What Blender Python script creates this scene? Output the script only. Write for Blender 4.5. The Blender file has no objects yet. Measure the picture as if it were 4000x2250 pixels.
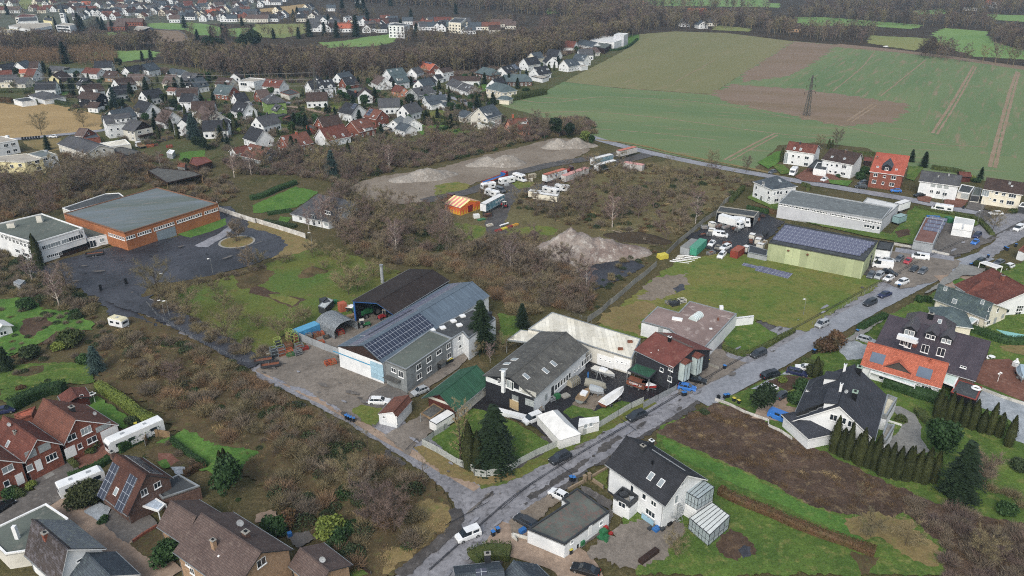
import bpy,bmesh,math,random
from mathutils import Vector as V3,Matrix,noise
from mathutils.geometry import tessellate_polygon
R_=math.radians
SC=bpy.context.scene;COL=SC.collection
# ---------------- camera, sky, sun, exposure
F,PITCH,HC=2950.,R_(24.8),92.
cd=bpy.data.cameras.new('camera');cam=bpy.data.objects.new('camera',cd);COL.objects.link(cam)
cd.sensor_width=36;cd.lens=F/4000*36;cd.clip_end=9000;cd.clip_start=1
cam.location=(0,0,HC);cam.rotation_euler=(R_(90)-PITCH,0,0);SC.camera=cam
W=bpy.data.worlds.new('World');SC.world=W;W.use_nodes=True
nt=W.node_tree;bg=nt.nodes['Background']
sky=nt.nodes.new('ShaderNodeTexSky');sky.sky_type='NISHITA';sky.sun_disc=False
sky.sun_elevation=R_(42);sky.sun_rotation=R_(200);sky.air_density=1.5;sky.dust_density=4;sky.ozone_density=1.5
hs_=nt.nodes.new('ShaderNodeHueSaturation');hs_.inputs['Saturation'].default_value=.62
nt.links.new(sky.outputs[0],hs_.inputs['Color']);nt.links.new(hs_.outputs[0],bg.inputs['Color'])
bg.inputs['Strength'].default_value=.14
sd=bpy.data.lights.new('sun','SUN');sd.energy=1.3;sd.angle=R_(28);sd.color=(1,.98,.95)
so=bpy.data.objects.new('sun',sd);COL.objects.link(so);so.rotation_euler=(R_(48),0,R_(-20))
SC.view_settings.view_transform='Standard';SC.view_settings.look='None';SC.view_settings.gamma=1
SC.view_settings.exposure=.38;SC.cycles.use_denoising=False;SC.cycles.filter_width=1.1
# ---------------- pixel of the survey photograph -> point of the ground plan
T={'f':(0,0,4000/2576),'d':(1600,1250,800/1932),'e':(2950,1350,600/1932),'g':(0,200,800/1932),'h':(750,200,800/2318),'i':(1450,150,1000/2576),'j':(0,0,1000/2576),'k':(1000,0,1000/2576),'l':(1700,550,800/2576),'m':(3400,1300,600/2557),'n':(3600,680,400/2576),'o':(3300,850,240/1338),'q':(0,830,520/2576),'s':(0,0,1)}
for r,c in enumerate('abc'):
 for k in range(4):T[c+str(k)]=(k*1000,r*750,1000/1932)
SP,CP=math.sin(PITCH),math.cos(PITCH)
CAM=V3((0,0,HC))
def ray(t,x,y):
 o=T[t];dx=(o[0]+x*o[2]-2000)/F;dv=(o[1]+y*o[2]-1125)/F
 return V3((dx,CP-dv*SP,-SP-dv*CP))
def G(t,x,y,z=0.):
 d=ray(t,x,y);k=(z-HC)/d.z;return V3((d.x*k,d.y*k,z))
 # ---------------- helpers
def lin(h):
 if not isinstance(h,str):return tuple(h)+(1,)if len(h)==3 else h
 h=h.lstrip('#');v=[int(h[i:i+2],16)/255 for i in(0,2,4)]
 return tuple(c/12.92 if c<.04045 else((c+.055)/1.055)**2.4 for c in v)+(1,)
class B:
 def __init__(s):s.v=[];s.f=[];s.m=[]
 def po(s,p,m=0):
  n=len(s.v);s.v+=[tuple(q)for q in p];s.f.append(tuple(range(n,n+len(p))));s.m.append(m)
 def box(s,x0,x1,y0,y1,z0,z1,m=0,top=None):
  t=m if top is None else top
  a=[(x0,y0,z0),(x1,y0,z0),(x1,y1,z0),(x0,y1,z0),(x0,y0,z1),(x1,y0,z1),(x1,y1,z1),(x0,y1,z1)]
  n=len(s.v);s.v+=a
  for q,mm in(((3,2,1,0),m),((4,5,6,7),t),((0,1,5,4),m),((1,2,6,5),m),((2,3,7,6),m),((3,0,4,7),m)):
   s.f.append(tuple(n+i for i in q));s.m.append(mm)
 def prism(s,p,z0,z1,m=0,mt=None,bot=False):
  if sum(p[i-1][0]*p[i][1]-p[i][0]*p[i-1][1]for i in range(len(p)))<0:p=p[::-1]
  n=len(s.v);k=len(p);s.v+=[(q[0],q[1],z0)for q in p]+[(q[0],q[1],z1)for q in p]
  for i in range(k):j=(i+1)%k;s.f.append((n+i,n+j,n+k+j,n+k+i));s.m.append(m)
  s.f.append(tuple(n+k+i for i in range(k)));s.m.append(m if mt is None else mt)
  if bot:s.f.append(tuple(n+k-1-i for i in range(k)));s.m.append(m)
 def tu(s,p,q,r0,r1=None,n=5,m=0,cap=False):
  r1=r0 if r1 is None else r1;p=V3(p);q=V3(q);d=(q-p)
  if d.length<1e-6:return
  d.normalize();a=d.orthogonal().normalized();b=d.cross(a);k=len(s.v)
  for c,r in((p,r0),(q,r1)):
   for i in range(n):
    t=2*math.pi*i/n;s.v.append(tuple(c+a*(r*math.cos(t))+b*(r*math.sin(t))))
  for i in range(n):j=(i+1)%n;s.f.append((k+i,k+j,k+n+j,k+n+i));s.m.append(m)
  if cap:s.f.append(tuple(k+n+i for i in range(n)));s.m.append(m);s.f.append(tuple(k+n-1-i for i in range(n)));s.m.append(m)
 def path(s,ps,r,n=5,m=0):
  for a,b in zip(ps,ps[1:]):s.tu(a,b,r,r,n,m)
 def me_(s,name,mats,smooth=False):
  me=bpy.data.meshes.new(name);me.from_pydata(s.v,[],s.f)
  for x in mats:me.materials.append(x)
  me.polygons.foreach_set('material_index',s.m)
  if smooth:me.polygons.foreach_set('use_smooth',[True]*len(s.f))
  uv=me.uv_layers.new(name='u');out=[0.]*(2*len(me.loops));V=s.v
  for p in me.polygons:
   n=p.normal
   if abs(n.z)>.999:ux,uy,uz,wx,wy,wz=1,0,0,0,1,0
   else:
    l=math.hypot(n.x,n.y);ux,uy,uz=-n.y/l,n.x/l,0
    wx,wy,wz=n.y*uz-n.z*uy,n.z*ux-n.x*uz,n.x*uy-n.y*ux
   for li in p.loop_indices:
    c=V[me.loops[li].vertex_index]
    out[2*li]=c[0]*ux+c[1]*uy+c[2]*uz;out[2*li+1]=c[0]*wx+c[1]*wy+c[2]*wz
  uv.data.foreach_set('uv',out);return me
 def ob(s,name,mats,parent=None,loc=(0,0,0),rz=0,smooth=False,**kw):
  if not isinstance(mats,(list,tuple)):mats=[mats]
  return add(name,s.me_(name,mats,smooth),parent,loc,rz,**kw)
def add(name,data,parent=None,loc=(0,0,0),rz=0,**kw):
 o=bpy.data.objects.new(name,data);COL.objects.link(o);o.location=loc;o.rotation_euler=(0,0,rz)
 if parent is not None:o.parent=parent
 for k,v in kw.items():
  if v:o[{'cat':'category'}.get(k,k)]=v
 return o
def em(name,loc,rz,**kw):
 if kw.get('label')and not kw.get('cat'):kw['cat']=name.split('_')[-1]
 o=add(name,None,None,loc,rz,**kw);o.empty_display_size=.5;return o
def copytree(o,parent=None):
 c=o.copy();COL.objects.link(c)
 if parent:c.parent=parent
 for ch in o.children:copytree(ch,c)
 return c
 # ---------------- materials
MT={}
def dst(c,k,b=1):g=.3*c[0]+.5*c[1]+.2*c[2];return tuple((x+(g-x)*k)*b for x in c[:3])+(1,)
def M(name,c1,c2=None,c3=None,s=(.3,1.2,4),rough=.85,bump=0,kind='',metal=0,t3=.55,st=None,rnd=0,fine=.1,bd=.02,spec=.3,emit=0,ts=(.3,.34),mc=.55,bs=None,ds=.08,br_=1,mid=.05):
 if name in MT:return MT[name]
 m=bpy.data.materials.new(name);m.use_nodes=True;n=m.node_tree;L=n.links;bs_=n.nodes['Principled BSDF']
 bs_.inputs['Roughness'].default_value=rough;bs_.inputs['Metallic'].default_value=metal;bs_.inputs['Specular IOR Level'].default_value=spec
 c1=lin(c1);c2=lin(c2)if c2 else tuple(x*.86 for x in c1[:3])+(1,);br_=br_ or 1;c1=dst(c1,ds,br_);c2=dst(c2,ds,br_);c3=c3 and dst(lin(c3),ds,br_)
 tc=n.nodes.new('ShaderNodeTexCoord');co=tc.outputs['Object']
 if st:
  mp=n.nodes.new('ShaderNodeMapping');mp.inputs['Rotation'].default_value=(0,0,-st[0]);mp2=n.nodes.new('ShaderNodeMapping');mp2.inputs['Scale'].default_value=(st[1],st[2],1)
  L.new(co,mp.inputs[0]);L.new(mp.outputs[0],mp2.inputs[0]);cs=mp2.outputs[0]
 else:cs=co
 def noi(sc,c=co,det=5,ro=.6):
  x=n.nodes.new('ShaderNodeTexNoise');x.inputs['Scale'].default_value=sc;x.inputs['Detail'].default_value=det;x.inputs['Roughness'].default_value=ro
  L.new(c,x.inputs['Vector']);return x.outputs['Fac']
 def rng(f,a,b,lo=0,hi=1):
  x=n.nodes.new('ShaderNodeMapRange');x.inputs[1].default_value=a;x.inputs[2].default_value=b;x.inputs[3].default_value=lo;x.inputs[4].default_value=hi
  L.new(f,x.inputs[0]);return x.outputs[0]
 def mix(f,a,b,ty='MIX'):
  x=n.nodes.new('ShaderNodeMix');x.data_type='RGBA';x.blend_type=ty
  for q,i in((f,0),(a,6),(b,7)):
   if isinstance(q,(int,float)):x.inputs[i].default_value=q
   elif isinstance(q,tuple):x.inputs[i].default_value=q
   else:L.new(q,x.inputs[i])
  return x.outputs[2]
 col=mix(rng(noi(s[0],cs),.36,.64),c1,c2)
 if c3:col=mix(rng(noi(s[1],cs,6,.7),t3-.02,t3+.14),col,c3)
 h=None
 if kind in('tile','brick','panel','slab','board','corr'):
  uv=tc.outputs['UV'];br=n.nodes.new('ShaderNodeTexBrick');L.new(uv,br.inputs['Vector']);br.inputs['Scale'].default_value=1
  w,hh={'tile':ts,'brick':(.26,.085),'panel':(1.,1.66),'slab':(1.,1.),'board':(60,.16),'corr':(ts[0],60)}[kind]
  br.offset=.5 if kind in('tile','brick')else 0
  br.inputs['Brick Width'].default_value=w;br.inputs['Row Height'].default_value=hh
  br.inputs['Mortar Size'].default_value={'tile':.03,'brick':.012,'panel':.035,'slab':.03,'board':.02,'corr':.045}[kind]
  br.inputs['Color1'].default_value=(.82,.82,.82,1);br.inputs['Color2'].default_value=(1.14,1.14,1.14,1);br.inputs['Bias'].default_value=0
  if kind=='panel':br.inputs['Color1'].default_value=(.95,)*3+(1,);br.inputs['Color2'].default_value=(1.05,)*3+(1,)
  br.inputs['Mortar'].default_value=(mc,mc,mc,1)
  col=mix(1.,col,br.outputs['Color'],'MULTIPLY');h=br.outputs['Fac']
  if kind=='panel':col=mix(br.outputs['Fac'],col,lin('#9fa6b0'))
 col=mix(1.,col,mix(rng(noi(s[2],co,3,.7),.3,.7),(1-fine,)*3+(1,),(1+fine,)*3+(1,)),'MULTIPLY')
 if mid:col=mix(1.,col,mix(rng(noi(1.3,co,2,.6),.3,.7),(1-mid,)*3+(1,),(1+mid,)*3+(1,)),'MULTIPLY')
 if rnd:
  oi=n.nodes.new('ShaderNodeObjectInfo');col=mix(1.,col,mix(oi.outputs['Random'],(1-rnd,1-rnd*.9,1-rnd*.6,1),(1+rnd,1+rnd*.8,1+rnd*.6,1)),'MULTIPLY')
 L.new(col,bs_.inputs['Base Color'])
 if bump or h is not None:
  b=n.nodes.new('ShaderNodeBump');b.inputs['Strength'].default_value=bump or.4;b.inputs['Distance'].default_value=bd
  if h is not None and not bump:b.invert=True;L.new(h,b.inputs['Height'])
  else:L.new(noi(bs or s[2],co,4,.7),b.inputs['Height'])
  L.new(b.outputs[0],bs_.inputs['Normal'])
 if emit:bs_.inputs['Emission Color'].default_value=c1;bs_.inputs['Emission Strength'].default_value=emit
 MT[name]=m;return m
def lm(name,c1,c2,rnd=.2,s=.7,tr=.25):
 m=M(name,c1,c2,s=(s,2,9),rough=.7,rnd=rnd,fine=.3);return m
WH=M('white render','#dcdfe0','#c9cdd0',fine=.05,rough=.9)
WH2=M('off white render','#cfcdc4','#bab8ae',fine=.06)
CR_=M('cream render','#ddd8c6','#cfc9b6',fine=.05)
YEL=M('yellow render','#d8cfa0','#c9c094',fine=.05)
GREYW=M('grey render','#8f9496','#7f8486',fine=.08)
SHING=M('grey shingle','#868b8c','#74797b',kind='slab',s=(.3,1,5),mc=.8)
DW=M('dark slate cladding','#2b2d34','#22242a',s=(.3,1,5),kind='tile',ts=(.4,.2))
BRK=M('red brick','#87503f','#6a3d31','#9c6a55',s=(1.6,5,9),kind='brick',fine=.3,mc=1.15,t3=.58)
BRKD=M('brown brick','#665047','#55423b','#7b675c',s=(1.6,5,9),kind='brick',fine=.3,mc=1.2,t3=.6)
BRKT=M('tan brick','#a58a6f','#94795f',s=(1.6,5,9),kind='brick',fine=.15,mc=.95)
BRKO=M('orange brick','#a5683f','#935a37','#b07a52',s=(.25,3,8),kind='brick',fine=.12,mc=.95)
PINKW=M('salmon render','#cf9178','#bd8069',fine=.05)
GRNW=M('green render','#7f9a55','#6f8a4a',fine=.05)
WD=M('dark brown timber','#3a2a24','#2c201c',kind='board',s=(.5,2,8))
WOODR=M('red brown timber','#5c2f26','#4a251f',kind='board',s=(.5,2,8))
WOOD=M('weathered timber','#8a7355','#6d5a42',s=(1,3,9),fine=.3)
CONC=M('concrete','#96948d','#807f78',s=(.5,2,7),fine=.12)
GL=M('window glass','#1d242b','#2c363f',s=(.9,2,2),rough=.12,spec=.8,fine=.1)
GLASL=M('pale curtained glass','#8f989c','#7b858a',s=(.9,2,2),rough=.15,spec=.7,fine=.1)
SHUT=M('grey roller shutter','#a9b0b0','#9aa1a2',kind='board',s=(1,2,3))
FRM=M('white window frame','#e4e6e6','#d8dada',s=(1,2,3),fine=.02,rough=.5)
BLK=M('black plastic','#121316','#1b1c1f',s=(1,2,5),rough=.5)
DG=M('dark grey metal','#3a3d41','#2f3236',rough=.55)
LG=M('light grey metal','#9a9fa3','#888d91',rough=.5)
SL=M('galvanised steel','#a4a9ab','#8d9294',rough=.4,metal=.5)
RU=M('rusty metal','#7a4a34','#5c3526','#8f6046')
ORNG=M('orange paint','#b5562f','#9c4525');BLUEP=M('blue paint','#2767a8','#1f5690',rough=.5)
REDP=M('red paint','#9d2b26','#85211e',rough=.5);GRNP=M('green paint','#2c6e45','#235a38',rough=.5)
YELP=M('yellow paint','#c4b83c','#b0a430');TARP=M('white tarpaulin','#dcdddb','#c8c9c8',s=(.6,2,5),fine=.06,rough=.6)
def TILE(n,c,c2=None,c3=None,**k):return M(n,c,c2,c3,kind='tile',s=k.pop('s',(.25,1.1,6)),fine=k.pop('fine',.2),**k)
R_GREY=TILE('grey concrete tiles','#54555a','#434449','#5f6358')
R_DARK=TILE('anthracite tiles','#34363c','#2a2c31')
RS_=TILE('blue grey slate','#4a535c','#3c444c','#5c6a6c')
R_BROWN=TILE('dark brown tiles','#4a3b36','#3b2f2b','#57493f')
R_RED=TILE('dark red tiles','#6e3f34','#57322a','#7f5345')
R_RBRN=TILE('red brown tiles','#7b4f40','#643f34','#553d35')
R_ORG=TILE('bright orange tiles','#b5634a','#a0533c','#c2765c',s=(.3,3,7))
R_PURP=TILE('plum glazed tiles','#4a4148','#3d353c',rough=.4,spec=.6)
R_MAUV=TILE('mauve brown tiles','#63544f','#554743','#6f625b')
R_PBLU=M('pale blue grey tiles','#7c8287','#6b7176','#8e9488',kind='tile',s=(.3,1.1,6),t3=.52)
R_TEAL=TILE('grey green slate','#56666a','#47555a','#67776f')
CORR=M('corrugated cement sheet','#62625f','#4f4f4d','#74746c',kind='corr',ts=(.18,1),s=(.3,1.3,6),fine=.22,mc=.6)
CORRC=M('cream corrugated sheet','#dbd8cb','#c9c4b3','#b0a994',kind='corr',ts=(.9,1),s=(.2,.8,5),t3=.6,mc=.8)
CORRG=M('green coated sheet','#2f5a45','#28503c',kind='corr',ts=(.5,1),s=(.15,1,4),fine=.1)
CORRB=M('blue grey sheet metal','#5f6f7e','#546270',kind='corr',ts=(.35,1),s=(.1,1,4),fine=.08,mc=.7,rough=.5)
ROOFB=M('black bitumen roof','#2e2725','#251f1e','#3a322f',s=(.15,1,5),fine=.15)
FG=M('green grey bitumen roof','#5e665f','#4c534e','#74756d',s=(.12,.5,5),t3=.56,fine=.12)
FLATB=M('blue grey bitumen roof','#69737a','#59635f','#80766e',s=(.07,.35,4),t3=.58,fine=.14,st=(.35,.4,2.2))
FLATP=M('pinkish weathered roof','#8a7873','#75645f','#b4a8a2',s=(.12,.4,4),t3=.57,fine=.12)
FC_=M('pale gravel roof','#a59f93','#918b80',s=(.2,.8,6),fine=.15)
FD=M('dark bitumen roof','#44484b','#36393c','#5a5f5e',s=(.15,.7,5),fine=.12)
PV=M('solar cells','#2c3346','#262c3d',kind='panel',s=(.5,2,9),fine=.06,rough=.25,spec=.6)
PVP=M('violet solar cells','#5c5e72','#50526a',kind='panel',s=(.5,2,9),fine=.06,rough=.3,spec=.6)
FRP=M('translucent canopy','#b9c8c8','#a7b8b9',rough=.3)
def glassmat():
 m=bpy.data.materials.new('conservatory glass');m.use_nodes=True;b=m.node_tree.nodes['Principled BSDF']
 b.inputs['Base Color'].default_value=(.36,.43,.46,1);b.inputs['Roughness'].default_value=.05;b.inputs['Alpha'].default_value=.72;return m
CGL=glassmat()
TPL={}
def tpl(k,fn):
 if k not in TPL:TPL[k]=fn()
 return TPL[k]
 # ---------------- ground sheets
TAU=math.tau
def gm(n,*c,**k):
 k.setdefault('rough',.95);k.setdefault('bump',.5);k.setdefault('bd',.08);k.setdefault('spec',.1);k.setdefault('ds',.1);k.setdefault('fine',.2);k.setdefault('mid',.17);k.setdefault('br_',.88);return M(n,*c,**k)
g_wild=gm('wild winter grass','#5b5238','#4a4a2a','#6f6345',s=(.05,.35,2.5),fine=.35,bd=.25)
g1=gm('lawn','#465f27','#58702c','#75783f',s=(.12,.5,3),fine=.35,t3=.54)
g2=gm('bright lawn','#44692a','#577c31','#6c7c3c',s=(.14,.6,3),fine=.32,t3=.56)
g3=gm('yellowish meadow','#5d6f2c','#78733c','#4c6827',s=(.045,.22,3),fine=.25,t3=.53)
g_mead=gm('orchard meadow','#50692c','#65692f','#6d5f3c',s=(.04,.2,3),fine=.28,t3=.56)
gbr=gm('bare brown soil','#57473a','#483a30','#66543f',s=(.1,.6,4),fine=.3)
g_bram=gm('dead bracken ground','#5f4e42','#483b32','#7c6b52',s=(.12,.5,3),fine=.4,bd=.3)
g_tan=gm('dry tan grass','#8a7850','#776a42','#6b6e3a',s=(.08,.5,4),fine=.2)
g_gold=gm('stubble field','#a68d60','#977f54','#b29b6c',s=(.02,.2,2),fine=.12,st=(.2,.5,4))
FR=.62
g_crop=gm('winter wheat','#5a704a','#67764f','#7f7259',s=(.018,.11,1.6),fine=.16,t3=.57,st=(-.26,.25,2.),bd=.05,mid=.07,br_=1)
g_crop2=gm('upper winter wheat','#5a704a','#687750','#81735d',s=(.02,.13,1.6),fine=.16,t3=.54,st=(1.02,.22,1.8),bd=.05,mid=.07,br_=1)
g_olive=gm('olive field','#757350','#6e6f4b','#82765a',s=(.012,.1,1.5),fine=.12,t3=.58,st=(1.,.25,1.6),bd=.05,mid=.07,br_=1)
g_soil=gm('tilled soil','#7c6b5d','#73634f','#857564',s=(.02,.2,2),fine=.14,st=(-.26,.25,2.5),bd=.08,mid=.07,br_=1)
g_farg=gm('distant green field','#68894c','#74904f',s=(.01,.1,1),fine=.1,st=(.3,.3,2))
g_fary=gm('distant pasture','#76824c','#838550',s=(.01,.1,1),fine=.1)
g_asph=gm('worn asphalt','#8e8e93','#77777c','#504f51',s=(.22,.8,5),fine=.2,t3=.55,bd=.01,rough=.6,spec=.4)
ga2=gm('patched grey asphalt','#92939a','#7d7e85','#5c5c60',s=(.15,.7,5),fine=.16,t3=.58,bd=.01,rough=.55,spec=.4)
g_mud=gm('muddy roadside asphalt','#56524f','#403d3b','#75716e',s=(.3,.8,6),fine=.2,t3=.6,bd=.03,rough=.6,spec=.35)
g_dark=gm('dark old asphalt','#2b2c32','#43454d','#1e1f22',s=(.05,.35,4),fine=.35,t3=.55,bd=.02,rough=.55,spec=.4)
g_blk=gm('black asphalt','#232226','#2a292c','#35332f',s=(.2,.6,7),fine=.2,t3=.6,bd=.02,rough=.5,spec=.4)
g_conc=gm('pale concrete yard','#857d74','#716a62','#4f4a45',s=(.1,.3,4),fine=.2,t3=.6,bd=.02)
ggr=gm('gravel','#6e6a66','#5e5a57','#7d7974',s=(.15,.9,10),fine=.3,bd=.03)
g_white=gm('white pebbles','#a3aab0','#8c949b',s=(.4,2,9),fine=.4,bd=.05)
g_pave=gm('grey paving','#8a8a86','#7c7c79',s=(.2,1,5),fine=.12,bd=.01)
g_redp=gm('red brick paving','#7d5648','#6c4a3e','#8a6a5c',s=(.2,1,7),fine=.16,bd=.01)
g_tanp=gm('pinkish tan paving','#a18d7b','#8f7b6a',s=(.2,1,5),fine=.1,bd=.01)
g_sand=gm('sandy waste ground','#8b8174','#7a6f62','#6a5e4f',s=(.06,.3,4),fine=.2,t3=.57)
g_play=gm('pale play sand','#c2b48f','#b2a47f',s=(.3,1,5),fine=.1)
glf=gm('leaf litter','#605238','#4c4430','#585a33',s=(.2,.9,7),fine=.35)
g_wood=gm('woodland floor','#4a4033','#3c352b',s=(.05,.4,3),fine=.3)
ZL=[0.]
def sheet(name,pts,m,jit=.35,step=None,st='structure'):
 P=[G(*p)if isinstance(p,tuple)else p for p in pts];ZL[0]+=.0022;z=ZL[0]
 out=[];n=len(P);seed=len(name)*7.3+P[0].x
 for i in range(n):
  a,b=P[i],P[(i+1)%n];d=(b-a).length;k=max(1,min(160,int(d/(step or max(.45 if jit>.15 else 1.2,a.length/260)))))
  nx,ny=(b.y-a.y)/max(d,.01),-(b.x-a.x)/max(d,.01)
  for j in range(k):
   t=j/k;x=a.x+(b.x-a.x)*t;y=a.y+(b.y-a.y)*t
   w=jit*(noise.noise(V3((x*.35,y*.35,seed)))*1.5+noise.noise(V3((x*1.3,y*1.3,seed)))*.9+noise.noise(V3((x*3.1,y*3.1,seed)))*.7)
   if j==0:w*=.3
   out.append(V3((x+nx*w,y+ny*w,z)))
 tr=tessellate_polygon([out]);b=B();b.v=[tuple(p)for p in out]
 for q in tr:
  a_,b_,c_=[out[i]for i in q]
  if(b_.x-a_.x)*(c_.y-a_.y)-(b_.y-a_.y)*(c_.x-a_.x)<0:q=q[::-1]
  b.f.append(tuple(q));b.m.append(0)
 return b.ob(name,m,kind=st)
def TP(t,*xy):return[(t,xy[i],xy[i+1])for i in range(0,len(xy),2)]
def smooth(P,it=2):
 for _ in range(it):
  Q=[P[0]]
  for a,b in zip(P,P[1:]):Q+=[a*.75+b*.25,a*.25+b*.75]
  P=Q+[P[-1]]
 return P
def stp(name,pts,w,m,jit=.2,z=None,st='structure',sm=2):
 P=[G(*p)if isinstance(p,tuple)else p for p in pts];P=smooth(P,sm)if sm else P
 ws=w if isinstance(w,(list,tuple))else(w,w)
 ln=[];rn=[]
 for i,p in enumerate(P):
  d=(P[min(i+1,len(P)-1)]-P[max(i-1,0)]).normalized();nn=V3((-d.y,d.x,0));ww=ws[0]+(ws[1]-ws[0])*i/len(P)
  ln.append(p+nn*ww/2);rn.append(p-nn*ww/2)
 return sheet(name,ln+rn[::-1],m,jit)
b=B();N=40
b.po([(-3500,-300,0),(3500,-300,0),(3500,6000,0),(-3500,6000,0)]);b.ob('ground',g_wild,kind='structure')
S=sheet
S('woodland_floor',TP('f',-300,-10,2900,-10,2900,75,2576,168,2250,125,1995,103,1700,78,1608,86,1480,120,1300,170,1000,195,700,205,420,160,200,150,0,155,-300,180),g_wood,2)
S('town_ground',TP('j',-300,20,2576,20,2576,240,1900,240,1500,230,1000,240,700,330,0,360,-300,360),gm('town gardens','#525748','#5b5f50','#6b6b60',s=(.02,.1,1),fine=.2),2)
S('green_field',TP('f',1400,203,1560,222,1790,238,1868,185,1925,150,1995,103,2250,125,2400,143,2576,168,2800,200,2800,500,2576,468,2330,435,2180,372,2050,358,1960,365,1893,428,1700,392,1500,345,1425,325,1330,285,1255,265,1375,228),g_crop,.6)
S('green_field',TP('f',1835,212,1870,207,1990,190,2060,150,2110,112,2250,125,2400,143,2576,168,2800,200,2800,440,2576,400,2420,380,2330,330,2290,262,2000,222),g_crop2,.6)
S('olive_field',TP('f',1608,86,1700,79,1830,83,1995,104,1925,150,1868,185,1790,237,1560,221,1400,203,1475,176,1565,130),g_olive,.8)
S('tilled_field',TP('f',1790,238,1835,212,2000,222,2290,262,2255,305,2120,318,1980,288,1850,262),g_soil,3.5)
S('tilled_field',TP('f',1995,104,2110,113,2060,150,1990,190,1870,207,1868,185,1925,150),g_soil,3.5)
S('field_margin',TP('f',2110,110,2250,124,2400,142,2576,167,2800,198,2800,206,2576,176,2400,149,2250,131,2100,118),g_soil,1)
trk=gm('bare wheel tracks','#94826d','#8a7760',s=(.1,.5,3),fine=.15)
for p,w in((TP('f',1300,250,1380,262,1480,245,1545,243,1700,252),1.1),(TP('f',1330,285,1480,278,1700,300,1900,330,2100,352),1),(TP('f',1400,318,1600,330,1800,352),.8),(TP('f',2130,305,2195,262),1.3),(TP('f',2142,307,2204,265),1),(TP('f',2345,335,2395,260,2450,165),1.6),(TP('f',2357,338,2405,262,2456,168),1.2),(TP('f',2490,420,2510,340,2540,230,2558,180),1.8),(TP('f',2503,422,2522,340,2548,240,2564,182),1.5),(TP('f',1822,402,1880,370,1950,335),1.3),(TP('f',1835,405,1892,374,1956,340),1.),(TP('f',2095,230,2170,170,2200,130),.9),(TP('f',2215,242,2280,190,2330,150),.9),(TP('f',1850,262,2050,300,2300,360,2480,370),1),(TP('f',1700,250,1850,268,2000,300),.8),(TP('f',1475,176,1620,140),.6),(TP('f',1700,205,1800,150),.6),(TP('f',1400,203,1560,222,1790,238),.8)):
 stp('wheel_track',p,w,trk,.3)
S('stubble_field',TP('g',-300,480,0,490,200,515,480,490,700,530,950,590,962,742,700,765,470,788,170,825,0,812,-300,800),g_gold,.6)
S('stubble_field',TP('g',215,850,600,815,640,840,560,930,420,950,260,900),g_tan,.6)
for q in(TP('j',1080,515,1480,505,1600,522,1560,575,1230,625,1100,600,560,570,540,545),TP('j',1480,240,1620,228,1850,243,1866,300,1700,298,1500,280),TP('j',1870,225,2050,238,2300,290,2800,260,2800,350,2400,370,1980,352,1880,310),TP('k',620,430,900,410,1050,380,1420,335,1390,425,1200,467,720,482),TP('a2',215,45,350,5,560,5,640,50,450,85,280,108),TP('a2',730,0,1932,0,1932,55,1000,42,980,62,780,22),TP('a3',0,22,90,26,80,60,0,52),TP('a3',205,128,440,130,1180,190,1090,220,780,198,230,195),TP('a3',1240,250,1330,212,1640,236,1700,320,2100,420,2100,460,1540,425,1300,335),TP('a3',1050,82,1330,70,1345,105,1100,112),TP('a3',1640,108,2100,120,2100,175,1720,152),TP('j',980,330,1300,318,1300,350,1000,365)):
 S('meadow',q,g_farg,3)
for q in(TP('a3',780,268,1220,290,1180,342,1110,382,745,326),TP('k',-10,245,480,236,500,332,280,385,-10,372),TP('j',-300,0,560,0,480,62,250,92,-300,72),TP('a2',1560,190,1800,215,1800,240,1500,225)):S('meadow',q,g_fary,3)
S('tilled_field',TP('j',1040,368,1560,303,1830,313,1870,405,1600,445,1150,432,990,402),g_soil,2)
S('stubble_field',TP('k',35,92,515,38,480,92,360,132,260,162,55,142),g_gold,2)
S('stubble_field',TP('k',1850,185,1990,178,1990,200,1850,208),g_gold,1)
S('farm_track',TP('j',1540,285,1800,305,1880,345,1900,420,1880,420,1860,350,1790,312,1540,293),ggr,.5)
S('village_gardens',TP('f',-100,155,200,150,420,165,760,195,960,190,1300,180,1560,95,1608,86,1565,130,1475,176,1375,228,1255,265,1330,285,1345,310,1250,350,1100,360,900,420,640,420,560,390,480,420,250,400,150,350,255,325,255,290,100,255,-100,258),gm('garden ground','#4c5230','#5a5638','#4a5a2c',s=(.06,.3,3),fine=.25),1)
for q,m in((TP('i',530,745,900,705,960,760,900,850,770,830,600,800),g3),(TP('i',300,680,480,700,560,770,450,780,310,760),g1),(TP('h',1230,620,1640,575,1700,590,1620,700,1420,690),g3),(TP('h',880,800,1280,880,1290,920,1000,950,860,880),g3),(TP('h',1370,1150,1700,1100,1980,1160,1980,1210,1600,1300,1390,1230),g1),(TP('h',1790,1080,1960,1060,1980,1120,1810,1150),g2),(TP('i',480,850,780,880,760,920,620,990,470,960),g2),(TP('i',560,980,900,900,1040,930,1000,1000,700,1040,560,1020),g1),(TP('i',1050,460,1170,450,1180,530,1110,540),g2),(TP('g',1700,960,1932,930,1932,1010,1800,1020,1690,1030),g2),(TP('g',570,385,660,375,670,410,600,420),g2),(TP('g',1880,440,1932,440,1932,480,1890,480),g2),(TP('h',100,535,220,540,230,590,120,590),g1),(TP('h',330,690,430,685,440,720,350,725),g1),(TP('a2',860,265,960,262,960,300,900,350,840,360),g2),(TP('b1',-30,105,140,30,300,-40,470,0,400,60,310,115,200,140,150,150,-20,160),g2),(TP('b1',180,185,270,195,240,240,170,240),g2)):
 S('lawn',q,m,.5)
S('play_sand',TP('i',650,1035,760,990,900,1000,970,1040,900,1075,730,1080),g_play,.5);S('play_sand',TP('i',1040,1035,1120,1018,1170,1030,1120,1050,1050,1050),g_play,.4)
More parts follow.
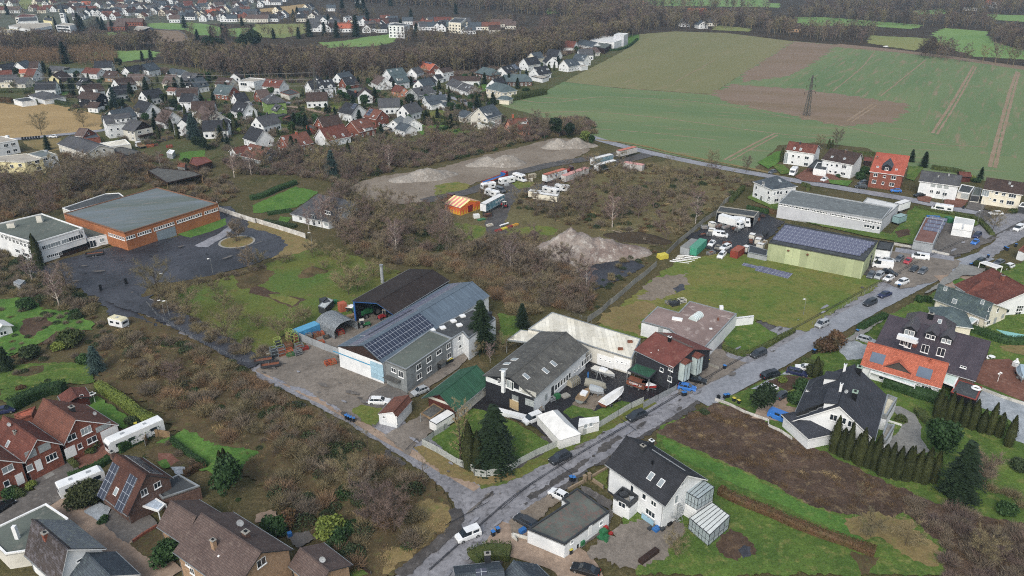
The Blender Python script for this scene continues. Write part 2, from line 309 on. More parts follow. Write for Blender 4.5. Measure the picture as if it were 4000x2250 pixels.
S('waste_ground',TP('f',870,470,960,443,1100,425,1215,392,1330,365,1390,348,1455,350,1485,378,1440,402,1330,422,1240,445,1150,480,1090,505,1000,515,930,505),g_sand,.8)
S('waste_ground',TP('f',1100,540,1250,500,1400,500,1500,440,1600,420,1700,400,1870,440,1870,470,1700,600,1560,650,1300,620,1150,600),gm('rough waste grass','#635a3e','#6c6745','#55502f',s=(.06,.3,3),fine=.3,bd=.2),1)
for q in(TP('l',170,1020,450,1060,640,1100,600,1260,350,1250,150,1130),TP('l',880,600,1030,500,1240,530,1200,600,980,630),TP('l',860,1120,1300,1070,1560,1110,1450,1190,1100,1200,900,1180),TP('l',0,560,250,520,430,560,380,640,0,700)):S('rough_grass',q,g3,.8)
stp('gravel_track',TP('l',2480,130,2250,180,2000,215,1450,300,1150,380,900,430,640,560,450,640,150,700,-150,760),(7,6),g_mud,.6)
stp('gravel_track',TP('l',2700,170,2450,230,2100,330,1650,470,1400,560,1100,650,930,700,840,820,790,950,740,1060,790,1180),(7,7),g_mud,.7)
stp('gravel_track',TP('l',1000,640,900,560,860,500),5,g_mud,.6)
S('gravel_pad',TP('b2',490,590,640,540,900,515,1000,560,900,620,700,720,590,770,540,720),g_dark,.6)
S('gravel_pad',TP('b2',230,560,480,555,560,500,960,450,1000,520,900,520,640,545,480,620,300,660),g_sand,.8)
stp('road',TP('n',2900,1500,2450,1150,2200,1060,1700,1000,1200,940,700,860,200,750,-300,650,-800,560)+TP('f',1890,437,1700,400,1580,372,1500,350,1470,338),(7,5.5),ga2,.15)
stp('verge',TP('f',1500,352,1600,362,1700,388,1890,425,1960,440),2.2,g_tan,.4)
S('junction',TP('b3',1480,520,1700,380,1750,300,1932,210,2100,200,2100,330,1932,340,1800,420,1600,560,1500,640),g_asph,.3)
stp('muddy_verge',TP('f',1130,1449,1200,1330,1290,1240,1450,1120,1620,1035,1760,950,1900,870,2060,785,2200,715,2330,640,2440,580,2576,525),(13,15),g_mud,.8)
stp('road',TP('f',1020,1500,1110,1420,1215,1320,1300,1245,1450,1150,1620,1050,1760,965,1900,885,2070,790,2200,720,2330,650,2440,600,2560,540,2700,490),(8,7.5),g_asph,.25)
stp('road',TP('f',1260,1250,1170,1205,1060,1135,940,1060,830,1000,720,950,640,915,560,870,480,825,400,785,330,760,290,745),(8,8),g_asph,.3)
S('junction',TP('f',1090,1170,1180,1190,1270,1225,1400,1160,1420,1200,1250,1330,1150,1400,1150,1300,1130,1240,1080,1200),g_asph,.4)
stp('pavement',TP('f',1200,1232,1080,1165,960,1100,880,1050,760,985,650,930),1.8,g_tanp,.15)
stp('pavement',TP('f',1760,1012,1830,972,1970,897,2110,816,2230,750,2360,686,2480,645),6,gm('wet grey paving','#8d9097','#80838a',s=(.2,1,5),fine=.1,bd=.01,rough=.4,spec=.5),.15)
stp('road_patch',TP('f',1500,1098,1600,1052,1700,1000,1850,912,2000,828,2150,748),2.6,ga2,.5)
stp('road_patch',TP('f',1330,1255,1450,1180,1560,1100),1.2,g_mud,.5)
stp('road_patch',TP('f',1020,1110,1100,1160,1200,1200,1240,1215),1.3,g_mud,.7)
stp('road_patch',TP('f',600,905,700,955,800,1000,900,1050),1.4,ga2,.5)
S('road_patch',TP('c1',960,490,1020,500,1080,560,1130,610,1070,620,1000,570),g_mud,.6)
stp('road',TP('f',1235,1345,1330,1375,1420,1400,1460,1440,1480,1520),7,g_tanp,.15)
stp('verge',TP('f',1205,1222,1290,1200,1400,1140,1500,1085,1600,1035,1640,1010),2.6,g_mead,.4)
stp('verge',TP('f',1060,1120,1110,1170,1190,1205,1230,1208,1290,1190),3.4,g_tan,.6)
stp('road',TP('g',-200,850,0,835,180,832,460,800,800,770,960,750,1000,745,1250,640,1500,560),(5.5,5),ga2,.15)
stp('road',TP('h',-300,640,100,720,400,700,620,640,700,580,900,500,1060,600,1200,570,1450,545,1700,490),(5,5),ga2,.2)
stp('road',TP('i',1080,740,950,640,780,590,700,560,620,520,400,430,350,460),(5,5),ga2,.2)
stp('garden_path',TP('h',1060,620,1250,650,1500,700,1560,740),3.5,g_tanp,.3)
S('works_yard',TP('f',60,690,160,650,270,625,420,602,470,590,545,520,575,520,640,565,722,598,727,622,700,645,600,678,480,712,400,735,345,770,350,800,320,822,285,800,250,752,180,722,90,705),g_dark,.8)
S('lane_end',TP('f',245,752,330,740,352,790,420,812,400,840,330,800,270,775),g_dark,.8)
S('dry_verge',TP('b1',-60,200,370,352,470,400,350,470,160,500,100,520,240,410,200,350,60,295,-60,275),g_tan,.6)
S('dry_verge',TP('b0',1000,880,1080,800,1500,700,1932,590,1932,570,1300,690,1180,690,1100,740,1030,830,1060,930,1250,1060,1600,1230,1900,1400,1932,1400,1932,1370,1500,1130,1150,960),glf,.6)
S('lawn',TP('b0',1335,322,1500,265,1700,203,1712,250,1600,300,1440,350),g2,.4)
S('concrete_ramp',TP('b0',1470,408,1650,320,1760,235,1780,260,1700,340,1570,420,1500,420),ga2,.3)
stp('footpath',TP('b0',350,545,480,500,620,470,760,420,830,395),2.2,glf,.2)
c=G('b0',1788,380);S('island_kerb',[c+V3((5.9*math.cos(a*TAU/28),5.9*math.sin(a*TAU/28),0))for a in range(28)],CONC,.05);S('island_grass',[c+V3((5.2*math.cos(a*TAU/28),5.2*math.sin(a*TAU/28),0))for a in range(28)],g_tan,.2)
S('orchard_meadow',TP('f',400,745,560,700,700,655,790,625,870,640,1010,685,950,740,890,770,890,800,800,810,720,840,650,915,600,890,520,840,440,800,395,775),g_mead,.8)
S('bare_bed',TP('b1',-30,700,130,760,380,820,270,880,90,800,-60,770),gbr,.4);S('lawn',TP('b1',90,780,200,770,330,820,280,870,120,805),g3,.3)
S('leafy_patch',TP('b1',-200,600,60,560,150,620,60,700,-100,740),glf,.8)
S('garden_lawn',TP('b0',-40,820,200,800,360,890,560,900,700,980,700,1050,500,1060,300,1150,-40,1300),g2,.6)
S('garden_lawn',TP('b0',-40,1320,250,1300,700,1300,720,1449,-40,1500),g1,.7)
S('flower_bed',TP('b0',170,960,310,950,410,990,230,1110,150,1070),gbr,.5);S('flower_bed',TP('b0',310,1150,420,1060,640,1050,600,1090,480,1160),gbr,.5);S('flower_bed',TP('b0',90,1390,180,1340,340,1310,330,1360,200,1400),glf,.5)
S('concrete_yard',TP('f',645,932,700,900,745,880,775,868,862,905,962,955,1005,990,1010,1020,960,1060,905,1060,780,990),g_conc,.5)
S('concrete_yard',TP('f',770,868,800,850,880,810,900,790,1000,790,990,830,862,905),g_conc,.3)
S('lawn',TP('c1',730,200,790,165,950,170,960,260,880,330,790,290),g3,.4)
S('driveway',TP('c1',960,395,1100,320,1230,250,1300,240,1480,250,1330,370,1240,440,1190,480,1150,545),g_conc,.3)
S('driveway',TP('c1',810,165,870,70,990,10,1110,60,1180,100,960,190),ggr,.3)
S('lawn',TP('f',1085,1105,1190,1030,1225,1035,1300,1065,1390,1125,1320,1165,1240,1190,1150,1165),g1,.3)
S('lawn',TP('f',1255,790,1310,800,1330,850,1260,870),g1,.4)
S('footpath',TP('d',-10,650,240,480,420,370,560,290,620,300,450,470,250,600,60,720,-10,760),g_conc,.2)
S('asphalt_yard',TP('f',1165,1010,1230,980,1330,960,1500,890,1600,955,1705,962,1690,990,1600,1015,1480,1068,1430,1090,1395,1112,1340,1075,1250,1040,1190,1030),g_blk,.2)
S('lawn',TP('c2',385,220,480,160,560,180,620,215,830,130,910,150,820,200,660,290,500,250,450,270),g1,.3)
S('gravel_patch',TP('c2',440,170,560,60,680,50,720,90,620,210,560,190),g_sand,.4)
S('paddock',TP('f',1500,830,1560,770,1700,660,1810,640,1900,645,2050,670,2225,705,2190,735,2080,795,2030,835,1985,828,1900,805,1830,850,1700,850,1550,860),g3,.8)
S('worn_ground',TP('b2',960,820,1050,660,1330,620,1340,700,1180,790,1090,820),g_sand,1.2);S('worn_ground',TP('b2',1210,730,1290,700,1310,740,1240,770),g_dark,.5);S('dry_patch',TP('b2',620,1000,750,880,1000,830,1100,860,980,990,980,1090,800,1040),g_tan,1)
S('lawn',TP('b2',1590,1180,1600,1080,1680,1000,1830,985,2060,1110,1900,1200,1740,1250),g1,.3)
S('driveway',TP('f',1750,900,1815,880,1830,900,1880,915,1800,960,1760,945),g_conc,.3);S('driveway',TP('f',1690,990,1770,935,1825,945,1720,1000),g_conc,.3)
S('storage_yard',TP('f',1720,600,1790,560,1900,530,1975,560,1935,600,1880,640,1800,635),g_blk,.6)
S('lawn',TP('f',1880,500,1950,530,2000,555,2200,600,2270,610,2340,530,2300,520,2270,560,2240,590,2000,530,1900,480),g1,.4)
S('lawn',TP('b3',950,380,1000,240,1060,140,1200,150,1560,210,1600,240,1560,260,1200,190,1170,200,1090,400),g1,.3)
S('gravel_lot',TP('b3',1250,430,1330,230,1560,300,1640,360,1750,340,1700,370,1480,470,1370,490),ggr,.5)
S('parking_area',TP('b3',760,620,830,500,960,440,1350,490,1460,530,1330,660,1100,720,1000,740,870,680),g_conc,.5)
stp('drive',TP('b3',960,440,1150,470,1400,510),4,ga2,.2)
S('bare_patch',TP('b3',960,300,1060,280,1080,330,980,350),gbr,.4)
S('plots',TP('f',1660,1075,1790,1022,1990,925,2190,818,2350,735,2470,690,2650,640,2700,1449,1600,1449,1560,1280,1640,1160),g1,.5)
S('bramble_ground',TP('f',1652,1090,1700,1060,1800,1018,1860,1025,1990,1100,2090,1150,2240,1220,2400,1290,2620,1330,2700,1500,2380,1500,2370,1370,2270,1290,2200,1310,2050,1280,1900,1200,1750,1135),g_bram,.6)
S('lawn',TP('f',1650,1098,1750,1142,1900,1208,2050,1285,2130,1310,2180,1370,2100,1340,1960,1270,1800,1200,1690,1145),g2,.4)
S('dry_patch',TP('c3',540,1020,740,970,950,990,1120,1090,1200,1180,1330,1290,1200,1380,1000,1300,850,1180,700,1150,600,1080),g_tan,1.2)
S('leafy_patch',TP('c3',600,1260,700,1300,850,1320,760,1449,690,1449,680,1380),glf,.5)
S('gravel_court',TP('c2',560,1290,800,1100,1000,1020,1290,1060,1330,1100,1250,1200,1100,1330,900,1400,750,1380),g_conc,1)
S('gravel_court',TP('c2',520,770,760,900,740,1100,520,1250,480,1200,730,960,500,790),ggr,.4)
S('lawn',TP('c2',600,720,720,650,715,800),g_mead,.2)
S('parking_space',TP('c2',-20,1050,60,960,280,840,300,880,410,870,120,1100,0,1140),g_sand,.5)
S('flower_bed',TP('c2',1500,1240,1650,1100,1780,1180,1840,1300,1700,1350,1560,1290),gbr,.6);S('flower_bed',TP('c2',1705,1260,1750,1225,1800,1240,1800,1310,1740,1330),g_dark,.3)
S('forecourt',TP('e',-50,930,60,760,160,620,380,590,480,640,380,770,520,800,450,990,200,950),g_tanp,.2)
S('forecourt',TP('e',-60,560,200,440,560,260,700,330,460,390,300,380,100,560),gm('wet pale paving','#9b9fa6','#8b8f97',s=(.2,1,5),fine=.1,bd=.01,rough=.4,spec=.5),.2)
S('rock_garden',TP('e',160,470,420,380,560,400,690,430,650,560,560,640,460,620,300,540),gbr,.4)
S('terrace',TP('c3',880,160,1000,180,1110,240,1160,340,1150,420,1220,520,1080,550,960,550,850,480,950,400,1040,300,960,230),g_pave,.2)
S('lawn',TP('c3',1160,330,1400,330,1500,370,1932,540,1932,1000,1700,900,1600,700,1400,560,1230,540,1170,400),g1,.5)
S('white_gravel',TP('c3',1560,110,1620,60,2000,170,2000,480,1870,440,1830,290,1700,220,1560,170),g_white,.3)
S('forecourt',TP('b3',520,1160,600,1110,760,1170,720,1260,600,1280,540,1220),g_white,.3)
S('brick_terrace',TP('m',1500,640,1880,470,2300,450,2560,600,2700,1300,2560,1170,1900,900,1480,740),g_redp,.2)
S('brick_terrace',TP('b3',1250,640,1560,610,1600,680,1450,700,1440,740,1330,720),g_tanp,.2);S('lawn',TP('b3',1390,680,1450,655,1560,690,1540,745,1400,700),g2,.2)
S('pool_surround',TP('b3',1600,1020,1760,1000,1932,1100,2000,1150,2000,1180,1700,1060),g1,.4)
S('dry_patch',TP('b3',1740,1170,1932,1140,2000,1180,2000,1260,1780,1210),g_tan,.6)
S('driveway',TP('n',-100,560,120,520,260,620,200,740,-100,680),g_redp,.2);S('driveway',TP('n',560,660,830,620,1180,660,1040,860,820,850,560,780),g_redp,.2);S('driveway',TP('n',1100,880,1230,650,1640,730,1560,900,1480,960),ggr,.2);S('rock_garden',TP('n',1560,900,1650,740,2000,800,2300,860,2350,960,2150,1010,1900,980),glf,.3)
S('driveway',TP('a3',200,1340,330,1250,480,1310,600,1400,260,1370),g_redp,.2);S('lawn',TP('a3',20,1240,120,1250,180,1310,100,1320),g1,.2);S('lawn',TP('a3',450,1360,640,1370,600,1410,470,1390),g2,.2);S('lawn',TP('a3',1060,1260,1180,1260,1100,1370,1040,1350),g1,.2);S('lawn',TP('a3',-80,1230,60,1150,110,1140,90,1220,0,1280),g2,.3)
S('scrub_ground',TP('f',330,800,440,830,560,900,640,950,760,1010,850,1070,950,1150,1070,1200,1130,1260,1140,1300,1110,1370,1050,1420,1000,1449,860,1500,780,1360,700,1280,620,1200,560,1140,430,1080,400,1040,250,960,240,860,270,820),glf,.9)
S('dry_patch',TP('c1',1230,900,1350,870,1440,920,1480,1000,1430,1100,1250,1250,1100,1350,1000,1449,960,1449,960,1300,1250,1150),g_tan,1)
stp('muddy_verge',TP('c1',1500,960,1530,1060,1420,1180,1250,1310,1080,1449),2.2,g_mud,.5)
S('lawn',TP('c0',640,130,740,100,980,270,1000,320,930,355,880,310,650,180),g2,.3);S('lawn',TP('c0',0,60,120,40,260,60,140,100,60,150,0,130),g1,.4);S('lawn',TP('c0',240,30,480,0,480,40,320,100,230,90),g3,.5)
stp('grass_strip',TP('c0',1290,400,1450,500,1600,570,1850,620),(6,9),g2,.7)
S('brick_drive',TP('c0',580,590,760,480,880,370,1010,320,1060,310,890,520,720,610,600,650),g_redp,.1)
S('gravel_drive',TP('c0',210,700,480,570,600,650,430,790,310,820,230,770),ggr,.2)
S('gravel_drive',TP('c0',-60,900,200,830,470,740,500,860,380,930,0,1090,-60,1060),ggr,.3)
S('stone_slab_path',TP('c0',275,665,345,632,418,695,352,732),g_pave,.03)
stp('paved_lane',TP('c0',400,920,560,1000,760,1140,960,1280,1130,1390,1250,1500),(6.2,6),g_tanp,.1)
S('gravel_bed',TP('c0',640,970,760,900,840,950,780,1080),g_white,.2);S('stone_terrace',TP('c0',790,1080,850,950,990,1060,1130,1000,1200,1080,1010,1180,970,1220),ggr,.2)
S('garden_court',TP('c0',980,1220,1200,1080,1310,1180,1290,1280,1150,1340),glf,.3)
S('garden_terrace',TP('c0',1080,540,1200,460,1300,470,1550,600,1400,700,1290,640,1180,600),glf,.4);S('brick_terrace',TP('c0',1200,530,1300,540,1360,590,1280,640,1190,600),g_redp,.2);S('lawn',TP('c0',1190,600,1260,580,1290,640,1240,650),g2,.2);S('gravel_bed',TP('c0',1290,640,1400,640,1420,690,1330,690),g_white,.3)
S('garden_court',TP('c1',0,1000,120,960,180,1010,60,1060,0,1060),g_tanp,.3);S('lawn',TP('c1',680,1390,760,1370,850,1449,700,1500),g1,.3);S('lawn',TP('c1',200,1150,400,1120,460,1180,320,1250),ggr,.3)
def patches(pts,w,n,seed,ms):
 P=smooth([G(*p)for p in pts],2);rn=random.Random(seed)
 for i in range(n):
  k=rn.randrange(len(P)-1);a=P[k].lerp(P[k+1],rn.random());d=(P[k+1]-P[k]).normalized();nn=V3((-d.y,d.x,0));a=a+nn*rn.uniform(-.5,.5)*w;l=rn.choice((.8,1.2,2,3,4.5))*rn.uniform(.7,1.3);h=rn.uniform(.12,.35)*min(l,2.)
  sheet('road_patch',[a+d*(l/2*math.cos(q*TAU/9)*rn.uniform(.6,1.1))+nn*(h*math.sin(q*TAU/9)*rn.uniform(.5,1.2))for q in range(9)],rn.choice(ms),.12,.5)
MR=TP('f',1080,1440,1215,1320,1300,1245,1450,1150,1620,1050,1760,965,1900,885,2070,790,2200,720,2330,650,2440,600)
for off,ww in((0,.09),(30,.07)):stp('road_joint',[(t,x,y-off*.12)for t,x,y in MR],ww*1.6,g_blk,.02)
patches(MR,8,60,1,(g_mud,ga2,ga2,ggr));patches(TP('f',1170,1205,1060,1135,940,1060,830,1000,720,950,640,915,560,870,480,825,400,785),7,40,2,(g_mud,ga2,ga2,ggr))
stp('worn_lane',TP('f',650,922,560,870,480,825,400,785,335,768,300,748),(5,8),g_dark,.5)
patches(TP('f',700,930,900,990),26,12,3,(g_mud,ggr));patches(TP('f',180,690,400,680,640,600),40,20,4,(ggr,g_blk,g_mud))
for x0,y0,x1,y1 in((1260,1290,1330,1230),(1380,1160,1440,1200),(1560,1060,1600,1090),(1050,1110,1020,1140),(1120,1330,1230,1270)):stp('road_joint',TP('f',x0,y0,x1,y1),.14,g_blk,.02)
S('forecourt',TP('b3',1180,780,1300,690,1450,560,1640,590,1600,640,1450,650,1390,690,1240,760),g_pave,.3)
S('forecourt',TP('b3',560,1140,700,1050,860,930,900,950,760,1060,640,1140),g_pave,.3)
# ---------------- buildings
MESHC={}
def letters(txt,size,m,par):
 cu=bpy.data.curves.new('lettering','FONT');cu.body=txt;cu.size=size;cu.extrude=.02;cu.align_x='CENTER';cu.align_y='CENTER'
 q=bpy.data.objects.new('lettering',cu);me=bpy.data.meshes.new_from_object(q);me.materials.clear();me.materials.append(m);bpy.data.objects.remove(q);return add('lettering',me,par)
def winmesh(w,h,st,big=True):
 k=(round(w,2),round(h,2),st,big)
 if k in MESHC:return MESHC[k]
 b=B();t=.09 if big else.12
 if st=='shut':
  b.box(-w/2,w/2,-.05,0,0,h,0);fr=[SHUT];r=(b.me_('window',fr),None);MESHC[k]=r;return r
 pane=B();gl={'dark':GL,'pale':GLASL,'door':GL,'black':GL}.get(st,GL)
 b.box(-w/2,-w/2+t,-.06,0,0,h);b.box(w/2-t,w/2,-.06,0,0,h);b.box(-w/2+t,w/2-t,-.06,0,0,t);b.box(-w/2+t,w/2-t,-.06,0,h-t,h)
 if w>1.1:
  nn=2 if w<2 else 3
  for i in range(1,nn):x=-w/2+w*i/nn;b.box(x-t/2,x+t/2,-.055,-.003,t,h-t)
 if st!='door':b.box(-w/2-.08,w/2+.08,-.16,0,-.09,0)
 if big:pane.box(-w/2+t,w/2-t,-.03,0,t,h-t,0);r=(b.me_('window',[FRM if st!='black' else DG]),pane.me_('pane',[gl]))
 else:b.box(-w/2+t,w/2-t,-.03,0,t,h-t,1);r=(b.me_('window',[FRM,gl]),None)
 MESHC[k]=r;return r
def putwin(par,x,y,z,rz,w,h,st='dark',big=True,name='window'):
 a,p=winmesh(w,h,st,big);o=add(name if st!='door' else 'glazed_door',a,par,(x,y,z),rz)
 if p:add('pane',p,o)
class Bld:
 def local(s,v):return s.mi@v
 def lray(s,t,x,y):
  return s.local(CAM),(s.mi.to_3x3()@ray(t,x,y))
 def hwa(s,t,x,y):
  o,d=s.lray(t,x,y);best=None
  for i,(a,b_)in enumerate(s.walls):
   e=V3((b_[0]-a[0],b_[1]-a[1],0));l=e.length;e/=l;n=V3((e.y,-e.x,0))
   dn=d.dot(n)
   if dn>=0:continue
   k=(V3((a[0],a[1],0))-o).dot(n)/dn;p=o+d*k;u=(p-V3((a[0],a[1],0))).dot(e)
   pen=max(0,-u,u-l)+max(0,-p.z,p.z-s.top)*1.
   if best is None or pen<best[0]-.01 or(pen<best[0]+.01 and k<best[1]):best=(pen,k,p,math.atan2(e.y,e.x),u,l,i,n)
  return best
 def win(s,t,*a,st='dark',big=True,name='window'):
  for x,y,w,h in a:
   r=s.hwa(t,x,y)
   if not r:continue
   p=r[2];n=r[7];putwin(s.o,p.x+n.x*.004,p.y+n.y*.004,max(.1,p.z-h/2),r[3],w,h,st,big,name)
  return s
 def wb(s,t,x,y,w,h,dp,m,name,top=None):
  p=s.hwa(t,x,y);q=p[2];b=B();b.box(-w/2,w/2,-dp,0,-h/2,h/2,0,1 if top else None)
  return b.ob(name,[m,top]if top else m,s.o,(q.x,q.y,q.z),p[3])
 def sign(s,t,x,y,txt,size,m,w=None,h=None,mb=None):
  p=s.hwa(t,x,y);q=p[2];n=p[7];par=s.o
  if mb:
   b=B();b.box(-w/2,w/2,-.06,0,-h/2,h/2);par=b.ob('sign_board',mb,s.o,(q.x,q.y,q.z),p[3])
  o=letters(txt,size,m,par)
  if mb:o.location=(0,-.09,0);o.rotation_euler=(R_(90),0,0)
  else:o.location=(q.x+n.x*.03,q.y+n.y*.03,q.z);o.rotation_euler=(R_(90),0,p[3])
  return s
class HB(Bld):
 def __init__(s,name,label,A,Bq,hr,he=3,he2=None,w=9,EL=None,ER=None,roof=R_GREY,wall=WH,ov=.45,oe=.45,group=None,cat=None,hip=0,gab=None,base=None,auto=0,z0=0,t=.2,wst='dark',off=0,nostr=0,halfhip=0):
  he2=he if he2 is None else he2
  a=G(*A,hr);c=G(*Bq,hr);a.z=c.z=0;ax=(a-c);L=ax.length;ax/=L;ay=V3((-ax.y,ax.x,0));mid=(a+c)/2
  wp=wm=w/2
  for e,zz in((EL,he),(ER,he2)):
   if e:
    q=G(*e,zz);q.z=0;dy=(q-mid).dot(ay)
    if e is EL:sl=dy
    else:sr=dy
  if EL and ER:
   if sl>0:wp,wm,hp,hm=sl,-sr,he,he2
   else:wp,wm,hp,hm=sr,-sl,he2,he
  elif EL:
   if sl>0:wp=sl;wm=w-wp if w else wp;hp,hm=he,he2
   else:wm=-sl;wp=w-wm if w else wm;hm,hp=he,he2
  else:wp=w/2+off;wm=w/2-off;hp,hm=he,he2
  s.L,s.hr,s.wp,s.wm,s.hp,s.hm,s.t=L,hr,wp,wm,hp,hm,t
  s.rz=math.atan2(ax.y,ax.x);s.o=em(name,(mid.x,mid.y,z0),s.rz,label=label,cat=cat,group=group)
  s.mw=Matrix.Translation((mid.x,mid.y,z0))@Matrix.Rotation(s.rz,4,'Z');s.mi=s.mw.inverted()
  s.top=hr;s.dist=mid.length;s.roofm=roof
  X=L/2;H=hip
  yp,ym=wp,-wm
  def slope(b,side):
   y1,h1=(yp,hp)if side>0 else(ym,hm)
   for dz,fl in((0,0),(-t,1)):
    p=[(X-0,0,hr+dz),(-X,0,hr+dz),(-X-H,y1,h1+dz),(X+H,y1,h1+dz)]
    if(side>0)==(fl==1):p=p[::-1]
    b.po(p,0)
   b.po([(-X-H,y1,h1),(X+H,y1,h1),(X+H,y1,h1-t),(-X-H,y1,h1-t)][::(1 if side<0 else-1)],1)
   if not H:
    for sx in(1,-1):
     q=[(sx*X,0,hr),(sx*X,0,hr-t),(sx*X,y1,h1-t),(sx*X,y1,h1)];b.po(q if sx*side>0 else q[::-1],1)
  b=B();slope(b,1);slope(b,-1)
  if H:
   for sx in(1,-1):
    for dz in(0,-t):
     p=[(sx*X,0,hr+dz),(sx*(X+H),yp,hp+dz),(sx*(X+H),ym,hm+dz)];b.po(p if sx>0 else p[::-1],0)
    b.po([(sx*(X+H),ym,hm-t),(sx*(X+H),yp,hp-t),(sx*(X+H),yp,hp),(sx*(X+H),ym,hm)],1)
  else:
   b.box(-X,X,-.14,.14,hr-.1,hr+.07,0)
  edge=FRM if wall in(WH,WH2,CR_,BRK,GREYW)and gab is None else DG
  s.roof=b.ob('roof',[roof,edge],s.o)
  xw=X+H-ov if not H else X+H-oe;yw1=yp-oe;yw0=-(wm-oe)
  zt=lambda y:(hr-t-(hr-hp)*y/wp)if y>0 else(hr-t-(hr-hm)*(-y)/wm)
  b=B();g=0 if gab is None else 1
  if H:
   b.prism([(-xw,yw0),(xw,yw0),(xw,yw1),(-xw,yw1)],0,min(hp,hm)-t+.05,0)
  else:
   for sx in(1,-1):
    p=[(sx*xw,yw0,0),(sx*xw,yw1,0),(sx*xw,yw1,zt(yw1)),(sx*xw,yw0,zt(yw0))];b.po(p if sx>0 else p[::-1],0)
    p=[(sx*xw,yw0,zt(yw0)),(sx*xw,yw1,zt(yw1)),(sx*xw,0,hr-t)];b.po(p if sx>0 else p[::-1],g)
   b.po([(xw,yw1,0),(-xw,yw1,0),(-xw,yw1,zt(yw1)),(xw,yw1,zt(yw1))],0)
   b.po([(-xw,yw0,0),(xw,yw0,0),(xw,yw0,zt(yw0)),(-xw,yw0,zt(yw0))],0)
  s.wallo=b.ob('wall',[wall,gab or wall],s.o)
  if base:bb=B();bb.box(-xw-.03,xw+.03,yw0-.03,yw1+.03,0,.45);bb.ob('plinth',base,s.o)
  s.xw,s.y0,s.y1,s.zt=xw,yw0,yw1,zt
  s.walls=[((xw,yw0),(xw,yw1)),((-xw,yw1),(-xw,yw0)),((xw,yw1),(-xw,yw1)),((-xw,yw0),(xw,yw0))]
  if auto:s.autow(auto,wst)
  if not H:s.gutters()
 def gutters(s):
  if s.dist>330:return
  b=B()
  for y,h in((s.wp,s.hp),(-s.wm,s.hm)):b.tu((-s.L/2,y+(.07 if y>0 else-.07),h-.08),(s.L/2,y+(.07 if y>0 else-.07),h-.08),.075,n=5)
  for x in(s.xw-.15,-s.xw+.15):
   for y,h in((s.y1+.06,s.hp),(s.y0-.06,s.hm)):b.tu((x,y,.1),(x,y,h-.25),.05,n=4)
  b.ob('gutter',SL,s.o)
 def autow(s,seed,wst='dark'):
  rn=random.Random(seed);cl=s.local(CAM);big=s.dist<300
  for i,(a,c)in enumerate(s.walls):
   e=V3((c[0]-a[0],c[1]-a[1],0));l=e.length;e/=l;n=V3((e.y,-e.x,0));m=V3(((a[0]+c[0])/2,(a[1]+c[1])/2,2))
   if(cl-m).dot(n)<0:continue
   rz=math.atan2(e.y,e.x)
   if i<2:h0=max(s.hp,s.hm);hm=(s.hr+h0)/2
   else:hm=s.zt(s.y1)if i==2 else s.zt(s.y0)
   k=0
   while True:
    zz=.95+2.75*k
    if zz+1.2>hm+.1:break
    span=l if(i>=2 or zz+1.2<min(s.hp,s.hm))else l*.5
    nn=max(1,int(span/rn.uniform(2.6,3.6)))
    for j in range(nn):
     if rn.random()<.12:continue
     u=l/2+(j-(nn-1)/2)*span/nn+rn.uniform(-.25,.25);w=rn.choice((1.,1.3,1.3,1.8));h=1.25;z=zz
     if k==0 and rn.random()<.25:h=2.;z=.15
     if w>span/nn-.3:w=1.
     p=V3((a[0],a[1],0))+e*u+n*.004;st=rn.choice((wst,wst,wst,'pale' if rn.random()<.6 else 'shut'))
     putwin(s.o,p.x,p.y,z,rz,w,h,st,big)
    k+=1
    if k>4:break
  return s
 def plane(s,t,x,y):
  o,d=s.lray(t,x,y);best=None
  for side in(1,-1):
   y1,h1=(s.wp,s.hp)if side>0 else(-s.wm,s.hm)
   n=V3((0,(s.hr-h1)*side,abs(y1))).normalized()
   dn=d.dot(n)
   if dn>=0:continue
   k=(V3((0,0,s.hr))-o).dot(n)/dn;p=o+d*k
   pen=max(0,-(p.y*side))+max(0,abs(p.y)-abs(y1))
   if best is None or pen<best[0]:best=(pen,p,side,math.atan2(s.hr-h1,abs(y1)))
  return best
 def ritem(s,t,x,y,w,h,m,name='skylight',th=.09,frame=FRM):
  pen,p,side,an=s.plane(t,x,y);b=B();w=min(w,s.L-.4)if name!='skylight' else w;q=max(0,s.L/2-w/2-.2);p.x=max(-q,min(q,p.x))
  if name=='skylight':
   b.box(-w/2,w/2,-h/2,h/2,0,th,0);b.box(-w/2+.09,w/2-.09,-h/2+.09,h/2-.09,th,th+.015,1);ms=[frame,m]
  else:b.box(-w/2,w/2,-h/2,h/2,0,th,1,0);ms=[m,frame]
  o=b.ob(name,ms,s.o,tuple(p+V3((0,0,.015))))
  o.rotation_euler=Matrix.Rotation(0 if side<0 else math.pi,4,'Z').to_euler()
  o.rotation_euler=(Matrix.Rotation(0 if side<0 else math.pi,4,'Z')@Matrix.Rotation(an,4,'X')).to_euler()
  return s
 def sky(s,t,*a,w=.9,h=1.3,m=None):
  for x,y in a:s.ritem(t,x,y,w,h,m or GLASL)
  return s
 def pv(s,t,x,y,w,h,m=None,name='solar_array'):return s.ritem(t,x,y,w,h,m or PV,name,.1,LG)
 def chy(s,t,x,y,w=.6,h=1.2,m=None,cap=None):
  pen,p,side,an=s.plane(t,x,y);b=B();b.box(-w/2,w/2,-w/2*.8,w/2*.8,-.8,h,0);b.box(-w/2-.08,w/2+.08,-w*.4-.08,w*.4+.08,h,h+.1,1)
  b.box(-w/4,w/4,-w*.2,w*.2,h+.1,h+.25,2)
  b.ob('chimney',[m or BRKD,cap or CONC,BLK],s.o,tuple(p));return s
 def dish(s,t,x,y,r=.4):
  pen,p,side,an=s.plane(t,x,y);dish(s.o,p,r,s.rz);return s
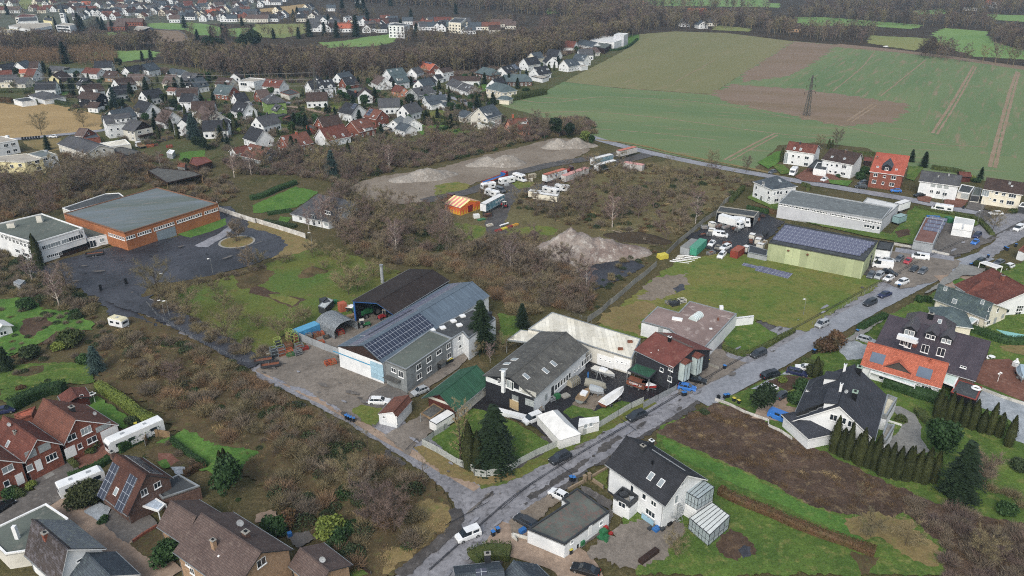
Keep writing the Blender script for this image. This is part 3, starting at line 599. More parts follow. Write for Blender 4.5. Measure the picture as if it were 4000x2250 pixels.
 def do(s,t,x,y,w,h,kind='gable',m=None,wall=None,win=1,wst='dark',rf=None):
  pen,p,side,an=s.plane(t,x,y);d=h/math.tan(an)if an>.05 else 2;wall=wall or s.wallo.data.materials[0];rf=rf or s.roofm
  b=B();hw=w/2;rh=hw*.7 if kind=='gable' else.25
  dd=(h+rh)/math.tan(an)
  b.po([(-hw,0,-.2),(hw,0,-.2),(hw,0,h),(-hw,0,h)],0)
  b.po([(hw,0,-.2),(hw,d,h),(hw,0,h)],0);b.po([(-hw,0,-.2),(-hw,0,h),(-hw,d,h)],0)
  q=.25
  if kind=='gable':
   b.po([(-hw,0,h),(hw,0,h),(0,0,h+rh)],0)
   for sx in(1,-1):
    for dz in(.12,0):
     pp=[(0,-q,h+rh+dz),(0,dd,h+rh+dz),(sx*(hw+q),d-.1,h-q*.7+dz),(sx*(hw+q),-q,h-q*.7+dz)];b.po(pp if(sx<0)==(dz==0)else pp[::-1],1)
    pp=[(0,-q,h+rh+.12),(sx*(hw+q),-q,h-q*.7+.12),(sx*(hw+q),-q,h-q*.7),(0,-q,h+rh)];b.po(pp if sx<0 else pp[::-1],2)
  else:
   a2=an*.35;dd=h/(math.tan(an)-math.tan(a2))if math.tan(an)>math.tan(a2)else 3;zt=h+dd*math.tan(a2)
   b.po([(hw,d*.98,h),(hw,dd,zt),(hw,0,h)],0);b.po([(-hw,d*.98,h),(-hw,0,h),(-hw,dd,zt)],0)
   b.po([(-hw-q,-q,h+.12),(hw+q,-q,h+.12),(hw+q,dd,zt+.12),(-hw-q,dd,zt+.12)],1)
   b.po([(-hw-q,-q,h),(hw+q,-q,h),(hw+q,-q,h+.12),(-hw-q,-q,h+.12)],2)
   for sx in(1,-1):
    pp=[(sx*(hw+q),-q,h),(sx*(hw+q),dd,zt),(sx*(hw+q),dd,zt+.12),(sx*(hw+q),-q,h+.12)];b.po(pp if sx>0 else pp[::-1],2)
  o=b.ob('dormer',[wall,rf,DG],s.o,tuple(p),0 if side<0 else math.pi)
  for i in range(win):
   ww=min(1.3,(w-.3)/win-.15);a,pn=winmesh(ww,h-.35 if h<1.9 else 1.5,wst,False);add('window',a,o,((i-(win-1)/2)*(w-.2)/win,-.004,.15 if h<1.9 else h-1.65))
  return s
def dish(par,p,r,rz):
 b=B();n=12
 b.tu((0,0,0),(0,0,.7),.03,n=4,m=1)
 for i in range(n):
  a0,a1=TAU*i/n,TAU*(i+1)/n;c=(0,-.12,.8)
  b.po([c,(r*math.cos(a0),-.28+.25*math.sin(a0)*r,.8+r*math.sin(a0)),(r*math.cos(a1),-.28+.25*math.sin(a1)*r,.8+r*math.sin(a1))],0)
 b.tu((0,-.12,.5),(0,-.6,.8),.02,n=3,m=1)
 b.ob('satellite_dish',[LG,DG],par,tuple(p),-rz)
class FB(Bld):
 def __init__(s,name,label,pts,h,wall=WH,roof=FG,par=.25,rim=None,cat=None,group=None,z0=0,open_=None,over=0,slope=None):
  P=[G(*p,h)for p in pts];
  if sum(P[i-1].x*P[i].y-P[i].x*P[i-1].y for i in range(len(P)))<0:P=P[::-1]
  c=sum(P,V3())/len(P);c.z=0
  s.o=em(name,(c.x,c.y,0),0,label=label,cat=cat,group=group);s.mw=Matrix.Translation(c);s.mi=s.mw.inverted();s.top=h;s.dist=c.length;s.rz=0;s.h=h
  Q=[(p.x-c.x,p.y-c.y)for p in P];s.Q=Q;n=len(Q);s.walls=[(Q[i],Q[(i+1)%n])for i in range(n)]
  W_=s.inset(over)if over else Q
  b=B()
  if open_ is None:b.prism(W_,z0,h-.02,0);b.ob('wall',wall,s.o)
  else:
   for i in range(n):
    a,c_=W_[i],W_[(i+1)%n]
    if i in open_:continue
    b.po([(a[0],a[1],0),(c_[0],c_[1],0),(c_[0],c_[1],h-.02),(a[0],a[1],h-.02)],0)
   for a in W_:b.tu((a[0],a[1],0),(a[0],a[1],h),.12,n=5,m=0)
   b.ob('wall',wall,s.o)
  b=B();I=s.inset(.3)
  for i in range(n):
   a,c_,ci,ai=Q[i],Q[(i+1)%n],I[(i+1)%n],I[i]
   b.po([(a[0],a[1],h+par),(c_[0],c_[1],h+par),(ci[0],ci[1],h+par),(ai[0],ai[1],h+par)],1)
   b.po([(a[0],a[1],h-.25),(c_[0],c_[1],h-.25),(c_[0],c_[1],h+par),(a[0],a[1],h+par)],1)
   b.po([(ci[0],ci[1],h),(ai[0],ai[1],h),(ai[0],ai[1],h+par),(ci[0],ci[1],h+par)],1)
  b.po([(q[0],q[1],h)for q in I],0);b.po([(q[0],q[1],h-.25)for q in Q[::-1]],1)
  s.roof=b.ob('roof',[roof,rim or wall],s.o)
 def inset(s,d):
  Q=s.Q;n=len(Q);out=[]
  for i in range(n):
   a,b_,c=V3(Q[i-1]),V3(Q[i]),V3(Q[(i+1)%n]);u=(b_-a).normalized();v=(c-b_).normalized()
   n1=V3((-u.y,u.x));n2=V3((-v.y,v.x));k=n1+n2;k/=max(.3,k.dot(n1));out.append((b_.x+k.x*d,b_.y+k.y*d))
  return out
 def rb(s,t,x,y,w,l,hh,m,name='roof_vent',rz=0,top=None):
  p=s.local(G(t,x,y,s.h));b=B();b.box(-w/2,w/2,-l/2,l/2,0,hh,0,1 if top else None);b.ob(name,[m,top]if top else m,s.o,tuple(p),rz);return s
 def rw(s,t,x0,y0,x1,y1,n,w,h,st='dark',gaps=(),big=False):
  for i in range(n):
   if i in gaps:continue
   k=(i+.5)/n;s.win(t,(x0+(x1-x0)*k,y0+(y1-y0)*k,w,h),st=st,big=big)
  return s
def rzof(t,x0,y0,x1,y1,z=0):
 a=G(t,x0,y0,z);b_=G(t,x1,y1,z);return math.atan2(b_.y-a.y,b_.x-a.x)
 # ---- foreground, lower left
H=HB('brick_house','large red brick house with white garage door, end of the stepped row',('c0',570,270),('c0',325,108),8.6,he=4.6,he2=3.2,EL=('c0',445,437),ER=('c0',900,312),roof=R_RBRN,wall=BRK,group='stepped brick row houses')
H.win('c0',(540,402,1.7,1.3),(693,420,1.9,1.3)).win('c0',(602,468,.9,1.2)).win('c0',(650,350,2.,1.5),st='pale').wb('c0',830,375,3.4,2.6,.06,FRM,'garage_door');H.wb('c0',532,513,2.,2.3,.08,FRM,'front_door')
H.chy('c0',548,205,1,1.,DG).dish('c0',727,240);H.win('c0',(780,325,3.,1.2),st='shut')
H=HB('brick_house','red brick house with front door, ramp and dark wheelie bins, middle of the stepped row',('c0',280,418),('c0',22,240),8.4,he=5.,EL=('c0',160,575),ER=('c0',445,437),roof=R_RED,wall=BRK,group='stepped brick row houses')
H.win('c0',(335,478,2.1,1.6),(232,528,1.9,1.6),st='shut').win('c0',(388,552,2.,1.4)).win('c0',(224,632,1.1,1.3),st='pale').wb('c0',292,612,1.1,2.3,.08,FRM,'front_door')
H.dish('c0',82,325).chy('c0',115,375,.5,.6,CONC).sky('c0',(60,452))
H=HB('brick_house','red brick house cut by the photo edge, lowest unit of the stepped row',('c0',-30,570),('c0',-290,395),8.2,he=4.8,EL=('c0',-140,720),ER=('c0',162,575),roof=R_RBRN,wall=BRK,group='stepped brick row houses')
H.win('c0',(58,640,1.9,1.3),st='pale').win('c0',(50,752,1.,1.3)).wb('c0',150,716,1.3,2.3,.08,FRM,'front_door')
FB('garden_lean_to','low lean-to with bright orange tiles behind the brick row',[('c0',105,235),('c0',270,172),('c0',240,240),('c0',160,262)],3,wall=BRK,roof=R_ORG,cat='lean-to')
H=HB('brick_house','brick house with steep brown roof carrying two solar arrays beside the motorhome',('c0',1105,688),('c0',873,527),8.4,he=2.7,he2=4.9,EL=('c0',958,992),ER=('c0',1340,733),roof=M('weathered brown tiles','#57392f','#452c26','#6e4a3a',kind='tile'),wall=BRKD,wst='dark')
H.win('c0',(1087,817,1.2,1.3),(1187,762,1.3,1.2)).pv('c0',788,712,2.4,6.3).pv('c0',952,825,2.4,6.3).sky('c0',(877,812),w=1,h=1.4).pv('c0',1010,560,6.5,2.2).chy('c0',850,540,.8,.8,BRKD)
H.ritem('c0',1025,572,8.5,2.6,PV,'solar_array',.1,LG)
FB('flat_annex','low annex with flat dark green roof joined to the solar brick house',[('c0',1225,870),('c0',1510,775),('c0',1350,685),('c0',1150,790)],2.8,wall=BRKD,roof=FD,rim=SL)
FB('glazed_canopy','glazed entrance canopy on white frame at the gable of the solar brick house',[('c0',1042,912),('c0',1195,962),('c0',1250,905),('c0',1160,848)],2.6,wall=FRM,roof=M('canopy glazing','#aebccb',kind='slab',mc=1.6),rim=FRM,par=.06,open_=(0,1,2,3))
H=HB('grey_roofed_house','large house with mossy dark west slope and pale grey east slope beside the paved lane',('c0',510,1250),('c0',240,1020),9,he=3.6,he2=5.2,EL=('c0',380,1470),ER=('c0',802,1246),roof=M('mossy brown grey tiles','#4b4442','#3b3534','#67646a',kind='tile',t3=.5),wall=WH)
H.chy('c0',345,1150,.9,.7,BRK);H.win('c0',(600,1330,.9,.5))
H.ritem('c0',520,1115,11.4,5.6,R_PBLU,'lighter_roof_slope',.05,R_PBLU)
HB('slate_roofed_extension','slate blue roof extension in front of the white gable at the photo bottom',('c0',830,1449),('c0',645,1268),6.3,he=3.4,w=8,roof=RS_,wall=WH)
A=FB('flat_roofed_garage','wide garage block with flat grey green roof and white rim beside the courtyard',[('c0',-120,1130),('c0',350,907),('c0',520,1020),('c0',300,1250),('c0',40,1290)],3.,wall=WH2,roof=FG,rim=FRM)
A.rb('c0',135,1165,.6,.6,2.6,WH,'chimney')
H=HB('brown_roofed_garage','smaller mauve brown roof between the solar brick house and the tan house',('c0',1482,1002),('c0',1285,880),6.6,he=3.4,EL=('c0',1312,1162),ER=('c0',1640,955),roof=R_MAUV,wall=BRKT)
H=HB('tan_house','big tan brick house with mauve brown tiled roof, two chimneys and white satellite dish',('c1',40,1272),('c0',1515,975),9.6,he=6.,EL=('c0',1320,1278),ER=('c1',285,1252),roof=R_MAUV,wall=BRKT)
H.win('c1',(40,1345,1.6,1.4)).win('c0',(1415,1350,1.2,1.3),(1450,1410,1.2,1.3)).chy('c0',1618,1235,.75,1.5,BRKT).chy('c0',1860,1150,1.,.9,BRKD).dish('c0',1822,1070,.6).sky('c0',(1650,1300),w=.3,h=.3)
H=HB('tan_garage','low tan garage with mauve brown roof and grey dish joined to the tan house',('c1',552,1412),('c1',330,1235),5.4,he=3.4,EL=('c1',395,1500),ER=('c1',692,1337),roof=R_MAUV,wall=BRKT)
H.dish('c1',508,1345,.5)
HB('slate_roofed_house','slate roofed house with a square chimney cut off by the photo bottom',('c2',-60,1400),('c1',1500,1440),7.2,he=3.4,w=11,roof=RS_,wall=WH2).chy('c1',1748,1345,.9,1.8,DG,CONC).pv('c1',1700,1420,1.6,1.)
HB('slate_roofed_house','second slate roof with skylights right of the square chimney at the bottom',('c2',150,1470),('c2',10,1330),6.4,he=3,w=9,roof=RS_,wall=WH2)
H=HB('garden_shed','dark red garden shed with shallow gabled roof behind the brick row',('c0',578,100),('c0',530,25),3.4,he=2.4,w=5.4,roof=R_RED,wall=WOODR,off=0);H.win('c0',(615,90,.8,.7),(690,70,.7,.7))
H=HB('white_garden_house','small white summer house with double windows on the left lawn',('b0',20,1005),('b0',-60,960),3.4,he=2.3,w=4.6,roof=TARP,wall=WH,cat='shed');H.win('b0',(12,1068,.7,1),(38,1062,.7,1))
FB('metal_shed','pale metal garden shed with pitched lid among dead leaves',[('b0',98,680),('b0',150,705),('b0',190,668),('b0',140,658)],2.1,wall=LG,roof=SL,par=.05)
# ---- centre bottom: white house and its garage
H=HB('white_house','tall white house with black tiled roof, balcony and two stacked conservatories',('c2',1325,690),('c2',860,390),10.,he=6.,he2=6.,EL=('c2',1155,925),ER=('c2',1450,706),roof=R_DARK,wall=WH,ov=.7,base=DG)
H.win('c2',(1045,975,2.1,1.2)).win('c2',(998,850,.9,1.2),(1070,902,1.2,1.),(906,800,.8,2.)).win('c2',(1240,870,.9,1.8),(1285,750,.9,1.),st='pale')
H.sky('c2',(1048,697),(1125,748),w=1,h=1.5).chy('c2',985,510,.8,1.3,DG).chy('c2',1050,470,.8,1.3,DG,WH).chy('c2',1060,605,.3,.5,BLK,BLK);H.pv('c2',1180,575,7.5,.35,LG,'snow_guard')
bay=FB('balcony_bay','white two window bay under a dark railed balcony on the white house',[('c2',765,862),('c2',888,930),('c2',958,868),('c2',830,800)],3.1,wall=WH,roof=CONC,rim=DG,par=.85)
bay.win('c2',(818,905,.8,1.1),(843,918,.8,1.1)).rb('c2',840,848,1.5,1.1,.7,DG,'balcony_table',.4).rb('c2',905,880,.8,.8,.6,LG,'balcony_chair')
def conserv(name,label,pts,hl,hh,z0,wallm,n=5):
 P=[G(*p,hl)for p in pts];c=sum(P,V3())/4;c.z=0;o=em(name,tuple(c),0,label=label,cat='conservatory')
 q=[(p-c)for p in P];b=B();hs=(hl,hl,hh,hh)
 for i in range(4):
  a,d=q[i],q[(i+1)%4];k=n if i%2==0 else 4
  for j in range(k+1):
   t=j/k;x=a.x+(d.x-a.x)*t;y=a.y+(d.y-a.y)*t;h=hs[i]+(hs[(i+1)%4]-hs[i])*t;b.tu((x,y,z0),(x,y,h),.05,n=4)
  for zz in(z0+.05,z0+.95):b.tu((a.x,a.y,zz),(d.x,d.y,zz),.04,n=4)
  b.tu((a.x,a.y,hs[i]),(d.x,d.y,hs[(i+1)%4]),.07,n=4)
 for j in range(n+1):
  t=j/n;a=q[0].lerp(q[1],t);d=q[3].lerp(q[2],t);b.tu((a.x,a.y,hl+.03),(d.x,d.y,hh+.03),.05,n=4)
 b.ob('frame',DG,o);b=B()
 for i in range(4):a,d=q[i],q[(i+1)%4];b.po([(a.x,a.y,z0),(d.x,d.y,z0),(d.x,d.y,hs[(i+1)%4]),(a.x,a.y,hs[i])])
 b.ob('glazing',CGL,o);b=B();b.po([(q[0].x,q[0].y,hl),(q[1].x,q[1].y,hl),(q[2].x,q[2].y,hh),(q[3].x,q[3].y,hh)]);b.ob('glass_roof',wallm,o)
 b=B();b.prism([(v.x,v.y)for v in q],0,z0,0);b.ob('base_wall',WH,o);return o
conserv('conservatory','upper glass conservatory on a white base against the gable of the white house',[('c2',1290,800),('c2',1405,868),('c2',1525,795),('c2',1400,712)],5.4,5.9,3.,CGL)
conserv('conservatory','lower conservatory with milky glass roof and black frame on the lawn terrace',[('c2',1340,1012),('c2',1492,1140),('c2',1643,1012),('c2',1510,912)],2.7,3.2,.35,M('milky roof glazing','#c3c9c8',rough=.25),6)
g=FB('white_garage','long white garage with patched flat roof and dark fascia below the street',[('c2',118,1100),('c2',398,1215),('c2',735,970),('c2',492,790),('c2',376,870),('c2',418,902)],3.,wall=WH,roof=M('patched felt roof','#5f655f','#4c504c','#6b5852',t3=.5),rim=DG)
g.win('c2',(672,1050,.9,.8),st='pale').win('c2',(452,1190,.7,.7),st='pale').wb('c2',590,1105,.9,2,.05,FRM,'door')
# ---- boat yard block
H=HB('workshop_hall','long workshop with dark corrugated roof, white side wall and dark gable with terrace',('d',945,540),('d',1478,110),8.2,he=6.3,he2=5.2,EL=('d',705,515),ER=('d',1205,710),roof=CORR,wall=WH,gab=DW,cat='workshop',ov=.4)
b=B();b.box(H.xw,H.xw+.05,H.y0-.05,H.y1+.05,0,min(H.hp,H.hm)-.3);b.ob('gable_cladding',DW,H.o)
H.win('d',(845,575,.6,1.2),(1045,640,.6,1.2)).win('d',(940,605,1.3,2),st='pale').win('d',(965,620,.9,2)).sky('d',(990,372),(886,470),(918,412),(1282,480),(1358,412),(1100,532),w=1.1,h=1.6)
for x,y in((1380,635),(1405,612),(1432,590),(1460,567),(1485,545),(1508,522),(1630,410),(1655,388),(1680,366),(1705,345)):H.win('d',(x,y,1.,1.5))
for x,y in((1556,482),(1577,462),(1598,442)):H.win('d',(x,y,.5,.7))
H.win('d',(1133,780,2.2,1.6),(1287,728,1.,1.5),st='shut').wb('d',1348,668,1.1,2.3,.05,DG,'door');H.wb('d',893,575,.7,5.2,.7,WH,'outside_chimney')
H.sign('d',1115,680,'WERFT',.5,DG,4.2,1.1,M('weathered sign board','#b9bab4','#9c9d98','#a7a396'))
t=FB('terrace_deck','raised terrace with steel railing on storage cells at the dark gable',[('d',840,680),('d',1025,760),('d',1085,710),('d',900,640)],3.,wall=WH2,roof=FD,rim=SL,par=.9,cat='terrace');t.rb('d',930,650,.7,.7,.7,WOOD,'planter').rb('d',1050,700,.5,.5,.7,REDP,'planter')
t.win('d',(885,770,2.4,2.),st='shut').wb('d',985,800,2.5,2.1,.05,M('two tone board','#b09a72'),'panel_door')
t=FB('flat_workshop','long low workshop with ribbed cream sheet roof and white sectional doors',[('b2',302,908),('b2',972,1110),('b2',905,1262),('b2',598,1167),('b2',405,1090),('b2',122,1035)],4.4,wall=WH2,roof=CORRC,rim=SL,par=.12)
for x,y,w in((705,1282,4.4),(830,1300,4.2)):
 o=t.wb('b2',x,y,w,3.2,.08,FRM,'sectional_door')
 for i in range(3):a,p_=winmesh(.6,.45,'black',False);add('window',a,o,((i-1)*1.2,-.085,.3))
t.rb('b2',890,1135,1.2,.6,.5,RU,'roof_fan').rb('b2',818,1190,1.2,.6,.5,RU,'roof_fan')
FB('open_lean_to','cream sheet lean-to roof on posts left of the long cream workshop',[('b2',65,1040),('b2',210,1060),('b2',130,1140),('b2',-40,1118)],3.6,wall=SL,roof=CORRC,rim=SL,par=.08,open_=(0,1,2,3),cat='lean-to')
H=HB('black_house','black rendered building with rusty red west slope, grey east slope and two glass porches',('b2',1372,1188),('b2',1080,1056),8.2,he=6.1,he2=5.2,EL=('b2',1157,1307),ER=('b2',1462,1170),roof=M('faded red felt','#6f3f38','#5d332d','#7f564b'),wall=M('black render','#2e2f36'),oe=.3)
H.ritem('b2',1210,1108,9.6,2.2,M('brown grey felt','#69615a','#59524c','#7a5a4f'),'felt_slope',.04,DG).chy('b2',1188,1128,.7,1.2,BLK,WH).sky('b2',(1105,1195),(1050,1215),w=.2,h=.2)
H.win('b2',(1130,1340,1.,1.),(1200,1332,1.2,1.2),(1192,1410,1.1,1.3)).win('b2',(1300,1400,2.2,1.6)).wb('b2',1122,1425,1.1,2.1,.05,DG,'door')
for x,y in((1282,1335),(1375,1290)):
 o=H.wb('b2',x,y,2.2,4.6,1.5,FRP,'glass_porch');bb=B();bb.po([(-1.4,-1.8,2.3),(1.4,-1.8,2.3),(0,-1.8,3.1)]);bb.po([(-1.4,-1.8,2.3),(0,-1.8,3.1),(0,.3,3.1),(-1.4,.3,2.3)]);bb.po([(1.4,-1.8,2.3),(1.4,.3,2.3),(0,.3,3.1),(0,-1.8,3.1)]);bb.ob('porch_roof',R_RED,o)
 for q in(-1.1,0,1.1):bb=B();bb.tu((q,-1.53,-2.3),(q,-1.53,2.3),.05,n=4);bb.ob('porch_post',DG,o)
FB('side_canopy','dark green sheet canopy on the side of the black building above a red trailer',[('b2',872,1345),('b2',1035,1410),('b2',1105,1345),('b2',935,1290)],3.4,wall=SL,roof=CORRG,rim=DG,par=.06,open_=(0,1,2,3))
t=FB('pink_roofed_building','white flat building with weathered pinkish roof, skylight vault and notched corner',[('b2',978,980),('b2',1180,1035),('b2',1240,1080),('b2',1455,1180),('b2',1697,920),('b2',1340,825),('b2',1258,910),('b2',1098,866)],4.2,wall=WH,roof=FLATP,rim=SL,par=.15)
t.rb('b2',1578,885,.9,.9,1.,WH,'roof_hatch').rb('b2',1247,965,1.1,2.6,.5,FRM,'roof_light',1.2).rb('b2',1555,968,.4,.4,.7,RU,'roof_vent').rb('b2',1500,1035,.7,.5,.25,FRM,'roof_vent').win('b2',(1120,1050,1.2,2),st='shut')
p=t.local(G('b2',1390,950,4.2));bb=B();n=10;rz=rzof('b2',1345,975,1430,915,4.2)
for i in range(n):
 a0,a1=math.pi*i/n,math.pi*(i+1)/n;bb.po([(-1.9,-1.1*math.cos(a0),1.1*math.sin(a0)),(-1.9,-1.1*math.cos(a1),1.1*math.sin(a1)),(1.9,-1.1*math.cos(a1),1.1*math.sin(a1)),(1.9,-1.1*math.cos(a0),1.1*math.sin(a0))][::-1],0)
for sx in(-1.9,1.9):bb.po([(sx,-1.1*math.cos(math.pi*i/n),1.1*math.sin(math.pi*i/n))for i in range(n+1)],0)
bb.ob('vaulted_skylight',FRP,t.o,tuple(p),rz)
bb=B()
for k in range(6):
 x=-1.9+k*.76;bb.path([(x,-1.13*math.cos(math.pi*i/n),1.13*math.sin(math.pi*i/n))for i in range(n+1)],.05,4)
bb.ob('skylight_ribs',FRM,t.o,tuple(p),rz)
t=FB('white_screen_wall','free standing white panel wall at the corner of the pink roofed building',[('b2',1690,945),('b2',1825,930),('b2',1827,938),('b2',1692,953)],2.6,wall=WH,roof=WH,par=.02)
# ---- machine works
H=HB('machine_works','long blue grey metal hall covered with solar panels and white gable wall',('b1',806,1158),('b1',1634,675),8.6,he=5.8,he2=5.8,EL=('b1',635,1152),ER=('b1',972,1278),roof=CORRB,wall=WH,gab=WD,cat='factory hall',ov=.15,oe=.15)
H.pv('b1',900,1060,22,2.9,PVP).pv('b1',1330,795,36,3.1,PVP).pv('b1',1065,1098,19.5,5.,PV)
H.wb('b1',915,1352,3.9,4.3,.08,M('pale blue door','#9fc3d6',kind='board'),'sliding_door');H.wb('b1',745,1262,14,.3,.02,M('blue stripe','#3f8fb5'),'stripe')
t=FB('office_wing','two storey office wing with grey shingle walls and flat green grey roof',[('b1',975,1280),('b1',1132,1345),('b1',1480,1110),('b1',1310,1045)],6.,wall=SHING,roof=FG,rim=SL,par=.2,cat='office building')
t.win('b1',(1040,1345,1.5,1.1),(1095,1375,1.5,1.6),(1228,1318,1.7,1.4),(1232,1390,1.7,1.4),(1305,1262,1.7,1.4),(1307,1335,1.7,1.4),(1380,1208,1.9,1.1),(1453,1160,1.6,1.4),(1457,1235,1.6,1.4))
t.wb('b1',1382,1310,1.3,2.2,.05,DG,'front_door');t.wb('b1',1388,1275,2.2,.12,1.4,CORR,'door_canopy');t.wb('b1',1045,1400,4.2,.15,1.6,CORR,'door_canopy')
t=FB('office_wing','white rear part of the office wing with dark flat roof and five roof domes',[('b1',1310,1045),('b1',1480,1110),('b1',1560,1060),('b1',1605,1110),('b1',1808,960),('b1',1800,950),('b1',1640,888),('b1',1480,960)],5.8,wall=WH,roof=FD,rim=SL,par=.2,cat='office building')
for x,y in((1410,1028),(1490,978),(1560,940),(1535,1008),(1330,1045)):t.rb('b1',x,y,1.3,1.3,.35,FRM,'roof_dome',.5)
t.win('b1',(1535,1105,1.,1.1),(1540,1165,1.,.9)).wb('b1',1500,1215,.9,2,.05,FRM,'door');t.rb('b1',1765,950,1.2,1.2,1.5,DG,'roof_unit')
H=HB('open_shed_hall','black felt roofed open hall with blue steel frame sheltering farm machines',('b1',905,832),('b1',1335,585),8.2,he=6.6,he2=6.2,EL=('b1',745,808),ER=('b1',1065,908),roof=ROOFB,wall=DG,cat='machine shed',ov=.3,oe=.2)
H.wallo.hide_render=False
me=H.wallo.data;me.clear_geometry();bb=B();x,y0,y1=H.xw,H.y0,H.y1
for p in([(-x,y1,0),(-x,y0,0),(-x,y0,H.zt(y0)),(-x,0,H.zt(0.01)),(-x,y1,H.zt(y1))],[(x,y1,0),(-x,y1,0),(-x,y1,H.zt(y1)),(x,y1,H.zt(y1))],[(-x,y0,0),(x,y0,0),(x,y0,H.zt(y0)),(-x,y0,H.zt(y0))]):bb.po(p);bb.po(p[::-1])
H.wallo.data=bb.me_('wall',[DG]);bb=B()
for y in(y0+.1,y1-.1):bb.box(x-.3,x,y-.2,y+.2,0,H.zt(y))
for sg,(ya,yb)in((1,(0,y1)),(-1,(y0,0))):bb.tu((x-.1,ya,H.zt(ya)-.2),(x-.1,yb,H.zt(yb)-.2),.22,n=4)
bb.ob('steel_frame',M('cobalt steel','#2a5c9e'),H.o)
H=HB('green_roofed_barn','red brown timber barn under a green sheet roof next to the office wing',('d',280,700),('d',635,425),6.3,he=3.7,he2=3.4,EL=('d',130,725),ER=('d',415,875),roof=CORRG,wall=WH2,gab=WOODR,ov=1.4,oe=.7)
b=B();b.box(H.xw,H.xw+.05,H.y0,H.y1,1.,3.2);b.ob('timber_front',WOODR,H.o)
H=HB('small_garage','white single garage with red tiled gable roof beside the driveway',('c1',1032,212),('c1',1150,82),4.,he=2.7,EL=('c1',950,195),ER=('c1',1068,250),roof=R_RBRN,wall=WH,ov=.1,oe=.1);H.wb('c1',1025,268,2.5,2.1,.05,FRM,'garage_door');H.win('c1',(966,250,.5,.6))
t=FB('carport','low carport with corrugated dark roof attached to the green roofed barn',[('c1',1240,220),('c1',1320,265),('c1',1420,190),('c1',1340,145)],2.4,wall=SL,roof=CORR,rim=WOOD,par=.05,open_=(0,1,2,3))
# ---- left works
t=FB('office_block','white two storey office with flat mossy roof, dark lettering and house number',[('b0',262,390),('b0',630,278),('b0',318,168),('b0',-60,255),('b0',-130,275)],7.,wall=WH,roof=FG,rim=FRM,par=.35,cat='office building')
t.rw('q',10,455,600,680,8,1.3,1.3).win('q',(850,680,1.2,1.3)).win('q',(1535,468,2.4,1.4),(1400,510,2.4,1.4)).win('q',(955,650,2.4,1.4),(1098,605,2.4,1.4),(1262,555,2.4,1.4),st='pale')
t.rw('q',905,860,1200,780,4,1.2,1.).win('q',(345,745,2.4,1.2),(510,820,3.6,1.2));t.wb('q',1460,710,9.2,1.6,.05,BLK,'window_band');t.wb('q',1440,790,9.2,2.2,.08,WD,'timber_infill')
t.rb('b0',90,265,2.2,1.8,1.5,WH2,'chimney',.3,CONC).rb('b0',305,225,1.6,1.6,2.2,WH2,'chimney',.3,CONC)
t.sign('q',1560,390,'50',1.3,DG).sign('q',340,535,'ILMENIU VERPACKUNGEN GMBH',.95,DG)
t=FB('link_building','low white link with glazed entrance between the office and the brick hall',[('b0',655,352),('b0',812,322),('b0',640,250),('b0',600,268)],3.4,wall=WH,roof=FG,rim=FRM,par=.1);t.win('q',(1775,620,2.8,2.4)).win('q',(1972,535,1.4,1.4),st='pale').wb('q',1862,600,.4,.5,.06,DG,'letter_box')
t=FB('brick_hall','huge orange brick factory hall with window band and patchy blue grey flat roof',[('b0',940,312),('b0',1645,90),('a0',1185,1417),('b0',482,165)],6.2,wall=BRKO,roof=FLATB,rim=M('brown fascia','#7d5a45'),par=.3)
t.rw('b0',950,352,1645,127,40,.75,1.1,gaps=(4,11,21,33));t.rw('q',2095,415,2420,520,9,.75,1.1)
t.wb('b0',1258,320,7.,4.,.1,M('grey blue roll door','#8897a0','#7c8b94','#97a5ab',kind='board'),'roller_door')
FB('rear_lean_building','narrow rear building with white fascia and mossy flat roof behind the brick hall',[('b0',470,125),('b0',530,150),('b0',940,40),('b0',900,10),('b0',800,15)],4,wall=WH2,roof=FD,rim=FRM,cat='outbuilding')
H=HB('bungalow','low bungalow with wide dark slate roof and white front behind the birches',('b1',755,75),('b1',465,15),6.,he=2.7,EL=('b1',370,190),w=17,roof=R_GREY,wall=WH)
H.chy('b1',505,90,.9,.8,DG).win('b1',(540,155,2.6,1.2),(640,130,2.2,1.2),(430,190,1.5,1.8)).autow(5)
# ---- right industrial
t=FB('green_hall','pale green clad hall whose grey flat roof is covered with solar panels',[('b3',5,385),('b3',727,522),('b3',830,372),('b3',130,242)],6.,wall=M('pale green cladding','#a8b189','#9ca67f','#8cab80',kind='corr',ts=(2.2,1),mc=.85,t3=.62),roof=FD,rim=DG,par=.3)
rz=rzof('b3',40,375,700,500,6);
for j in range(11):
 x0,y0,x1,y1=75+(j)*56.,372+j*10.6,175+j*58.6,262+j*11.6
 for k in range(5):
  q=(k+.5)/5;p=t.local(G('b3',x0+(x1-x0)*q,y0+(y1-y0)*q,6.));bb=B();bb.po([(-1.95,-1.15,.15),(1.95,-1.15,.15),(1.95,1.15,.45),(-1.95,1.15,.45)],0);bb.po([(-1.95,1.15,.02),(-1.95,1.15,.45),(1.95,1.15,.45),(1.95,1.15,.02)],1);bb.ob('solar_panel',[PVP,SL],t.o,tuple(p),rz)
t.win('o',(560,930,2.4,4.),st='black');t.wb('b3',300,470,.6,.4,.5,RU,'wall_vent');t.wb('b3',155,440,.6,.4,.5,RU,'wall_vent')
FB('flat_annex','white annex with black flat roof beside the green hall car park',[('b3',812,430),('b3',925,445),('b3',950,388),('b3',840,370)],3.6,wall=WH,roof=FD,rim=BLK)
t=FB('grey_hall','long low white grey hall with a continuous window band and patched roof',[('b3',78,90),('b3',862,212),('b3',935,120),('b3',180,-10)],5.2,wall=M('white grey panel wall','#b9bcc2'),roof=M('patched grey roof','#666c6e','#585d5f','#8a9596',t3=.55),rim=LG,par=.35)
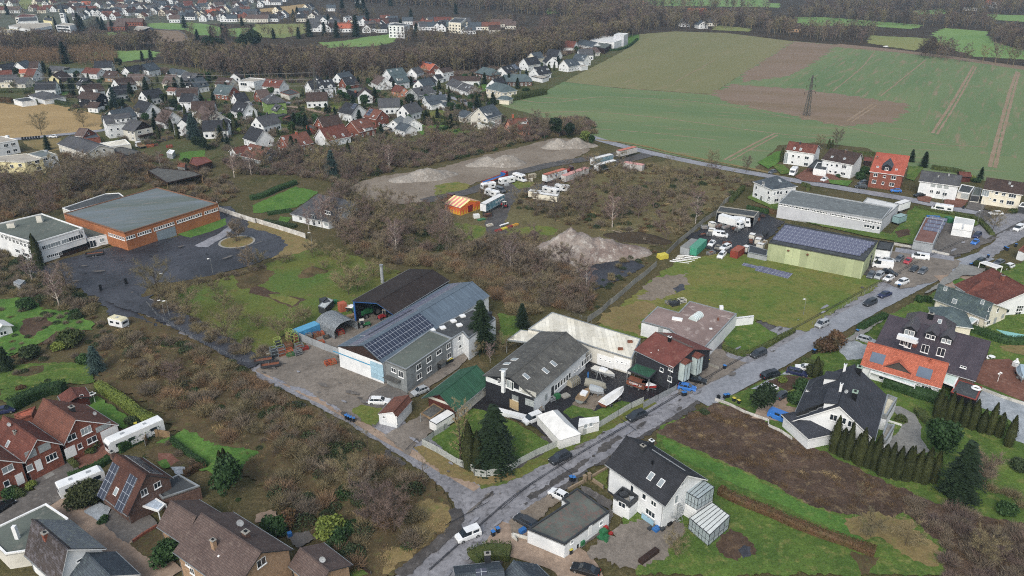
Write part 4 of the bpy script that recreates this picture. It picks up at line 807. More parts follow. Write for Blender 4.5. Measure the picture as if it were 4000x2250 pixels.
t.rw('b3',85,92,852,238,34,1.15,.75,gaps=(4,10,16,22,27)).win('b3',(745,256,1.8,1.),(775,262,.8,1),(795,266,.8,1.5),(832,270,.9,1.2))
FB('flat_annex','white roofed extension at the street end of the long grey hall',[('b3',862,212),('b3',990,98),('b3',750,45),('b3',715,80),('b3',935,120)],4.6,wall=M('white grey panel wall',''),roof=M('white membrane roof','#c8cac9'),rim=LG)
t=FB('long_garage','long garage with reddish flat roof carrying rows of solar panels',[('b3',1098,370),('b3',1248,395),('b3',1330,215),('b3',1190,192)],3.,wall=LG,roof=M('red brown felt','#76544b','#66463f','#826459'),rim=LG)
rz=rzof('b3',1098,370,1248,395,3)
for j in range(3):
 for k in range(6):
  x=1118+j*44+k*15.5+45;y=345+j*7-k*27-12;p=t.local(G('b3',x,y,3));bb=B();bb.po([(-.95,-1.6,.1),(.95,-1.6,.1),(.95,1.6,.3),(-.95,1.6,.3)]);bb.ob('solar_panel',PVP,t.o,tuple(p),rz)if k>1 else None
t=FB('double_garage','white prefabricated double garage on the gravel lot',[('b3',1390,275),('b3',1542,298),('b3',1563,212),('b3',1412,185)],2.7,wall=WH,roof=M('white membrane roof',''),rim=FRM,par=.1);t.wb('b3',1430,258,2.6,2.2,.05,FRM,'garage_door');t.wb('b3',1510,270,2.6,2.2,.05,FRM,'garage_door')
t=FB('yard_shed','weathered flat roofed open shed at the top of the storage yard',[('b2',1545,150),('b2',1830,190),('b2',1865,150),('b2',1570,110)],3.6,wall=SL,roof=FD,rim=CONC,open_=(0,))
# ---- street of houses on the right
H=HB('slate_gabled_house','big anthracite roofed white house with solar thermal strips and hedge of columnar thujas',('e',1060,765),('e',1250,235),9.6,he=3.2,he2=4.3,EL=('e',455,945),ER=('e',1490,1245),roof=M('bluish anthracite tiles','#3c3f47','#32353c','#474a54',kind='tile'),wall=WH,ov=.5)
H.win('e',(985,905,1.4,1.4),(1097,942,1.4,1.4),(1212,988,1.4,1.4)).win('e',(1060,1080,1.2,.8)).chy('e',1240,665,1.2,1.6,BLK,M('verdigris cap','#8fa596')).chy('e',1298,350,1.2,1.6,BLK,M('verdigris cap','')).chy('e',1065,590,.6,2.,WH,WH)
H.chy('e',1120,320,.6,1.6,WH,WH)
for x,y,w in((760,780,1.4),(660,830,1.4),(900,740,1.4),(560,870,1.4)):H.pv('e',x,y,w,4.5,M('dark thermal strips','#2c2a26',kind='board'))
H.do('e',890,700,6.,1.3,'shed',wall=WH,win=0);H.do('e',870,450,3.,1.5,'shed',wall=WH,win=0);H.dish('e',1130,610)
t=HB('hipped_garage','low white garage with hipped anthracite roof in front of the slate gabled house',('e',700,900),('e',850,870),4.6,he=3.1,w=9,roof=M('bluish anthracite tiles',''),wall=WH,hip=3.6)
t=FB('front_wing','small white front wing with anthracite roof facing the rock garden',[('e',640,545),('e',720,590),('e',860,430),('e',790,400)],4.2,wall=WH,roof=M('bluish anthracite tiles',''),rim=DG,par=.1);t.win('e',(700,630,.5,1.2),(705,660,.5,1.2))
t=FB('balcony','white rear terrace balcony with steel railing on the slate gabled house',[('e',1560,1225),('e',1640,1230),('e',1750,1040),('e',1640,1020)],3.,wall=WH,roof=CONC,rim=SL,par=.9)
t=FB('balcony','smaller upper balcony with awning at the rear corner of the slate gabled house',[('e',1580,900),('e',1650,920),('e',1780,700),('e',1650,650)],3.2,wall=WH,roof=M('cream balcony floor','#cfcab5'),rim=SL,par=.9)
H=HB('orange_roofed_house','white house under a bright orange tiled roof with triangular dormer and two solar collectors',('m',1312,512),('b3',756,1130),7.6,he=3.2,he2=3.4,EL=('m',1095,905),w=11.5,roof=R_ORG,wall=WH)
H.pv('m',120,425,2.9,2.4,M('thermal collector','#5d6a7c'),'solar_collector').pv('m',900,670,2.9,2.4,M('thermal collector',''),'solar_collector').do('m',450,620,5.2,.15,'gable',wall=M('dark dormer glass','#4a4440'),win=0)
H.win('m',(182,735,1.,1.2),(600,880,1.4,1.2),(930,925,2.,1.2)).chy('m',990,500,.35,.7,R_ORG,R_ORG).wb('m',1000,960,.2,.2,.2,WH,'wall_lamp')
t=FB('glass_canopy','white ribbed glass canopy along the eaves of the orange roofed house',[('m',0,645),('m',740,890),('m',770,822),('m',0,565)],2.7,wall=FRM,roof=M('ribbed white glass','#c3d2d0',kind='corr',ts=(.9,1),mc=1.3),rim=FRM,par=.05,open_=(0,1,2,3))
t=FB('carport','white roofed carport at the gable of the orange roofed house',[('m',1150,795),('m',1395,888),('m',1530,630),('m',1290,545)],3.2,wall=FRM,roof=M('pale green white sheet','#c2d3cd'),rim=FRM,par=.08,open_=(0,1))
t=FB('flat_garage','low garage with wet grey flat roof and red fascia beside the white gravel',[('m',1335,985),('m',1765,1125),('m',1865,900),('m',1460,780)],2.6,wall=BLK,roof=FD,rim=M('red fascia','#8a4038'),par=.05)
H=HB('plum_roofed_house','long brown brick house with glazed plum roof, three dormers and white balcony',('b3',1685,1130),('b3',915,925),8.4,he=3.6,he2=3.6,EL=('b3',1640,1265),w=12,roof=R_PURP,wall=BRKD)
H.do('b3',1062,1085,2.6,1.7,wall=DW,win=2,wst='pale').do('b3',1222,1112,2.4,1.4,wall=DW,win=2).do('b3',1340,1145,2.4,1.4,wall=DW,win=2,wst='pale')
H.win('m',(910,265,1.6,2.),(1175,320,1.6,2.),(560,150,1.6,1.8),(630,190,1.4,1.8)).win('m',(1548,570,1.2,.5));H.wb('b3',1058,1098,4.2,1.,1.4,WH,'balcony');H.chy('m',735,230,.9,1.2,BRK,WH)
HB('plum_roofed_wing','rear wing with glazed plum roof, skylights and dark chimney behind the dormers',('b3',1150,900),('b3',1330,940),7.8,he=4.2,w=11,roof=R_PURP,wall=CR_,hip=3).chy('b3',1225,950,1.2,1.2,BLK).sky('b3',(1325,985))
H=HB('cream_house','cream rendered house with blue grey slate roof and small hipped wing',('b3',1702,842),('b3',1288,692),7.6,he=3.2,EL=('b3',1600,942),w=11,roof=R_TEAL,wall=CR_);H.sky('b3',(1408,825),w=1.2,h=1.3).sky('b3',(1340,728),(1620,830)).win('b3',(1675,880,1.6,1.2),(1655,950,1.8,1.8)).autow(3)
HB('hipped_wing','small slate hipped wing with white door canopy on the cream house',('b3',1385,865),('b3',1400,900),5.4,he=3.,w=9,roof=R_TEAL,wall=CR_,hip=3.6)
FB('door_canopy','pale flat canopy between the hipped wing and the cream house',[('b3',1460,985),('b3',1520,1010),('b3',1590,960),('b3',1530,940)],2.6,wall=FRM,roof=FRP,rim=FRM,par=.04,open_=(0,1,2,3))
H=HB('red_tiled_house','white house with wide dark red roof at the edge of the photo',('b3',1990,740),('b3',1690,575),7.6,he=3.2,EL=('b3',1930,770),w=15,roof=R_RED,wall=WH);H.chy('b3',1765,665,.8,1.4,BRK).win('b3',(1900,880,2,1.8)).autow(8)
HB('red_tiled_wing','lower hipped wing of dark red tiles facing the street',('b3',1620,665),('b3',1700,680),6.2,he=3.,w=9.5,roof=R_RED,wall=WH,hip=3.5)
FB('white_pergola','white pergola roof on posts beside the street hedge',[('b3',1600,530),('b3',1725,575),('b3',1770,560),('b3',1640,520)],2.6,wall=FRM,roof=M('white membrane roof',''),rim=FRM,par=.04,open_=(0,1,2,3))
FB('small_pavilion','red white pavilion cut by the photo edge above the street',[('b3',1890,440),('b3',1932,455),('b3',2000,430),('b3',1932,405)],3,wall=WH,roof=R_RED,rim=BRK)
# ---- row on the far street
H=HB('white_hip_house','cream white house with slate pyramid roof at the street corner',('a3',55,1328),('a3',70,1326),9.4,he=6.2,w=11.5,roof=RS_,wall=WH,hip=5.6);H.sky('a3',(42,1372)).win('b3',(8,45,1.1,1.3),(70,60,1.1,1.3),(75,5,1.1,1.3)).autow(11)
H=HB('white_house','white two storey house with dark red roof at the field edge',('a3',380,1095),('a3',158,1065),9.6,he=6.3,EL=('a3',335,1160),w=11,roof=R_RED,wall=WH);H.win('a3',(190,1177,1,1),(232,1184,1,1),(293,1192,1.8,1.4),(183,1224,1,1),(286,1240,1.8,1.4)).win('a3',(135,1200,1.6,5.),st='pale').sky('a3',(200,1120),(247,1127)).chy('a3',243,1085,.7,.9,DG)
H=HB('white_house','white two storey house with dark brown roof and double garage next to the car',('a3',710,1160),('a3',470,1118),9.4,he=6.,EL=('a3',660,1250),w=11,roof=R_BROWN,wall=WH);H.win('a3',(448,1243,.9,.9),(482,1248,.9,.9),(520,1250,1.1,1.2),(575,1258,2,1.4),(470,1294,1,1),(510,1300,1.1,1.2),(566,1310,2,1.2)).sky('a3',(484,1184),(578,1198)).chy('a3',587,1148,.8,.9,BRKD)
t=FB('double_garage','white flat roofed double garage between the two white houses',[('a3',345,1275),('a3',440,1290),('a3',460,1240),('a3',375,1225)],2.9,wall=WH,roof=FD,rim=WH);t.wb('a3',385,1300,5,2.1,.05,FRM,'garage_door')
FB('carport','dark flat carport leaning on the red roofed white house',[('a3',300,1262),('a3',350,1270),('a3',415,1218),('a3',365,1205)],2.7,wall=WD,roof=FD,rim=DG,open_=(0,1,2,3))
H=HB('orange_roofed_house','three storey red brick house with orange roof and slate clad dormer',('a3',1072,1178),('a3',820,1148),10.8,he=6.6,EL=('a3',1005,1325),w=13,roof=M('salmon orange tiles','#b25a45','#9f4e3b','#c06d57',kind='tile'),wall=BRK)
H.do('a3',893,1288,3.4,1.5,wall=DW,rf=RS_,win=1).sky('a3',(828,1260),(970,1280)).win('a3',(812,1320,1.4,1.4),(880,1332,1.,1),(948,1340,1.8,1.4),(800,1370,1.6,1.4),(868,1382,.9,1.2),(934,1392,1.8,1.4)).chy('a3',822,1200,.7,.9,BRK)
H=HB('white_house','white house with mottled grey roof beside the orange roofed brick house',('a3',1468,1325),('a3',1160,1285),9.2,he=6.,EL=('a3',1425,1405),w=11,roof=R_GREY,wall=WH);H.win('n',(290,280,1.6,1.3),(455,305,1.6,1.3),(622,330,1.6,1.3),st='shut').win('n',(250,435,1.2,1.2),(415,468,1.4,1.4),(580,505,1.6,1.4)).chy('a3',1365,1325,.6,.8,LG).chy('a3',1285,1335,.5,.6,LG)
t=FB('double_garage','two garages with grey flat roofs joining the white and the cream house',[('n',905,450),('n',1210,500),('n',1330,330),('n',1000,265)],2.9,wall=WH2,roof=FD,rim=FRM);t.wb('n',1085,550,2.6,2.1,.05,SHUT,'garage_door')
t=FB('double_garage','dark doored garage adjoining the cream house entrance',[('n',1245,535),('n',1470,560),('n',1510,370),('n',1340,335)],2.9,wall=WH2,roof=FG,rim=GREYW);t.wb('n',1335,620,2.8,2.1,.05,DG,'garage_door')
H=HB('cream_house','cream two storey house with dark grey roof and glazed stairwell at the photo edge',('n',2640,225),('n',1635,85),9.4,he=6.2,EL=('n',2500,520),w=11.5,roof=R_BROWN,wall=CR_);H.win('n',(1610,470,2.4,2.6),st='pale').win('n',(1780,443,.5,.7),(1890,475,1.1,1.1),(2068,505,1.2,1.2),(2285,545,2.4,1.5),(1728,620,.5,.6),(1840,655,1.1,1.1),(2017,685,1.2,1.2),(2230,720,2.4,1.5)).chy('n',2215,245,.8,.7,LG).sky('n',(2275,305),w=.7,h=.7)
FB('garage_block','dark garage block at the photo edge beyond the cream house',[('n',2440,810),('n',2700,850),('n',2750,760),('n',2520,720)],2.7,wall=DG,roof=FD,rim=FRM,cat='garage')
HB('field_shed','red roofed garden shed at the field hedge',('a3',1530,1300),('a3',1440,1295),3.6,he=2.4,w=6,roof=R_RED,wall=WOODR)
HB('field_shed','dark red shed between the brown roofed and the orange roofed house',('a3',790,1190),('a3',725,1185),3.4,he=2.3,w=5,roof=R_RED,wall=WD)
# ---------------- village behind the waste ground
RC={'g':R_GREY,'d':R_DARK,'s':RS_,'b':R_BROWN,'r':R_RED,'q':R_RBRN,'o':R_ORG,'t':R_TEAL,'m':R_MAUV,'p':R_PBLU}
WC={'w':WH,'W':WH2,'c':CR_,'y':YEL,'b':BRK,'B':BRKD,'k':DW,'d':WD,'p':PINKW,'g':GREYW,'n':GRNW,'T':BRKT}
VH={}
RN={'g':'grey','d':'black','s':'slate','b':'brown','r':'dark red','q':'red brown','o':'orange','t':'grey green','m':'mauve','p':'pale grey'};WN={'w':'white','W':'off white','c':'cream','y':'yellow','b':'brick','g':'grey','k':'black','d':'dark timber','p':'pink','n':'green','B':'brown brick','T':'tan brick'}
def V(key,t,ax,ay,bx,by,hr,he,w,rc,wc,label,**k):
 if label[0]=='+':label=f"{WN[wc]} house with {RN[rc]} roof{label[1:]}"
 gab=k.pop('gab',None);n=k.pop('name','house');
 H=HB(n,label,(t,ax,ay),(t,bx,by),hr,he=he,w=w,roof=RC[rc],wall=WC[wc],gab=WC[gab]if gab else None,auto=k.pop('auto',len(VH)+1),**k);VH[key]=H;return H
V(1,'g',158,105,255,82,8,3.5,10,'s','w','+ at the edge of the reddish copse')
V(2,'g',130,102,-10,128,7.5,3.5,10,'d','k','black roofed house at photo edge next to slate roofed one')
V(3,'g',368,92,275,94,8.5,4,10,'b','w','+ behind the dark spruce',)
V(4,'g',258,168,178,172,5,2.6,8,'o','c','low house with bright orange roof wedged between red brown roofs')
V(5,'g',110,175,-20,182,6.5,3,9,'r','W','reddish roofed house cut by left photo edge')
V(6,'g',348,165,258,162,8.5,3.2,12,'r','w','+ beside the dark spruce')
V(7,'g',160,218,-10,225,8,4,10,'g','c','+ and a wide dormer above the tall hedge').do('g',78,292,5,1.3,'shed',win=3)
V(8,'g',275,250,160,245,6.5,3,10,'g','W','lower grey roofed wing right of wide dormer house')
V(9,'g',486,222,585,180,8.5,3.4,12,'b','y','+ above the hedge').sky('g',(560,245))
V(10,'g',815,165,620,160,6,3.2,11,'t','w','+ and dark roof box').chy('g',635,165,3,1,BLK)
V(11,'g',610,145,475,135,6.5,3.4,9,'g','W','grey roofed house in front of copse, left of roof box bungalow')
V(12,'g',955,165,808,152,7,3.6,10,'r','w','+ behind the black gabled house')
V(13,'g',838,262,775,238,7.5,3,11,'d','w','black gabled chalet with skylights facing cedar garden',gab='k').sky('g',(752,275),(775,280))
V(14,'g',1115,190,1000,182,7,3,10,'b','T','+ and one skylight').sky('g',(1032,215))
V(15,'g',1175,152,1310,126,8.5,4,10,'d','w','+ left of the large slate roof')
V(16,'g',1332,125,1450,102,9,4.5,11,'s','w','+ and black gable top',gab='k').chy('g',1382,108,.7,1,DG).chy('g',1432,98,.7,1,DG)
V(17,'g',1370,215,1210,212,7.5,3.4,11,'m','W','mauve roofed house half hidden behind bare orchard trees')
V(18,'g',1665,225,1562,218,8.5,3.2,11,'m','c','+ and small dormer').do('g',1575,300,2.6,1.2,'shed',wall=DW,win=2)
V(19,'g',1870,210,1735,198,8,3.6,12,'g','k','grey roofed house with dark gable and dormer behind cream gable').do('g',1778,250,3,1.2,'shed',win=2)
V(20,'g',1672,345,1588,340,4.6,2.6,6,'q','w','small garage with orange red roof in front of cream gable house',name='garage')
V(21,'g',1780,262,1915,240,9,3.6,11,'s','w','+ and dark gable beside a pointed spruce',gab='k').do('h',130,385,3,1.3,'shed',wall=DW,win=1)
V(22,'g',1748,178,1610,160,6.5,3.4,9,'s','w','+ at the edge of the wood')
H=V(23,'g',952,395,770,378,9,5.6,9,'b','k','+ beside the blue cedar');H.chy('g',900,375,2,1,WH)
V(24,'g',950,482,845,476,5.6,3,7,'b','w','white garage wing with brown roof in front of black boarded house',gab='k',name='garage_wing')
V(25,'g',465,392,400,374,5.6,2.9,13,'g','w','hipped grey bungalow behind trimmed hedge by stubble field',hip=7,auto=0)
t=FB('flat_garage','white flat garage with solar panels beside hipped bungalow',[('g',125,458),('g',205,482),('g',342,466),('g',268,436)],2.8,wall=WH,roof=FD,rim=FRM)
V(26,'g',1432,488,1308,458,8.6,3.2,11,'d','w','+ and side porch left of the half timbered house')
H=V(27,'g',1838,400,1712,396,9.4,5,9.5,'d','w','half timbered white house with dark beams in its gable',auto=27)
b=B();X=H.xw
for zz in(2.7,4.9,6.6):
 yl=H.y1 if zz<4.8 else(9.2-zz)/4.4*4.75;b.box(X,X+.06,-yl,yl,zz,zz+.22)
for i in range(-4,5):
 yy=i*1.05;top=9.-abs(yy)*.93;b.box(X,X+.06,yy-.1,yy+.1,0,top)
b.ob('timber_frame',DW,H.o)
V(28,'g',1630,572,1530,546,8.4,3.2,11.5,'m','w','+ behind the reddish birch')
H=V(29,'g',962,608,1225,577,11,7.2,10,'g','w','+ beside the stubble field',auto=9);H.do('g',1165,668,7,1.8,'shed',win=3)
V(30,'g',1342,662,1222,640,9.4,5.4,11,'g','W','white house with timbered gable and two balconies next to tall white one',gab='d').wb('g',1370,790,8,.9,1.4,WD,'balcony')
V(31,'g',655,793,940,885,7,4.2,13,'g','W','long weathered barn with grey roof behind bare grove',name='barn')
V(32,'g',832,728,745,722,6.8,3.6,9,'m','b','small brick barn with brown roof beside country road',name='barn')
FB('lean_to','slate lean-to at foot of small brick barn',[('g',800,830),('g',945,815),('g',905,765),('g',775,790)],3,wall=BRK,roof=RS_,cat='lean-to')
FB('farm_shed','long farm shed with cream white sheet roof on open front',[('g',915,875),('g',985,910),('g',1232,878),('g',1182,834)],3.6,wall=WH2,roof=CORRC,rim=FRM,open_=(0,))
FB('farm_shed','low dark shed with corrugated lid below cream roofed shed',[('g',1040,925),('g',1200,985),('g',1330,950),('g',1150,905)],2.8,wall=WD,roof=CORR,rim=DG)
t=FB('white_villa','white flat roofed house at left edge beside country road',[('g',165,838),('g',-80,885),('g',-140,840),('g',20,803)],6,wall=WH,roof=FC_,rim=FRM,cat='house');t.win('g',(57,890,2,1.5),(125,878,2,1.4),(143,935,1.8,1.3),(80,950,1.6,1.6),(-10,900,1,1.2)).rb('g',70,815,1.4,1.4,1,WH,'chimney')
t=FB('row_house','row house with gravel roof and yellow section behind bare trees',[('g',-80,1040),('g',230,1052),('g',402,1020),('g',250,968),('g',-60,1000)],6,wall=YEL,roof=FC_,rim=WH2);t.win('g',(112,1085,1.6,1.3),(190,1075,1.6,1.3),(275,1052,1.6,1),(350,1042,1.8,1.4),(370,1105,1.8,1.4),(60,1130,1.4,1.3))
t=FB('row_house','white row house with blue grey flat roof at right end of row',[('g',390,1008),('g',540,976),('g',412,935),('g',258,972)],6,wall=WH,roof=FLATB,rim=WH2);t.win('g',(430,1020,1.8,1.2),(502,1005,1.6,1.4),(520,1070,1.6,1.4)).rb('g',438,950,1.2,1.2,.8,LG,'chimney')
t=FB('timber_shed','wide open timber store under a sagging grey sheet roof',[('g',1390,1128),('g',1575,1245),('g',1905,1168),('g',1830,1135),('g',1480,1100)],3.6,wall=WOOD,roof=CORR,rim=WD,open_=(0,1))
FB('old_shed','shed with faded red felt roof behind birches',[('h',-30,1268),('h',62,1302),('h',228,1250),('h',150,1198),('h',0,1206)],3,wall=WD,roof=M('faded red felt',''),rim=RU)
FB('small_shed','tiny greenish tin shed beside round evergreen',[('g',1672,1085),('g',1742,1095),('g',1752,1060),('g',1690,1055)],2.6,wall=SL,roof=RU,rim=RU)
FB('greenhouse','small greenhouse with white lid on vegetable plot',[('g',1570,960),('g',1625,972),('g',1650,940),('g',1600,930)],2.4,wall=LG,roof=TARP,rim=FRM)
V(33,'h',465,305,296,292,8,3.8,10,'b','c','+ and three skylights').sky('h',(388,340),(402,342),(416,344))
V(34,'h',468,392,290,370,8.4,3.2,11,'t','b','+ and one skylight').sky('h',(328,450))
t=FB('modern_house','white cubic house with roof terrace between brown and red roofs',[('h',522,340),('h',700,352),('h',838,318),('h',650,302)],6.4,wall=WH,roof=FC_,rim=WH,par=.3)
t.win('h',(585,375,5,1.8),(725,370,.8,2),(695,430,3,1.8))
V(35,'h',1038,330,838,312,8.6,4.4,10.5,'r','w','+ and orange chimney').sky('h',(880,345),(945,350)).chy('h',905,352,.8,1.2,M('orange chimney brick','#a85a3e'))
V(36,'h',462,482,598,462,8,3.2,10,'d','w','white house with low dark gable behind black roofed one')
V(37,'h',716,442,852,425,8,3.4,10,'m','b','brick gabled house left behind green house')
V(38,'h',642,592,505,555,8.6,3.4,10,'d','w','+, balcony and two skylights in the centre').sky('h',(530,655),(572,662)).wb('h',650,720,4,.8,1.2,WH,'balcony')
H=V(39,'h',925,485,900,470,11,6.6,11.5,'g','n','pale green house with tall grey hipped roof',hip=4.4,auto=0);H.win('h',(800,605,1,1.4),(810,660,1,1.4)).sky('h',(858,548),(965,540))
V(40,'h',1012,612,945,592,7.6,4.6,7,'g','n','green gabled wing of pale green hipped house',name='wing',auto=0).win('h',(1030,650,1,1)).do('h',940,655,2.4,1.1,'shed',wall=DW,win=2)
FB('green_annex','low green annex with flat roof in front of green house',[('h',872,732),('h',962,752),('h',1085,716),('h',1000,700)],2.9,wall=GRNW,roof=FD,rim=DG)
FB('red_shed','small red tool shed beside green annex',[('h',1022,750),('h',1060,762),('h',1140,735),('h',1090,722)],2.4,wall=WOODR,roof=R_RBRN,rim=WD)
V(41,'h',255,660,110,612,8.6,3.2,12,'m','W','pale gabled house behind large purple birch')
FB('glazed_extension','white garden extension with dark flat roof in front of pale gable',[('h',330,775),('h',420,835),('h',452,792),('h',380,752)],3,wall=WH,roof=FD,rim=WH)
V(42,'h',812,892,662,845,8.6,3.4,10.5,'d','w','white house with blue grey gable stripe and dark roof').dish('h',720,880)
V(43,'h',885,1098,655,1044,7.4,3,12,'q','g','long red brown roofed house with pale grey gable and round balcony').sky('h',(665,1105)).dish('h',652,1110)
V(44,'h',448,1098,622,1062,5,2.8,7,'r','w','low white annex with dark red roof left of round balcony gable')
V(45,'h',1005,962,1292,905,8,3.2,11,'q','b','+ and orange chimney').sky('h',(1018,992),(1272,1035)).chy('h',1182,938,.9,1.3,M('orange chimney brick',''))
H=V(46,'h',1440,876,1716,820,8.6,3.2,11.5,'r','w','+ and two skylights facing the garden pool');H.sky('h',(1612,970),(1710,948),w=1.1,h=1.6)
V(47,'h',1420,752,1652,715,8,3.4,10.5,'b','b','+ and bright orange annex')
FB('orange_annex','orange red box garage at corner of dark roofed brick house',[('h',1290,848),('h',1370,884),('h',1420,858),('h',1340,832)],2.8,wall=M('orange red boards','#a8452f',kind='board'),roof=FD,rim=RU,cat='garage')
V(48,'h',1790,792,1992,744,8.4,3.4,12,'q','b','+ and white double dormer').do('h',2000,895,5.4,1.3,'shed',wall=WH,win=2).sky('h',(1912,805))
H=V(49,'h',1890,606,1735,575,9,4.2,12,'d','w','+ and four solar panels');H.pv('h',1835,622,3.2,3.6)
H=V(50,'h',2152,668,2008,640,8.4,4.2,10,'q','b','+ and dark solar field');H.pv('h',2010,690,3.2,4.6).sky('h',(2052,735))
V(51,'h',1302,342,1582,310,9.6,5,12,'d','w','+ and paired dormers behind the power mast').do('h',1472,425,3,1.5,win=1).do('h',1568,412,3,1.5,win=1).sky('h',(1435,355),(1502,340),(1538,338),(1400,345))
V(52,'h',1692,302,1842,282,9,4.4,10.5,'d','b','+ right of the apartment house').sky('h',(1797,302))
t=FB('dark_bungalow','dark clad bungalow with brick chimney below black roofed brick house',[('h',1750,432),('h',1850,465),('h',2032,445),('h',1905,410)],3.8,wall=DW,roof=FG,rim=DG,cat='house');t.rb('h',1852,470,1.2,1.2,1.4,BRK,'chimney').win('h',(1905,485,1.2,1),(1950,475,1.2,1))
V(53,'h',2185,300,2065,250,8,3.4,11,'m','w','mauve roofed house behind two bare garden trees')
V(54,'i',150,312,312,290,9.2,4.2,12,'t','w','big grey slate gabled house at wood edge').sky('i',(200,330),(262,315))
V(55,'i',205,378,342,356,9,4.4,9.5,'t','w','white house with black gable and slate roof with wide dormer',gab='k').do('i',292,422,4.4,1.4,'shed',win=3)
V(56,'i',402,302,480,280,8,4,9,'g','w','white gabled house between two bare street trees')
V(57,'i',645,258,512,230,8.6,4.6,10,'o','b','+ and thin solar strip').pv('i',575,245,9,1.6)
V(58,'i',676,302,790,284,9,6.2,9,'b','w','tall plain white house with shallow dark roof',)
V(59,'i',632,368,700,358,5.6,3,7,'d','w','+ beside the tall plain house',name='garage')
V(60,'i',545,402,622,388,5.4,2.8,9,'d','w','white double carport with black pyramid roof',name='carport')
V(61,'i',330,488,245,465,6.4,3.2,8,'r','p','+ beside the evergreen')
V(62,'i',400,505,592,472,7,3.2,12,'g','g','grey roofed house with dark chimney above white bungalow').chy('i',508,525,1,1.4,BLK)
V(63,'i',740,562,530,580,5.6,3,10,'s','w','+ and black fascia')
V(64,'i',690,618,560,640,4.4,2.8,8,'s','w','front wing of white bungalow with slate roof',name='wing')
V(65,'i',830,632,700,650,4.2,2.7,8,'s','w','white flat gabled garage right of white bungalow',name='garage')
V(66,'i',1100,382,790,378,5.6,3,10,'b','w','very long low white house with dark brown roof')
V(67,'i',925,442,818,400,6.6,3,10.5,'g','w','+, upper of the stepped pair')
V(68,'i',1042,478,928,445,6.6,3,10.5,'g','w','+ and skylights, lower of the stepped pair').sky('i',(955,492),(990,490))
V(69,'i',1235,305,1125,285,7.4,3.4,11,'t','B','brown brick house with green grey hipped roof',hip=3,auto=3)
V(70,'i',1305,290,1442,248,8.4,3.4,12,'d','w','+, skylights and large solar field').pv('i',1450,285,6,4.5).sky('i',(1372,300),(1410,298))
V(71,'i',1560,360,1340,362,7,3,13,'t','B','+ at the field corner',hip=4,auto=4)
H=V(72,'i',1370,465,1250,438,9.4,5.6,11.5,'t','c','+ beside the tall hedge',hip=3.4,auto=6)
V(73,'i',1375,580,1310,575,4.6,2.8,7,'t','c','small cream garage with slate hipped roof between tall hedges',hip=2.4,auto=0,name='garage')
V(74,'i',1530,200,1662,182,9,4,11,'d','w','+ below the cream gabled one')
V(75,'i',1608,145,1705,130,8.4,4,10,'s','c','+ at the wood edge')
V(76,'i',1902,114,1785,105,8.8,3.4,11,'d','w','+ seen beside the red roofed house')
V(77,'i',2066,30,1958,22,9.6,4.4,11,'r','w','white house under a big wine red roof')
V(78,'i',1632,292,1765,272,8.2,3.2,11.5,'d','w','+ and four skylights by the field').sky('i',(1718,325),(1770,312),(1790,308),(1660,320))
FB('flat_garage','double garage with pale flat roof at corner of olive field',[('i',1612,385),('i',1725,408),('i',1788,388),('i',1690,365)],2.8,wall=WH,roof=FC_,rim=DG)
V(79,'i',1935,218,2055,198,8.6,4,10.5,'s','w','+ and conservatory').sky('i',(2008,250))
V(80,'i',2178,168,2058,152,8.4,3.8,10.5,'s','w','+ nearest the olive field').sky('i',(2125,185),(2135,205))
FB('flat_garage','white flat garage below slate roofed gable by olive field',[('i',2068,278),('i',2110,290),('i',2182,278),('i',2140,264)],2.8,wall=WH,roof=FC_,rim=FRM)
V(81,'i',2275,38,2110,8,8,4,11,'s','w','+ in front of the white factory')
V(82,'i',2140,100,2270,88,6.8,3,11,'m','W','low brown roofed house below white factory')
FB('white_factory','low white factory with bright membrane roof at end of village',[('a2',590,302),('a2',772,322),('a2',860,288),('a2',700,264)],6,wall=WH,roof=M('white membrane roof',''),rim=WH)
FB('factory_block','taller white grey block at end of white factory',[('a2',768,264),('a2',846,268),('a2',878,254),('a2',800,249)],10,wall=M('white grey panel wall',''),roof=M('white membrane roof',''),rim=WH,cat='factory')
FB('dark_shed','dark open shed with grey roof beside white factory',[('a2',612,350),('a2',702,368),('a2',750,335),('a2',664,318)],4.6,wall=WD,roof=FG,rim=DG)
H=V(83,'i',1078,700,1228,656,10.4,5.2,12,'s','W','+ and wide white dormer band');H.do('i',1190,772,5.5,1.3,'shed',wall=WH,win=4,wst='pale').chy('i',1160,660,.8,1,DG)
V(84,'i',1012,742,918,715,5.6,3,10,'s','W','slate roofed annex left of tall house with dormer band',name='annex')
FB('flat_extension','flat pale green roofed extension below tall house with dormer band',[('i',1070,855),('i',1205,892),('i',1290,862),('i',1180,826)],3,wall=WH2,roof=FG,rim=FRM)
H=V(85,'i',1372,812,1562,796,8.4,3.4,12,'q','p','+, dormer and orange chimney near the sand heaps');H.do('i',1528,862,4,1.3,'shed',wall=WH,win=2).chy('i',1425,785,.9,1.2,M('orange chimney brick','')).sky('i',(1598,825))
V(86,'i',400,872,290,842,5.8,3,8.5,'s','w','+ and glass gable')
V(87,'i',428,812,365,775,6.8,3.4,10,'p','w','+ behind the glass gabled one')
V(88,'i',218,824,300,775,6.4,3.2,8.5,'p','w','white gable end house beside parked white car and pale carport')
FB('carport','flat carport roof between brick house and white gable',[('i',80,915),('i',150,930),('i',205,905),('i',140,885)],2.6,wall=WD,roof=FC_,rim=DG,open_=(0,1,2,3))
FB('barn_garage','brown garage with flat roof beside dark red roofed house',[('h',1000,470),('h',1100,500),('h',1215,470),('h',1120,430)],3,wall=WH2,roof=FD,rim=BRK)
FB('white_garage','white garage left of brick house with black roof',[('h',1650,425),('h',1665,432),('h',1760,425),('h',1720,408)],2.8,wall=WH,roof=FD,rim=FRM)
